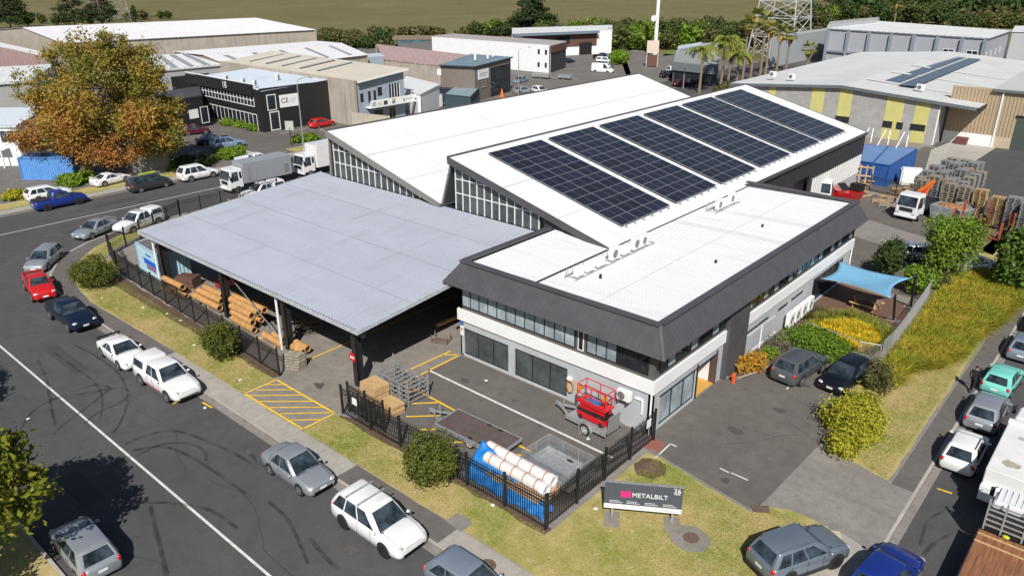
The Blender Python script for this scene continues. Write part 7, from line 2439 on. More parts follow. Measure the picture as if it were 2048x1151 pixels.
for k, px in enumerate(((1731, 286), (1765, 290), (1802, 295))):
	c = P(px[0], px[1], 2.6)
	tt = t if k == 0 else thing('steel_stand', ('', 'middle white trestle on the blue container roof', 'white trestle with a diagonal brace on the container roof')[k], 'trestle', (0, 0, 0), 0, 'trestles on the containers')
	for s_ in (-.7, .7):
		MB().beam((c.x + s_ * .6, c.y + s_, 2.58), (c.x + s_ * .3, c.y + 1.4 + s_ * .2, 4.4), .09).obj('leg', M_WHITE, tt)
	MB().beam((c.x - .5, c.y + 1.2, 4.4), (c.x + .5, c.y + 1.6, 4.4), .09).obj('beam', M_GALV, tt)
	if k == 2:
		MB().beam((c.x - .4, c.y - .5, 2.7), (c.x + .3, c.y + 1.5, 4.3), .08).obj('brace', M_GALV, tt)
t['group'] = 'trestles on the containers'
t['label'] = 'white steel trestle on the container roof, nearest the hall'
c = P(1824, 345, 1.5)
tag(MB().box(-1.2, 1.2, -.8, .8, 0, 2.0).obj('wrapped_load', M_WHITE, None, (c.x, c.y, 0), .4, bevel=.15), 'bulky white wrapped load beside the blue container', 'load')
# container under the canopy with a painted side, pale box container further in
t = container('pale blue container with painted wave beside the first canopy post', (-64.0, 25.3), (-59.5, 25.0), (-59.5, 27.4), (-64.0, 27.7), 2.5, mat('pale_blue_container', (.36, .52, .62), .6, var=.08), mat('dull_container_roof', (.13, .125, .13), .7, var=.1))
for (u0, u1, za, zb, mm) in ((.25, .98, .95, 1.45, mat('wave_blue', (.02, .13, .55), .6)), (.38, .6, 1.75, 1.9, MATS['wave_blue']), (.35, .75, .55, .9, mat('graffiti_purple', (.25, .12, .22), .7))):
	q0, q1 = Vector((-64.0, 25.3)), Vector((-59.5, 25.0))
	MB().hexa(*on_wall(q0, q1, u0 * 4.5, u1 * 4.5, za, zb, .0, .012)).obj('painted_mark', mm, t)
container('dull white container standing open at the rear of the first canopy bay', (-57.6, 29.5), (-54.8, 29.5), (-54.8, 36), (-57.6, 36), 2.6, M_WHITEW, M_WHITEW)
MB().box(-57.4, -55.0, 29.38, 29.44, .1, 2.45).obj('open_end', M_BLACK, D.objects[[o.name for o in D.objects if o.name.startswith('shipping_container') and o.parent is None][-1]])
tag(MB().box(-.8, .8, -.6, .6, 0, .9).obj('brown_crate', M_BROWN, None, P(378, 572), .5), 'brown wooden chest beside the tubes under the canopy', 'crate')
t = thing('red_machine', 'red steel machine frame among the tubes under the canopy', 'machine', P(424, 588) + Vector((0, 1.6, 0)), .3)
MB().box(-.9, .9, -.4, .4, .5, .95).box(-1.1, -.6, -.5, .5, .1, .6).obj('bed', mat('machine_red', (.33, .02, .02), .5), t, bevel=.04)
for x in (-.6, .1, .7):
	MB().tube([(x, -.5, .9), (x, .5, .9)], .14, 10).obj('roller', MATS['machine_red'], t)
t = thing('forklift', 'orange forklift parked deep in the canopy shade', 'forklift', (-35.0, 36.5, .01), -PI / 2)
fo_ = mat('forklift_orange', (.55, .19, .02), .5)
MB().box(-1.2, .6, -.6, .6, .3, 1.1).box(-1.25, -.5, -.58, .58, 1.1, 1.35).obj('chassis', fo_, t, bevel=.06)
for x in (-.5, .5):
	for s_ in (-.5, .5):
		MB().beam((x, s_, 1.1), (x * .8, s_, 2.1), .07).obj('cab_post', M_BLACK, t)
MB().box(-.5, .5, -.55, .55, 2.1, 2.16).obj('overhead_guard', M_BLACK, t)
MB().box(.65, .8, -.5, -.38, .1, 2.4).box(.65, .8, .38, .5, .1, 2.4).obj('mast', M_BLACK, t)
MB().box(.8, 1.9, -.4, -.28, .1, .16).box(.8, 1.9, .28, .4, .1, .16).obj('fork', M_BLACK, t)
for x, r_ in ((-.8, .28), (.4, .35)):
	for s_ in (-1, 1):
		MB().tube([(x, s_ * .45, r_), (x, s_ * .65, r_)], r_, 14).obj('wheel', M_TYRE, t)
tube_thing('single tan pipe lying at the office corner under the canopy edge', (873, 650), .5, (911, 634), .7, .16)
t = thing('steel_cradle', 'small empty grey steel cradle on the floor by the office corner', 'cradle', P(882, 683), .4)
for s_ in (-.35, .35):
	MB().box(-.6, .6, s_ - .03, s_ + .03, .05, .11).box(-.6, -.54, s_ - .03, s_ + .03, 0, .6).box(.54, .6, s_ - .03, s_ + .03, 0, .6).obj('side_frame', mat('rusty_steel', (.16, .12, .10), .7, var=.2), t)
MB().box(-.6, .6, -.35, .35, .1, .13).obj('tray', MATS['rusty_steel'], t)


def rack(label, loc, rz, L, W, H, nx, nz, m_):
	t = thing('steel_rack', label, 'rack', loc, rz)
	for i in range(nx + 1):
		for s_ in (-1, 1):
			x = -L / 2 + L * i / nx
			MB().box(x - .035, x + .035, s_ * W / 2 - .035, s_ * W / 2 + .035, 0, H + (.5 if i in (0, nx) else 0)).obj('upright', m_, t)
	for j in range(nz):
		z = .25 + (H - .3) * j / max(1, nz - 1)
		for s_ in (-1, 1):
			MB().box(-L / 2, L / 2, s_ * W / 2 - .03, s_ * W / 2 + .03, z, z + .06).obj('long_rail', m_, t)
		for i in range(nx * 2 + 1):
			x = -L / 2 + L * i / (nx * 2)
			MB().box(x - .025, x + .025, -W / 2 + .03, W / 2 - .03, z + .001, z + .05).obj('cross_bar', m_, t)
	return t


rack('grey steel scaffold rack with many bars beside the stacked crates', (-31.75, 26.25, .01), -.06, 3.3, 1.5, 1.25, 4, 4, M_GALV)
rack('black steel stand loaded with fittings past the second canopy post', P(606, 672) + Vector((0, .5, 0)), 1.0, 1.8, .7, 1.1, 1, 3, M_BLACK)
for px, n, lab, sx, sy, rz in (((745, 796), 6, 'taller of two crate piles behind the gate leaf', 1.45, 1.1, -.05), ((779, 824), 4, 'lower of two crate piles behind the gate leaf', 1.25, .9, -.05)):
	p = P(px[0], px[1])
	for k in range(n):
		tag(MB().box(-sx / 2, sx / 2, -sy / 2, sy / 2, 0, .155).obj('plywood_crate', M_WOODP, None, (p.x + R.uniform(-.03, .03), p.y + .2 + R.uniform(-.03, .03), .01 + k * .17), rz + R.uniform(-.02, .02)),
			'plywood crate in the ' + lab, 'crate', 'plywood crates in the ' + lab)
for k in range(6):
	o = tag(inst(PAL[M_WOODG.name], 'pallet', None, P(582 + k * 2.6, 738 - k * 1.5) + Vector((0, .1, .5)), (math.radians(78), 0, .5)), 'grey pallet leaning on its edge behind the gate end post', 'pallet', 'pallets leaning by the gate')
for k in range(22):
	c = P(*R.choice(((345, 585), (372, 600), (455, 640), (520, 655), (540, 690), (575, 660), (420, 610), (400, 600)))) + Vector((R.uniform(-1, 1), R.uniform(.1, 1.4), 0))
	tag(MB().box(-R.uniform(.3, 1.0), R.uniform(.3, 1.0), -.08, .08, 0, .1).obj('offcut', R.choice((M_WOODP, M_WOODG, M_BLACK, M_GALV, M_CARD)), None, (c.x, c.y, .02 + .001 * k), R.uniform(0, 3)), 'loose offcut lying among the brown tubes under the canopy', 'offcut', 'offcuts among the tubes')
# skip and rust posts in the rear yard
c = P(1892, 447)
t = thing('waste_skip', 'grey blue steel skip heaped with rusty waste', 'skip', (c.x, c.y + 1.2, 0), math.radians(-14))
MB().hexa([(-1.5, -.9, .1), (1.3, -.9, .1), (1.3, .9, .1), (-1.5, .9, .1)], [(-1.75, -1.05, 1.5), (1.75, -1.05, 1.5), (1.75, 1.05, 1.5), (-1.75, 1.05, 1.5)]).obj('bin', mat('skip_grey', (.25, .28, .30), .6, var=.25, scale=2), t)
MB().ball((0, 0, 1.45), 1.55, .9, .35, 14, 6).obj('waste', mat('rusty_waste', (.30, .15, .07), .9, var=.4, scale=4, bump=.6), t)
for k, (rz, x) in enumerate(((.3, .9), (1.2, 1.7))):
	tag(inst(PAL[M_WOODG.name], 'pallet', None, (c.x + x, c.y + 2.2, 1.3 - k * .9), (math.radians(25), 0, rz), (1.3, 1.3, 1)), ('pallet tipped over the waste skip edge', 'pallet propped beside the waste skip')[k], 'pallet')
sheet('rusty_ground', [tuple(p[:2]) for p in pp([(1895, 456), (1935, 425), (2010, 445), (2030, 470), (1985, 510), (1900, 482)])], .018, mat('rust_stained_ground', (.15, .095, .065), .9, var=.25, scale=1.2), jit=.15)
M_RSTEEL = mat('red_oxide_steel', (.27, .065, .035), .7, var=.2)
for i, (pb, hh) in enumerate((((1902, 454), 1.9), ((1919, 457), 2.9), ((1941, 475), 1.5), ((1955, 466), 1.7), ((1971, 450), 2.6), ((1997, 480), 1.7), ((2014, 457), 1.6), ((2022, 464), 1.9))):
	c = P(*pb)
	tag(MB().box(-.1, .1, -.1, .1, 0, hh).obj('steel_post', M_RSTEEL, None, (c.x, c.y, 0)), ('red oxide post right at the waste skip', 'tallest red oxide post, second from the waste skip', 'short red oxide post on the side of the round tree', 'red oxide post behind the short one', 'tall red oxide post before the tan pallet stack', 'red oxide post at the near corner of the rusty patch', 'thin red oxide post at the far edge of the rusty patch', 'last red oxide post by the leafy tree at the frame edge')[i], 'post', 'red oxide posts of the steel rack')
for i, (pa, pb) in enumerate((((1902, 456), (1996, 483)), ((1971, 452), (2012, 462)), ((1935, 462), (1957, 452)))):
	a, b_ = P(*pa), P(*pb)
	tag(MB().beam((a.x, a.y, .15), (b_.x, b_.y, .15), .14).obj('steel_beam', M_RSTEEL, None), ('long rusty beam lying along the near posts', 'rusty beam lying between the far posts', 'short dark beam lying across the rusty patch')[i], 'beam', 'beams of the steel rack')
# containers on the west side and in the middle yard
a, b_ = P(46, 359), P(150, 359)
d = (b_ - a).normalized()
nb_ = Vector((-d.y, d.x, 0))
container('light blue container under the autumn tree', a, b_, b_ + nb_ * 2.5, a + nb_ * 2.5, 2.7, M_CLB)
c = P(303, 346)
container('grey container in the shade behind the white coupe', c + Vector((-.8, -2, 0)), c + Vector((.8, 2, 0)), c + Vector((-2.2, 2.6, 0)), c + Vector((-3.6, -1.4, 0)), 2.6, mat('shade_grey_container', (.2, .2, .2), .6))
a, b_, c = P(891, 216), P(941, 222), P(958, 203)
container('steel blue container with white marks below the brown office', a, b_, b_ + (c - b_), a + (c - b_), 2.5, mat('steel_blue_container', (.045, .075, .095), .55, var=.15), mat('steel_blue_roof2', (.22, .30, .33), .6))
a = P(852, 203)
container('dark navy container beside the small white store', a, a + Vector((4.5, 2.2, 0)), a + Vector((3.4, 4.4, 0)), a + Vector((-1.1, 2.2, 0)), 2.5, mat('navy_container', (.025, .032, .06), .6))
c = P(872, 214)
tag(MB().box(-1.3, 1.3, -.9, .9, 0, 2.3).obj('sheeted_load', mat('canvas_sheet', (.42, .42, .40), .85, var=.1, bump=.5, bscale=3), None, (c.x, c.y, 0), .7, bevel=.2), 'pale canvas covered load beside the leaning plywood sheet', 'load')
c = P(857, 219)
tag(MB().hexa([(-1.3, -.05, 0), (1.3, -.05, 0), (1.3, .05, 0), (-1.3, .05, 0)], [(-1.3, .5, 2.2), (1.3, .5, 2.2), (1.3, .6, 2.2), (-1.3, .6, 2.2)]).obj('plywood_sheet', M_WOODP, None, (c.x, c.y, 0), .6), 'tan plywood sheet leaning in the middle yard', 'sheet')
c = P(828, 200)
tag(MB().box(-.4, .4, -.4, .4, 0, 1.9).obj('red_locker', RED, None, (c.x, c.y, 0), .6, bevel=.05), 'narrow red locker beside the balcony building', 'locker')
t = thing('traffic_cone', 'orange traffic cone at the door of the brown office', 'cone', P(1004, 194))
MB().tube([(0, 0, .06), (0, 0, 1.6)], [.42, .07], 12).obj('cone', mat('cone_orange', (.7, .14, .02), .5), t)
MB().box(-.5, .5, -.5, .5, 0, .06).obj('base', MATS['cone_orange'], t)
for k, px in enumerate(((915, 173), (930, 176), (945, 170))):
	tag(MB().hexa([(-.7, -.5, 0), (.7, -.5, 0), (.7, .5, 0), (-.7, .5, 0)], [(-.2, -.5, 2.0), (.9, -.5, 2.0), (.9, .5, 2.0), (-.2, .5, 2.0)]).obj('frame_stack', M_GALV, None, P(*px), .6 + k), ('stack of silver frames under the upper wall unit', 'stack of silver frames in the middle by the brown wall', 'stack of silver frames by the brown office corner')[k], 'frames', 'silver frames by the brown office')
c = P(975, 186)
tag(MB().box(-1.6, 1.6, -.6, .6, 0, 2.0).obj('chiller_unit', M_WHITE, None, (c.x, c.y, 0), .35, bevel=.06), 'white chiller cabinet below the number 22', 'chiller')
# scraps of litter on verges and road
for k, px in enumerate(((204, 596), (286, 615), (334, 628), (388, 690), (56, 838), (410, 816), (361, 641), (972, 761), (1135, 965), (1191, 1017), (832, 883), (1176, 878), (480, 760), (985, 1010))):
	p = P(px[0], px[1], RZ if px in ((56, 838), (410, 816)) else .0)
	tag(MB().prism([(-.1, -.06), (.09, -.08), (.12, .05), (-.04, .09)], 0, .03).obj('paper_scrap', M_WHITE, None, (p.x, p.y, p.z + .02), R.uniform(0, 3)), 'small white paper scrap lying on the ground', 'litter', 'paper scraps on the ground')

# ---------------------------------------------------------------- the walking person
pt = P(1941, 783)
pr_t = D.objects.new('person_skin_build', D.meshes.new('person_skin_build'))
J = {'hip': (0, 0, .93, .13), 'waist': (.01, 0, 1.08, .125), 'chest': (.02, 0, 1.30, .15), 'neck': (.03, 0, 1.47, .06), 'head0': (.045, 0, 1.57, .085), 'head1': (.05, 0, 1.68, .09),
	 'hl': (0, .09, .90, .10), 'kl': (.16, .10, .50, .068), 'al': (.10, .10, .09, .042), 'tl': (.24, .11, .04, .04), 'hr': (0, -.09, .90, .10), 'kr': (-.02, -.10, .49, .068), 'ar': (-.30, -.10, .13, .042), 'tr': (-.20, -.11, .04, .04),
	 'sl': (.02, .19, 1.40, .07), 'el': (-.08, .24, 1.14, .048), 'wl': (.06, .25, .93, .034), 'fl': (.10, .25, .84, .03), 'sr': (.02, -.19, 1.40, .07), 'er': (.06, -.25, 1.14, .048), 'wr': (.22, -.24, .98, .034), 'fr': (.29, -.23, .92, .03)}
E_ = [('hip', 'waist'), ('waist', 'chest'), ('chest', 'neck'), ('neck', 'head0'), ('head0', 'head1'), ('hip', 'hl'), ('hl', 'kl'), ('kl', 'al'), ('al', 'tl'), ('hip', 'hr'), ('hr', 'kr'), ('kr', 'ar'), ('ar', 'tr'),
	  ('chest', 'sl'), ('sl', 'el'), ('el', 'wl'), ('wl', 'fl'), ('chest', 'sr'), ('sr', 'er'), ('er', 'wr'), ('wr', 'fr')]
nm = list(J)
me = pr_t.data
me.from_pydata([J[k][:3] for k in nm], [(nm.index(a), nm.index(b_)) for a, b_ in E_], [])
COL.objects.link(pr_t)
sk = pr_t.modifiers.new('skin', 'SKIN')
for i, k in enumerate(nm):
	me.skin_vertices[0].data[i].radius = (J[k][3], J[k][3])
me.skin_vertices[0].data[0].use_root = True
pr_t.modifiers.new('sub', 'SUBSURF').levels = 2
pm_e = D.meshes.new_from_object(pr_t.evaluated_get(bpy.context.evaluated_depsgraph_get()))
D.objects.remove(pr_t)
M_SKIN = mat('skin', (.42, .24, .16), .6, var=.05)
M_CLOTH = mat('black_clothes', (.012, .012, .014), .9, var=.2)
for q in (M_CLOTH, M_SKIN, mat('white_shoes', (.6, .6, .6), .6)):
	pm_e.materials.append(q)
for f in pm_e.polygons:
	c = f.center
	f.material_index = 1 if (c.z > 1.50 or (c.z < 1.0 and abs(c.y) > .215 and c.z > .5)) else (2 if c.z < .085 else 0)
pm_e.shade_smooth()
per = D.objects.new('person', pm_e)
COL.objects.link(per)
per.location = (pt.x, pt.y, .015)
per.rotation_euler = (0, 0, math.radians(75))
tag(per, 'person in black shirt and trousers walking on the footpath by the mint green hatchback', 'person')
MB().ball((.035, 0, 1.69), .105, .092, .085, 10, 6).obj('hair', mat('dark_hair', (.012, .009, .008), .7), per, smooth=True)
for s_ in (-1, 1):
	hx, hy, hz = (.12, .25, .80) if s_ > 0 else (.32, -.225, .89)
	for k in range(4):
		MB().tube([(hx, hy + (k - 1.5) * .016, hz + .03), (hx + .02, hy + (k - 1.5) * .018, hz - .02), (hx + .015, hy + (k - 1.5) * .018, hz - .05 + abs(k - 1.4) * .008)], [.009, .008, .006], 6).obj('finger', M_SKIN, per)
	MB().tube([(hx - .01, hy - s_ * .03, hz + .05), (hx + .03, hy - s_ * .045, hz + .01)], [.01, .007], 6).obj('thumb', M_SKIN, per)
# ================================================================ plants
def leaf_quads(pts, size, aspect=1.6, up=.4, out=None, jitter=.9, tri=False):
	"""numpy leaves: one bent-free quad per point, facing roughly up and outwards"""
	n = len(pts)
	nr = NP.normal(size=(n, 3)) * jitter
	nr[:, 2] += up
	if out is not None:
		nr += out
	nr /= np.linalg.norm(nr, axis=1)[:, None] + 1e-9
	a = np.cross(nr, NP.normal(size=(n, 3)))
	a /= np.linalg.norm(a, axis=1)[:, None] + 1e-9
	b_ = np.cross(nr, a)
	s = (size * NP.uniform(.65, 1.35, n))[:, None]
	a, b_ = a * s * aspect / 2, b_ * s / 2
	v = np.stack([pts - a, pts + b_ * .9, pts + a, pts - b_ * .9], 1).reshape(-1, 3)
	return v


def quad_mesh(name, v, m, parent=None, loc=(0, 0, 0), tri=False):
	k = 3 if tri else 4
	n = len(v) // k
	me = D.meshes.new(name)
	me.vertices.add(len(v))
	me.vertices.foreach_set('co', np.asarray(v, dtype=np.float32).ravel())
	me.loops.add(n * k)
	me.loops.foreach_set('vertex_index', np.arange(n * k, dtype=np.int32))
	me.polygons.add(n)
	me.polygons.foreach_set('loop_start', np.arange(0, n * k, k, dtype=np.int32))
	me.polygons.foreach_set('loop_total', np.full(n, k, dtype=np.int32))
	me.update(calc_edges=True)
	me.materials.append(m)
	o = D.objects.new(name, me)
	COL.objects.link(o)
	o.parent = parent
	o.location = loc
	return o


def crown_pts(blobs, n, clumps=26, spread=.22):
	"""leaf points gathered in clumps over a set of ellipsoids; returns points and outward directions"""
	vol = np.array([b_[3] * b_[4] * b_[5] for b_ in blobs]) ** .67
	vol = vol / vol.sum()
	P_, O_ = [], []
	for b_, w in zip(blobs, vol):
		c, r = np.array(b_[:3]), np.array(b_[3:])
		k = max(4, int(clumps * w * len(blobs)))
		m_ = max(8, int(n * w))
		d = NP.normal(size=(k, 3))
		d /= np.linalg.norm(d, axis=1)[:, None]
		rad = NP.uniform(.55, 1.02, k) ** .7
		cc = d * rad[:, None]
		idx = NP.integers(0, k, m_)
		q = cc[idx] + NP.normal(size=(m_, 3)) * spread * NP.uniform(.6, 1.3, k)[idx][:, None]
		P_.append(c + q * r)
		O_.append(q / (np.linalg.norm(q, axis=1)[:, None] + 1e-6))
	return np.concatenate(P_), np.concatenate(O_)


def limbs(mb, base, top, r, targets):
	mb.tube([base, Vector(base).lerp(Vector(top), .5) + Vector((R.uniform(-.15, .15), R.uniform(-.15, .15), 0)), top], [r, r * .8, r * .55], 8)
	for t_ in targets:
		s_ = Vector(base).lerp(Vector(top), R.uniform(.6, 1.0))
		mid = s_.lerp(Vector(t_), .5) + Vector((R.uniform(-.3, .3), R.uniform(-.3, .3), R.uniform(0, .4)))
		mb.tube([s_, mid, t_], [r * .45, r * .28, r * .1], 6)


def tree(name, label, loc, blobs, n, size, lm, tm, trunk_h, r, cat='tree', group=None, clumps=30, spread=.24, up=.5, aspect=1.6):
	t = thing(name, label, cat, loc, 0, group)
	mb = MB()
	limbs(mb, (0, 0, -.05), (0, 0, trunk_h), r, [b_[:3] for b_ in blobs])
	mb.obj('trunk', tm, t, smooth=True, fix=False)
	p, o = crown_pts(blobs, n, clumps, spread)
	p[:, 2] = np.maximum(p[:, 2], .06)
	quad_mesh('crown', leaf_quads(p, size, aspect, up, o * .7), lm, t)
	return t


M_BARK = mat('grey_brown_bark', (.13, .10, .075), .9, var=.3, scale=5, stretch=(1, 1, .2), bump=.5)
L_AUT = leaf_mat('autumn_leaves', [(.27, .13, .024), (.33, .18, .03), (.24, .17, .035), (.36, .23, .055)], zone=[(.10, .115, .022), (.15, .15, .03), (.21, .19, .04)], zscale=.16)
L_AUTG = leaf_mat('turning_green_leaves', [(.085, .105, .02), (.12, .13, .025), (.17, .155, .035), (.065, .085, .018)], zone=[(.20, .14, .03), (.14, .13, .03)], zscale=.3)
L_AUTR = leaf_mat('russet_leaves', [(.24, .075, .028), (.31, .115, .035), (.28, .15, .035), (.19, .08, .035)], zone=[(.22, .13, .03), (.28, .16, .03)], zscale=.4)
L_MAG = leaf_mat('glossy_yellow_green_leaves', [(.06, .085, .010), (.10, .125, .013), (.16, .175, .02), (.035, .055, .009), (.17, .15, .022), (.085, .11, .012)], rough=.32)
L_SHR = leaf_mat('round_shrub_leaves', [(.045, .070, .012), (.075, .095, .016), (.11, .115, .022), (.06, .06, .016)], rough=.45)
L_MID = leaf_mat('mid_green_leaves', [(.075, .135, .014), (.115, .18, .02), (.15, .21, .028), (.045, .085, .012)])
L_DRK = leaf_mat('dark_green_leaves', [(.022, .042, .012), (.038, .062, .017), (.058, .083, .022), (.03, .05, .02)])
L_PIN = leaf_mat('pine_needles', [(.018, .030, .012), (.03, .045, .016), (.042, .058, .02)])
L_OLV = leaf_mat('olive_bush_leaves', [(.06, .065, .022), (.085, .085, .03), (.11, .10, .04), (.045, .055, .018)])
L_YG = leaf_mat('yellow_green_leaves', [(.19, .21, .018), (.26, .26, .022), (.33, .30, .03), (.12, .15, .014)])
L_GRY = leaf_mat('grey_twiggy_leaves', [(.13, .12, .09), (.17, .155, .12), (.10, .095, .07)])
L_HED = leaf_mat('bright_hedge_leaves', [(.075, .13, .012), (.12, .19, .018), (.16, .23, .022)])
L_ORA = leaf_mat('orange_shrub_leaves', [(.34, .15, .02), (.42, .20, .025), (.28, .19, .03), (.20, .17, .03)])

# the big autumn tree: measured on the photo, crown about 15 m across
base = P(322, 334)
base2 = P(165, 362)
ctr = P(205, 250, 7.5)
cen = ((ctr.x + base.x) / 2 - 1.0, (ctr.y + base.y) / 2 - 1.5)


def at_h(px, py, dist_pt, ):
	"""height and place of a pixel on the vertical sheet facing the street corner through dist_pt"""
	f = Vector((_F.x, _F.y, 0)).normalized()
	d = _F + _R * ((px - 1024) / _f) + _U * ((575.5 - py) / _f)
	k = (Vector(dist_pt) - Vector((0, 0, CAM_H))).dot(f) / d.dot(f)
	return Vector((0, 0, CAM_H)) + d * k


anch = P(215, 352)
bl = []
for (px, py, rr, dd) in ((180, 95, 2.3, 0), (110, 110, 1.9, .8), (228, 90, 1.9, -.6), (150, 130, 2.8, 1.2), (215, 140, 2.6, -1), (272, 130, 2.4, .5), (75, 170, 2.4, -.5), (125, 190, 2.9, .6), (190, 190, 3.1, -1.5), (255, 180, 2.7, 1.0), (295, 160, 1.9, 0),
						 (85, 215, 2.2, 1.2), (150, 245, 3.0, -1.5), (220, 240, 3.2, .8), (290, 235, 2.6, -1.2), (330, 225, 1.9, .6), (75, 265, 2.2, -1), (130, 290, 2.6, 1), (190, 295, 2.7, -1), (250, 290, 2.6, -.4), (310, 280, 2.3, .6), (345, 270, 1.7, -.3), (60, 290, 1.3, .4)):
	q = at_h(px, py, anch)
	f = Vector((_F.x, _F.y, 0)).normalized() * dd * 1.6
	bl.append((q.x + f.x - anch.x, q.y + f.y - anch.y, q.z, rr, rr, rr * .82))
t = thing('autumn_tree', 'huge autumn tree with orange, russet and green leaves over the parked cars', 'tree', anch)
mb = MB()
for bb, tg in ((P(170, 358), [0, 1, 3, 6, 7, 11, 12, 16, 17]), (P(262, 350), [2, 4, 5, 8, 9, 10, 13, 14, 15, 18, 19, 20])):
	limbs(mb, (bb.x - anch.x, bb.y - anch.y, -.1), ((bb.x - anch.x) * .7, (bb.y - anch.y) * .7, 6.0), .42, [bl[i][:3] for i in tg])
mb.obj('trunk', M_BARK, t, smooth=True, fix=False)
up_ = [b_ for i, b_ in enumerate(bl) if i not in (16, 17, 18, 19, 22)]
lo_ = [b_ for i, b_ in enumerate(bl) if i in (16, 17, 18, 19, 22, 12, 14)]
p, o = crown_pts(up_, 36000, 20, .22)
quad_mesh('crown', leaf_quads(p, .19, 1.5, .4, o * .5), L_AUT, t)
p, o = crown_pts([bl[i] for i in (2, 5, 4, 9, 10, 14, 15, 20, 21, 13)], 22000, 20, .22)
quad_mesh('crown', leaf_quads(p, .19, 1.5, .4, o * .5), L_AUTG, t)
p, o = crown_pts(lo_, 19000, 20, .22)
quad_mesh('crown', leaf_quads(p, .18, 1.5, .4, o * .5), L_AUTR, t)

# street tree at the lower left with glossy leaves, and its neighbour outside the frame whose shade falls in
for k, (c, lab) in enumerate((((-33.0, 3.7, 0), 'street tree with glossy yellow green leaves leaning into the frame'), ((-46.2, 2.6, 0), 'second glossy street tree at the frame edge'))):
	bl2 = [(R.uniform(-2.4, 2.4), R.uniform(-2.2, 2.2), 4.4 + R.uniform(-1.6, 1.8), 1.35, 1.35, 1.15) for _ in range(18)] + [(0, 0, 4.4, 2.3, 2.3, 2.2)]
	tree('street_tree', lab, c, bl2, 21000, .17, L_MAG, M_BARK, 3.0, .2, group='glossy street trees', clumps=22, spread=.2, aspect=1.9)
# round shrubs on the verge
for k, (px, r, h, lab) in enumerate((((192, 571), 1.75, 2.5, 'broad round shrub on the verge bend by the painted container'), ((446, 714), 1.15, 2.55, 'egg shaped shrub on the verge before the tube pile'), ((862, 962), 1.35, 2.75, 'dense round shrub on the verge before the flat trailer'))):
	p0 = P(*px)
	bls = [(0, 0, h * .52, r, r, h * .47)] + [(r * .45 * math.cos(a), r * .45 * math.sin(a), h * .5 + R.uniform(-.3, .35), r * .62, r * .62, h * .33) for a in (0, 1.3, 2.5, 3.8, 5.1)]
	tree('verge_shrub', lab, (p0.x, p0.y, 0), bls, 8500, .085, L_SHR, M_BARK, .9, .10, 'shrub', 'round shrubs along the picket fence', 60, .15, aspect=1.7)
# trees near the sail
def lump(px, z0, R0, h, lm, lab, name='yard_tree', n=7000, size=.17, cat='tree', group=None, th=1.6, nb=9):
	p0 = P(*px)
	bls = [(0, 0, z0 + h * .5, R0 * .8, R0 * .8, h * .48)] + [(R.uniform(-.62, .62) * R0, R.uniform(-.62, .62) * R0, z0 + h * R.uniform(.25, .85), R0 * .48, R0 * .48, h * .24) for _ in range(nb)]
	return tree(name, lab, (p0.x, p0.y, 0), bls, n, size, lm, M_BARK, th, .14, cat, group)


lump((1888, 565), .9, 2.15, 4.6, L_MID, 'round bright green tree hiding the silver hatchback', n=9000, size=.15, nb=14)
lump((1772, 556), .5, 1.15, 2.6, L_DRK, 'small dark tree just behind the blue sail', n=5000, size=.15)
lump((1836, 590), .4, 1.15, 2.0, L_MID, 'low green tree between the sail and the round tree', n=5000, size=.15)
lump((2022, 582), .3, 1.6, 4.6, leaf_mat('deep_green_leaves', [(.04, .075, .014), (.065, .11, .018), (.10, .15, .024)]), 'tall leafy tree at the frame edge by the rust posts', n=8000, size=.2, nb=14)
lump((2052, 575), .2, 1.5, 4.4, L_DRK, 'dark leafy tree cut by the frame edge', n=5000, size=.2)
lump((1875, 575), .1, .9, 1.2, L_OLV, 'low olive bush at the chain link fence end', 'bush', 2500, .1, 'bush', None, .5)


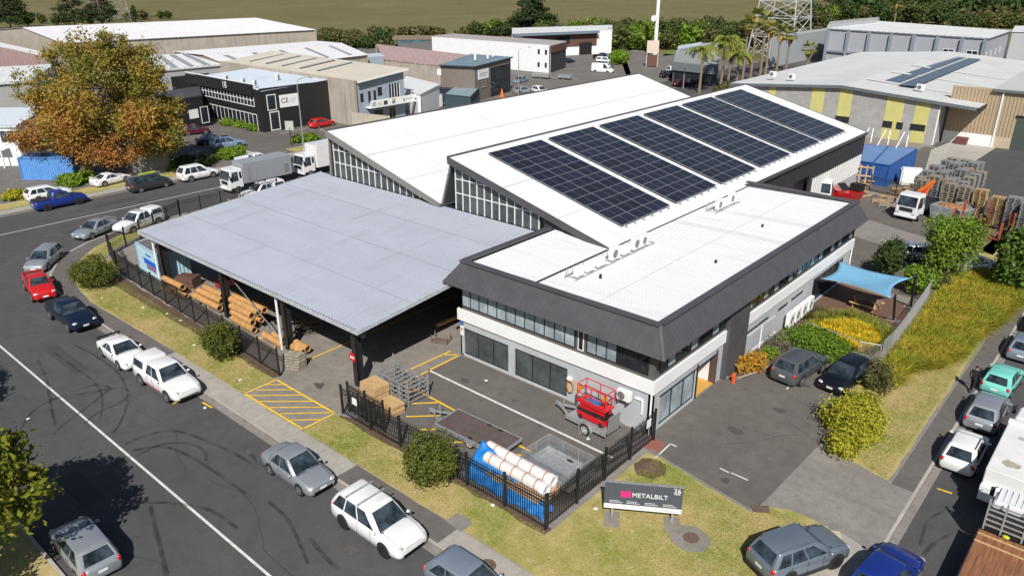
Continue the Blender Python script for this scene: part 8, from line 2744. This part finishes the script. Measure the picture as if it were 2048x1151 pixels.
# grass-like plants: bent blades
def blades(poly, n, lmin, lmax, w, lm, name, label=None, lean=.6, z=0.0, wind=(.0, .0), hgt=None, kind='stuff', tuft=True):
	pts = np.array([p_[:2] for p_ in poly], dtype=float)
	lo, hi = pts.min(0), pts.max(0)
	q = NP.uniform(lo, hi, (n * 4, 2))
	ins = np.zeros(len(q), bool)
	j = len(pts) - 1
	for i in range(len(pts)):
		c_ = ((pts[i, 1] > q[:, 1]) != (pts[j, 1] > q[:, 1])) & (q[:, 0] < (pts[j, 0] - pts[i, 0]) * (q[:, 1] - pts[i, 1]) / (pts[j, 1] - pts[i, 1] + 1e-9) + pts[i, 0])
		ins ^= c_
		j = i
	q = q[ins][:n]
	n = len(q)
	# gather in tufts
	k = max(6, n // 60)
	tc = q[NP.integers(0, n, k)]
	d = ((q[:, None, :] - tc[None, :, :]) ** 2).sum(2) if tuft and n * k < 2e7 else None
	base = q.copy()
	ang = NP.uniform(0, 2 * np.pi, n)
	if d is not None:
		near = tc[d.argmin(1)]
		base = near + (q - near) * .55
		v = q - near
		ang = np.arctan2(v[:, 1], v[:, 0]) + NP.normal(size=n) * .5
	L = NP.uniform(lmin, lmax, n)
	le = lean * NP.uniform(.3, 1.2, n)
	dx, dy = np.cos(ang) * le + wind[0], np.sin(ang) * le + wind[1]
	z0 = np.full(n, z) if hgt is None else z + hgt(base)
	sx, sy = -np.sin(ang) * w / 2, np.cos(ang) * w / 2
	def pt(t, s_):
		return np.stack([base[:, 0] + dx * L * t * t + sx * s_, base[:, 1] + dy * L * t * t + sy * s_, z0 + L * (t - .30 * t * t * np.minimum(1.6, le + .6))], 1)
	a0, a1, b0, b1, c0 = pt(0, 1), pt(0, -1), pt(.55, .8), pt(.55, -.8), pt(1, .12)
	c1 = pt(1, -.12)
	v = np.stack([a0, a1, b1, b0, b0, b1, c1, c0], 1).reshape(-1, 3)
	o = quad_mesh(name, v, lm)
	bm = bmesh.new()
	bm.from_mesh(o.data)
	bmesh.ops.remove_doubles(bm, verts=bm.verts, dist=.0004)
	bm.to_mesh(o.data)
	bm.free()
	if label:
		tag(o, label)
	o['kind'] = kind
	return o


L_BANK = leaf_mat('tall_grass_blades', [(.33, .27, .03), (.40, .32, .04), (.25, .25, .025), (.44, .33, .08)], zone=[(.20, .24, .025), (.28, .28, .03)], zscale=.45, trans=.4)
L_GOLD = leaf_mat('golden_grass_blades', [(.50, .36, .015), (.58, .42, .02), (.42, .33, .02)], trans=.35)
L_REED = leaf_mat('green_reed_blades', [(.15, .17, .02), (.21, .21, .03), (.10, .13, .018)], trans=.3)
bank = [tuple(p[:2]) for p in pp([(1742, 775), (1775, 722), (1800, 690), (1832, 650), (1868, 600), (1895, 560), (1960, 548), (2050, 585), (2040, 612), (1985, 662), (1940, 695), (1915, 722), (1880, 738), (1838, 742), (1812, 752), (1795, 775)])]
bank_soil = sheet('bank_soil', bank, .03, ground_mat('dry_thatch', (.17, .14, .04), (.21, .17, .05), (.10, .09, .03), .8, 3, 15, bump=.8), jit=.1)
blades(bank, 26000, .7, 1.3, .055, L_BANK, 'bank_grass', 'tall yellow green grasses arching over the bank beside the footpath', .85, .02, (.25, -.2))
mound = [tuple(p[:2]) for p in pp([(1600, 662), (1640, 632), (1700, 628), (1752, 645), (1785, 668), (1775, 700), (1742, 712), (1700, 690), (1650, 668)])]
blades(mound, 5200, .55, .95, .04, L_REED, 'reed_grass', 'green grasses ringing the golden patch inside the wire fence', .6, .02)
gold = [tuple(p[:2]) for p in pp([(1608, 668), (1650, 652), (1705, 650), (1748, 668), (1758, 690), (1738, 712), (1700, 700), (1655, 682)])]
blades(gold, 5200, .5, .85, .05, L_GOLD, 'golden_grass', 'golden yellow grass patch behind the clipped hedge', .55, .1)
blades([(-17.6, 52.3), (-15.8, 52.0), (-15.4, 54.8), (-17.6, 54.9)], 1200, .5, .9, .03, L_OLV, 'bed_grass', 'straggly olive grasses by the wall condensers', .5, .02)
blades([tuple(p[:2]) for p in pp([(2010, 600), (2048, 590), (2055, 612), (2025, 618)])], 500, .6, 1.1, .06, L_REED, 'flax_leaves', 'stiff flax leaves at the frame edge by the footpath', .6, .02)
# short lawn tufts along the verges, so that the grass has an edge and some height
L_LAWN = leaf_mat('lawn_blades', [(.36, .29, .12), (.42, .34, .16), (.30, .26, .08), (.38, .30, .15)], zone=[(.16, .20, .03), (.21, .23, .04)], zscale=.28, trans=.4)
for poly, n in (([(-39, 19.85), (-39, 22.1), (-63, 22.9), (-69, 24.0), (-73.5, 28), (-71.5, 24.2), (-66, 21.0), (-60, 19.7)], 26000), ([(-32.7, 19.85), (-12.5, 19.85), (-8.7, 22.2), (-7.7, 25.5), (-7.5, 30.6), (-10.2, 30.6), (-10.8, 29.6), (-16.5, 30.5), (-17.0, 22.2), (-32.7, 22.0)], 44000), ([(-10, 38.3), (-9.4, 37.5), (-6.75, 36.7), (-6.75, 57), (-8.2, 52), (-9.3, 47), (-10.7, 46.5)], 16000)):
	blades(poly, n, .04, .10, .025, L_LAWN, 'lawn_grass', 'short dry lawn grass', 1.3, .012, tuft=False)


def bush_rows(name, lab, poly, n, h, lm, size, cat='hedge', spread=.5):
	"""planting that reads as one hedge: leaves in lumps over a footprint"""
	t = thing(name, lab, cat, (0, 0, 0))
	pts = [Vector(p_[:2]) for p_ in poly]
	c = sum(pts, Vector((0, 0))) / len(pts)
	bls = []
	for k in range(max(6, int(n / 550))):
		a, b_ = R.choice([(pts[i], pts[(i + 1) % len(pts)]) for i in range(len(pts))])
		q = a.lerp(b_, R.random()).lerp(c, R.random() ** .8)
		bls.append((q.x, q.y, h * R.uniform(.42, .6), spread, spread, h * .5))
	p, o = crown_pts(bls, n, 14, .25)
	p[:, 2] = np.maximum(p[:, 2], .04)
	quad_mesh('leaves', leaf_quads(p, size, 1.8, .5, o * .6), lm, t)
	mb = MB()
	for b_ in bls[:10]:
		mb.tube([(b_[0], b_[1], 0), (b_[0], b_[1], h * .6)], [.04, .02], 5)
	mb.obj('stems', M_BARK, t, fix=False)
	return t


PG = lambda *L: [P(*q) for q in L]
L_JUN = leaf_mat('hedge_sprays', [(.06, .12, .012), (.10, .17, .016), (.13, .20, .02), (.035, .075, .01)])
bush_rows('clipped_hedge', 'sloping dark green hedge behind the grey SUV and black hatchback', PG((1566, 690), (1600, 670), (1660, 690), (1735, 716), (1718, 738), (1640, 712), (1575, 700)), 20000, 1.05, L_JUN, .10, spread=.95)
bush_rows('orange_shrub', 'orange leaved shrub against the dark pier of the office', PG((1480, 740), (1520, 722), (1535, 735), (1500, 755)), 3600, 1.0, L_ORA, .10, 'shrub', .55)
bush_rows('small_green_shrub', 'small green shrub between the orange one and the wall', PG((1520, 715), (1540, 706), (1550, 722)), 1400, .6, L_MID, .09, 'shrub', .4)
bush_rows('twiggy_shrub', 'bare twiggy brown shrub by the office wall panel', PG((1535, 692), (1560, 680), (1572, 700), (1548, 712)), 900, .9, L_GRY, .07, 'shrub', .5)
bush_rows('golden_conifer', 'bright yellow green conifer bush at the driveway edge', PG((1660, 905), (1665, 850), (1700, 830), (1755, 845), (1745, 890), (1700, 918)), 15000, 1.7, L_YG, .095, 'bush', .85)
bush_rows('olive_shrub', 'dark olive shrub between the black hatchback and the tall grasses', PG((1738, 790), (1745, 750), (1765, 735), (1782, 765), (1765, 800)), 3600, 1.35, L_OLV, .10, 'shrub', .5)
bush_rows('low_olive_shrub', 'low dark shrub just behind the golden conifer', PG((1700, 815), (1730, 800), (1750, 815), (1725, 830)), 1800, .8, L_OLV, .09, 'shrub', .45)
bush_rows('roadside_hedge', 'yellow green low hedge at the frame edge by the blue ute', PG((0, 402), (60, 385), (65, 393), (0, 412)), 3600, .9, L_YG, .16, spread=.8)
bush_rows('roadside_hedge', 'bright green hedge below the light blue container', PG((112, 372), (180, 352), (186, 362), (120, 382)), 4500, 1.1, L_HED, .18, spread=.8)
bush_rows('roadside_hedge', 'shaded green hedge along the kerb behind the lone white SUV', PG((330, 338), (420, 322), (420, 332), (335, 348)), 4500, 1.3, L_DRK, .18, spread=.9)
bush_rows('roadside_hedge', 'lime green hedge before the pale blue SUV', PG((415, 322), (490, 304), (492, 312), (420, 332)), 4500, 1.1, L_HED, .18, spread=.8)
bush_rows('roadside_hedge', 'lime and green hedge beside the tall street lamp', PG((570, 287), (655, 272), (660, 280), (575, 296)), 4500, 1.0, L_HED, .18, spread=.8)
for px, lab in (((452, 250), 'largest green bush at the black office front'), ((488, 255), 'middle green bush at the black office front'), ((505, 260), 'low green bush by the black office corner')):
	bush_rows('forecourt_bush', lab, PG((px[0] - 10, px[1]), (px[0] + 10, px[1] - 2), (px[0] + 8, px[1] + 3)), 1200, 1.0, L_HED, .2, 'bush', .8)
bush_rows('clipped_hedge', 'bright clipped hedge between the parked vans and the concrete lane', PG((1228, 150), (1252, 147), (1244, 112), (1226, 114)), 6000, 1.9, L_HED, .35, spread=1.5)
sheet('grass_patch', [tuple(p[:2]) for p in PG((1252, 150), (1262, 148), (1252, 118), (1242, 122))], .0, mat('bright_grass', (.13, .19, .03), .9, var=.2))
sheet('grass_patch', [tuple(p[:2]) for p in PG((1325, 112), (1352, 110), (1350, 100), (1338, 100))], .0, MATS['bright_grass'])
sheet('concrete_lane', [tuple(p[:2]) for p in PG((1262, 150), (1300, 150), (1290, 115), (1300, 100), (1262, 100), (1252, 112))], -.06, M_CONC2)
sheet('timber_yard', [tuple(p[:2]) for p in PG((1318, 120), (1350, 118), (1350, 135), (1322, 140))], -.05, M_CONC2)


# palms
def palm(label, base, h, lm, fan=True, n=26, fl=1.7, group=None, skirt=None, name='fan_palm'):
	t = thing(name, label, 'palm tree', base, 0, group)
	MB().tube([(0, 0, -.1), (.1, 0, h * .5), (0, 0, h)], [.32, .24, .22], 8).obj('trunk', mat('palm_trunk', (.22, .17, .12), .9, var=.3, scale=6, stretch=(1, 1, 5)), t)
	q = []
	for k in range(n):
		a = 2 * PI * k / n * 2.4
		e = R.uniform(-.5, 1.25)
		d = Vector((math.cos(a) * math.cos(e), math.sin(a) * math.cos(e), math.sin(e)))
		s_ = Vector((-math.sin(a), math.cos(a), 0))
		if fan:
			c = Vector((0, 0, h)) + d * fl * .62
			for j in range(9):
				w = (j - 4) / 4 * 1.15
				dd = (d * math.cos(w) + s_ * math.sin(w)).normalized()
				tip = c + dd * fl * .62 - Vector((0, 0, .22 * fl * (1 - max(0, e))))
				nn = dd.cross(d).normalized() if abs(w) > .01 else s_
				wd = s_.cross(dd).cross(dd).normalized() * .10 * fl * .6
				q += [c, c.lerp(tip, .55) + wd, tip, c.lerp(tip, .55) - wd]
		else:
			pr = Vector((0, 0, h))
			L = fl
			e0 = R.uniform(.2, 1.2)
			for j in range(9):
				u = (j + 1) / 9
				ee = e0 - u * 1.7
				nx_ = pr + Vector((math.cos(a) * math.cos(ee), math.sin(a) * math.cos(ee), math.sin(ee))) * L / 9
				for sg in (-1, 1):
					tip = nx_ + s_ * sg * L * .26 * (1 - .5 * u) - Vector((0, 0, .12 * L))
					q += [pr, nx_, tip + (nx_ - pr) * .5, tip]
				pr = nx_
	quad_mesh('crown', np.array([tuple(v) for v in q]), lm, t)
	if skirt:
		q = []
		for k in range(40):
			a = R.uniform(0, 2 * PI)
			s_ = Vector((math.cos(a), math.sin(a), 0))
			c = Vector((0, 0, h - R.uniform(0, .5)))
			w = Vector((-s_.y, s_.x, 0)) * .14
			q += [c + s_ * .2, c + s_ * .8 - Vector((0, 0, .6)) + w, c + s_ * .55 - Vector((0, 0, 1.9)), c + s_ * .8 - Vector((0, 0, .6)) - w]
		quad_mesh('dead_skirt', np.array([tuple(v) for v in q]), skirt, t)
	return t


L_FAN = leaf_mat('fan_palm_leaves', [(.10, .115, .025), (.15, .15, .035), (.20, .18, .05)])
L_DEAD = leaf_mat('dead_palm_leaves', [(.33, .22, .06), (.40, .28, .07), (.26, .17, .06)])
L_QUE = leaf_mat('feather_palm_leaves', [(.09, .12, .022), (.14, .165, .03), (.20, .19, .05)])
palm('single feather palm with arching fronds before the slate fronted building', P(1398, 185), 8.2, L_QUE, False, 15, 3.8, name='feather_palm')
for i, (px, h, lab) in enumerate((((1440, 182), 10.0, 'feathery palm with the tallest bright crown by the roof edge'), ((1470, 184), 7.5, 'low feathery palm nearest the yellow striped roof'), ((1455, 170), 8.5, 'feathery palm in the middle of its clump'))):
	palm(lab, P(*px), h, L_QUE, False, 17, 3.6, 'feathery palms beside the yellow striped roof', name='feather_palm')
for i, (px, h, lab) in enumerate((((1483, 170), 12.5, 'tallest fan palm at the near end of the row'), ((1500, 160), 13.5, 'fan palm second in the row, high crown'), ((1519, 156), 12.5, 'fan palm third in the row with golden skirt'), ((1530, 150), 10.5, 'fan palm in the middle of the row'), ((1552, 145), 9.0, 'shorter fan palm before the grey shed wall'), ((1571, 142), 8.3, 'fan palm second from the row end'), ((1612, 142), 5.2, 'smallest fan palm standing apart by the grey wall'))):
	palm(lab, P(*px), h, L_FAN, True, 26, 1.9, 'fan palms in a row beside the grey shed', L_DEAD)
palm('distant fan palm with pale trunk behind the pilaster warehouse', P(1785, 62), 10, L_FAN, True, 24, 2.6, None, L_DEAD)
bush_rows('understorey_bush', 'dark bushes under the palms at the yellow striped roof end', PG((1425, 185), (1478, 182), (1482, 190), (1430, 196)), 3000, 1.8, L_OLV, .35, 'bush', 1.3)

# bush belt between the estate and the marsh: prototypes, then copies, each tree its own
def proto(n, size, lm, wide=1.0, name='bush_tree'):
	bls = [(0, 0, 3.2, 2.6 * wide, 2.6 * wide, 2.6)] + [(R.uniform(-1.9, 1.9) * wide, R.uniform(-1.9, 1.9) * wide, R.uniform(2.2, 5.0), 1.5, 1.5, 1.3) for _ in range(7)]
	return tree(name, 'bush tree', (0, 0, 0), bls, n, size, lm, M_BARK, 2.5, .2, clumps=14, spread=.28)


PR = [proto(1500, .62, lm_) for lm_ in (L_DRK, L_OLV, L_MID, L_GRY, leaf_mat('dull_green_leaves', [(.045, .065, .018), (.065, .085, .022), (.09, .10, .03)]))]
words = ['dark green', 'olive', 'bright green', 'grey twiggy', 'dull green']
used_p = set()
belt = []


def belt_tree(px, py, s, k, where):
	loc = P(px, py, -.2)
	lab = words[k] + ' bush tree ' + where
	grp = words[k] + ' bush trees ' + where
	if k not in used_p:
		used_p.add(k)
		t = PR[k]
		t.location, t.scale = loc, (s, s, s)
		t['label'], t['group'] = lab, grp
	else:
		dup(PR[k], loc, R.uniform(0, 6), lab, grp, s)


def row(pa, pb, n, s0, s1, kinds, where, jit=5):
	for i in range(n):
		u = (i + R.uniform(.1, .9)) / n
		belt_tree(lerp(pa[0], pb[0], u), lerp(pa[1], pb[1], u) + R.uniform(-jit, jit), R.uniform(s0, s1), R.choice(kinds), where)


row((640, 92), (775, 98), 13, .55, .95, (0, 1, 4, 1), 'behind the long warehouse gable', 5)
row((650, 84), (720, 88), 6, .5, .8, (1, 4, 0), 'at the water edge by the warehouse', 3)
row((940, 72), (1040, 68), 8, .6, .95, (0, 4, 2), 'behind the white works roof', 3)
row((1040, 72), (1230, 82), 18, .7, 1.15, (0, 1, 4, 3, 3, 2), 'along the marsh beyond the timber wing', 8)
row((1230, 98), (1420, 92), 24, .8, 1.25, (0, 1, 4, 2), 'on the bank behind the white mast', 9)
row((1240, 80), (1500, 72), 18, .7, 1.15, (0, 1, 4, 4), 'at the marsh edge beyond the mast', 5)
row((1420, 92), (1540, 84), 12, .8, 1.2, (1, 4, 0), 'behind the fan palms', 8)
row((1540, 58), (1660, 52), 14, .8, 1.3, (1, 2, 4, 0), 'around the foot of the lattice pylon', 6)
row((1610, 38), (1700, 40), 7, .9, 1.4, (0, 2, 4), 'behind the raised grey parapet', 4)
row((1750, 44), (1900, 46), 12, .9, 1.5, (1, 0, 4), 'behind the pilaster warehouse', 4)
row((1900, 58), (2050, 56), 10, .8, 1.2, (1, 0, 4), 'behind the end of the pilaster warehouse', 4)
row((0, 50), (230, 43), 12, .45, .8, (1, 4, 0), 'behind the long white warehouse roof', 4)
row((250, 40), (350, 38), 4, .5, .8, (1, 4), 'beside the distant pylon foot', 2)
# conifers
def pine(label, loc, h, w, n=5000, lm=None, size=.5, name='pine_tree'):
	bls = []
	for k in range(11):
		u = k / 10
		rr = w * (1.0 - .72 * u)
		for a in range(3):
			an = R.uniform(0, 6.28)
			bls.append((math.cos(an) * rr * .7, math.sin(an) * rr * .7, h * (.22 + .74 * u), rr * .5, rr * .5, h * .06))
	return tree(name, label, loc, bls, n, size, lm or L_PIN, M_BARK, h * .9, .35, clumps=10, spread=.3)


pine('big dark pine rising behind the timber clad works wing', P(1062, 78), 17, 8.5, 9000)
pine('dark pine at the top corner of the frame', P(22, 56), 17, 8.5, 7000)
pine('ragged open pine before the marsh', P(150, 52), 15, 7.5, 3200)
pine('pine in front of the distant lattice pylon', P(205, 50), 15, 6.5, 3500)
for px, h, lab in (((57, 52), 6, 'small pointed green conifer next to the corner pine'), ((182, 50), 4.5, 'small conifer below the ragged pine'), ((206, 47), 3.5, 'lowest conifer near the pylon foot'), ((271, 44), 7, 'blue green pointed conifer standing alone on the marsh edge')):
	pine(lab, P(*px), h, h * .26, 1500, L_MID if h != 7 else L_DRK, .4, 'small_conifer')
# far tree belt and mangroves at the top right, a mass nobody could count
def mass(name, label, poly, n, h, lm, size, z=-.3):
	pts = [Vector(p_[:2]) for p_ in poly]
	lo = Vector((min(p_.x for p_ in pts), min(p_.y for p_ in pts)))
	a, b_, c, d = pts
	bls = []
	for k in range(n // 60):
		u, v = R.random(), R.random()
		q = a.lerp(b_, u).lerp(d.lerp(c, u), v)
		hh = h * R.uniform(.5, 1.1)
		bls.append((q.x, q.y, hh * .5, hh * .75, hh * .75, hh * .5))
	p, o = crown_pts(bls, n, 6, .3)
	stuff(tag(quad_mesh(name, leaf_quads(p, size, 1.5, .5, o * .5), lm), label))


mass('far_woods', 'dark far woods along the marsh at the top of the frame', PG((1680, 18), (2080, 26), (2080, -6), (1640, -8)), 14000, 9, L_DRK, 2.2)
mass('marsh_scrub', 'low scrub on the marsh below the far woods', PG((1590, 34), (2060, 44), (2060, 24), (1640, 22)), 9000, 2.6, L_OLV, 1.4)
mass('bank_scrub', 'low dark scrub along the river bank', PG((740, 71), (960, 68), (960, 65), (740, 67.5)), 2500, 2.2, L_OLV, 1.0)
mass('bank_scrub', 'scrub along the river edge by the warehouse', PG((640, 92), (790, 97), (775, 88), (640, 80)), 3500, 2.2, L_OLV, .9)
blades([tuple(p[:2]) for p in PG((430, 715), (470, 712), (480, 722), (440, 728))], 250, .1, .3, .03, L_LAWN, 'lawn_grass', 'uncut grass at the shrub foot', .6, .015)
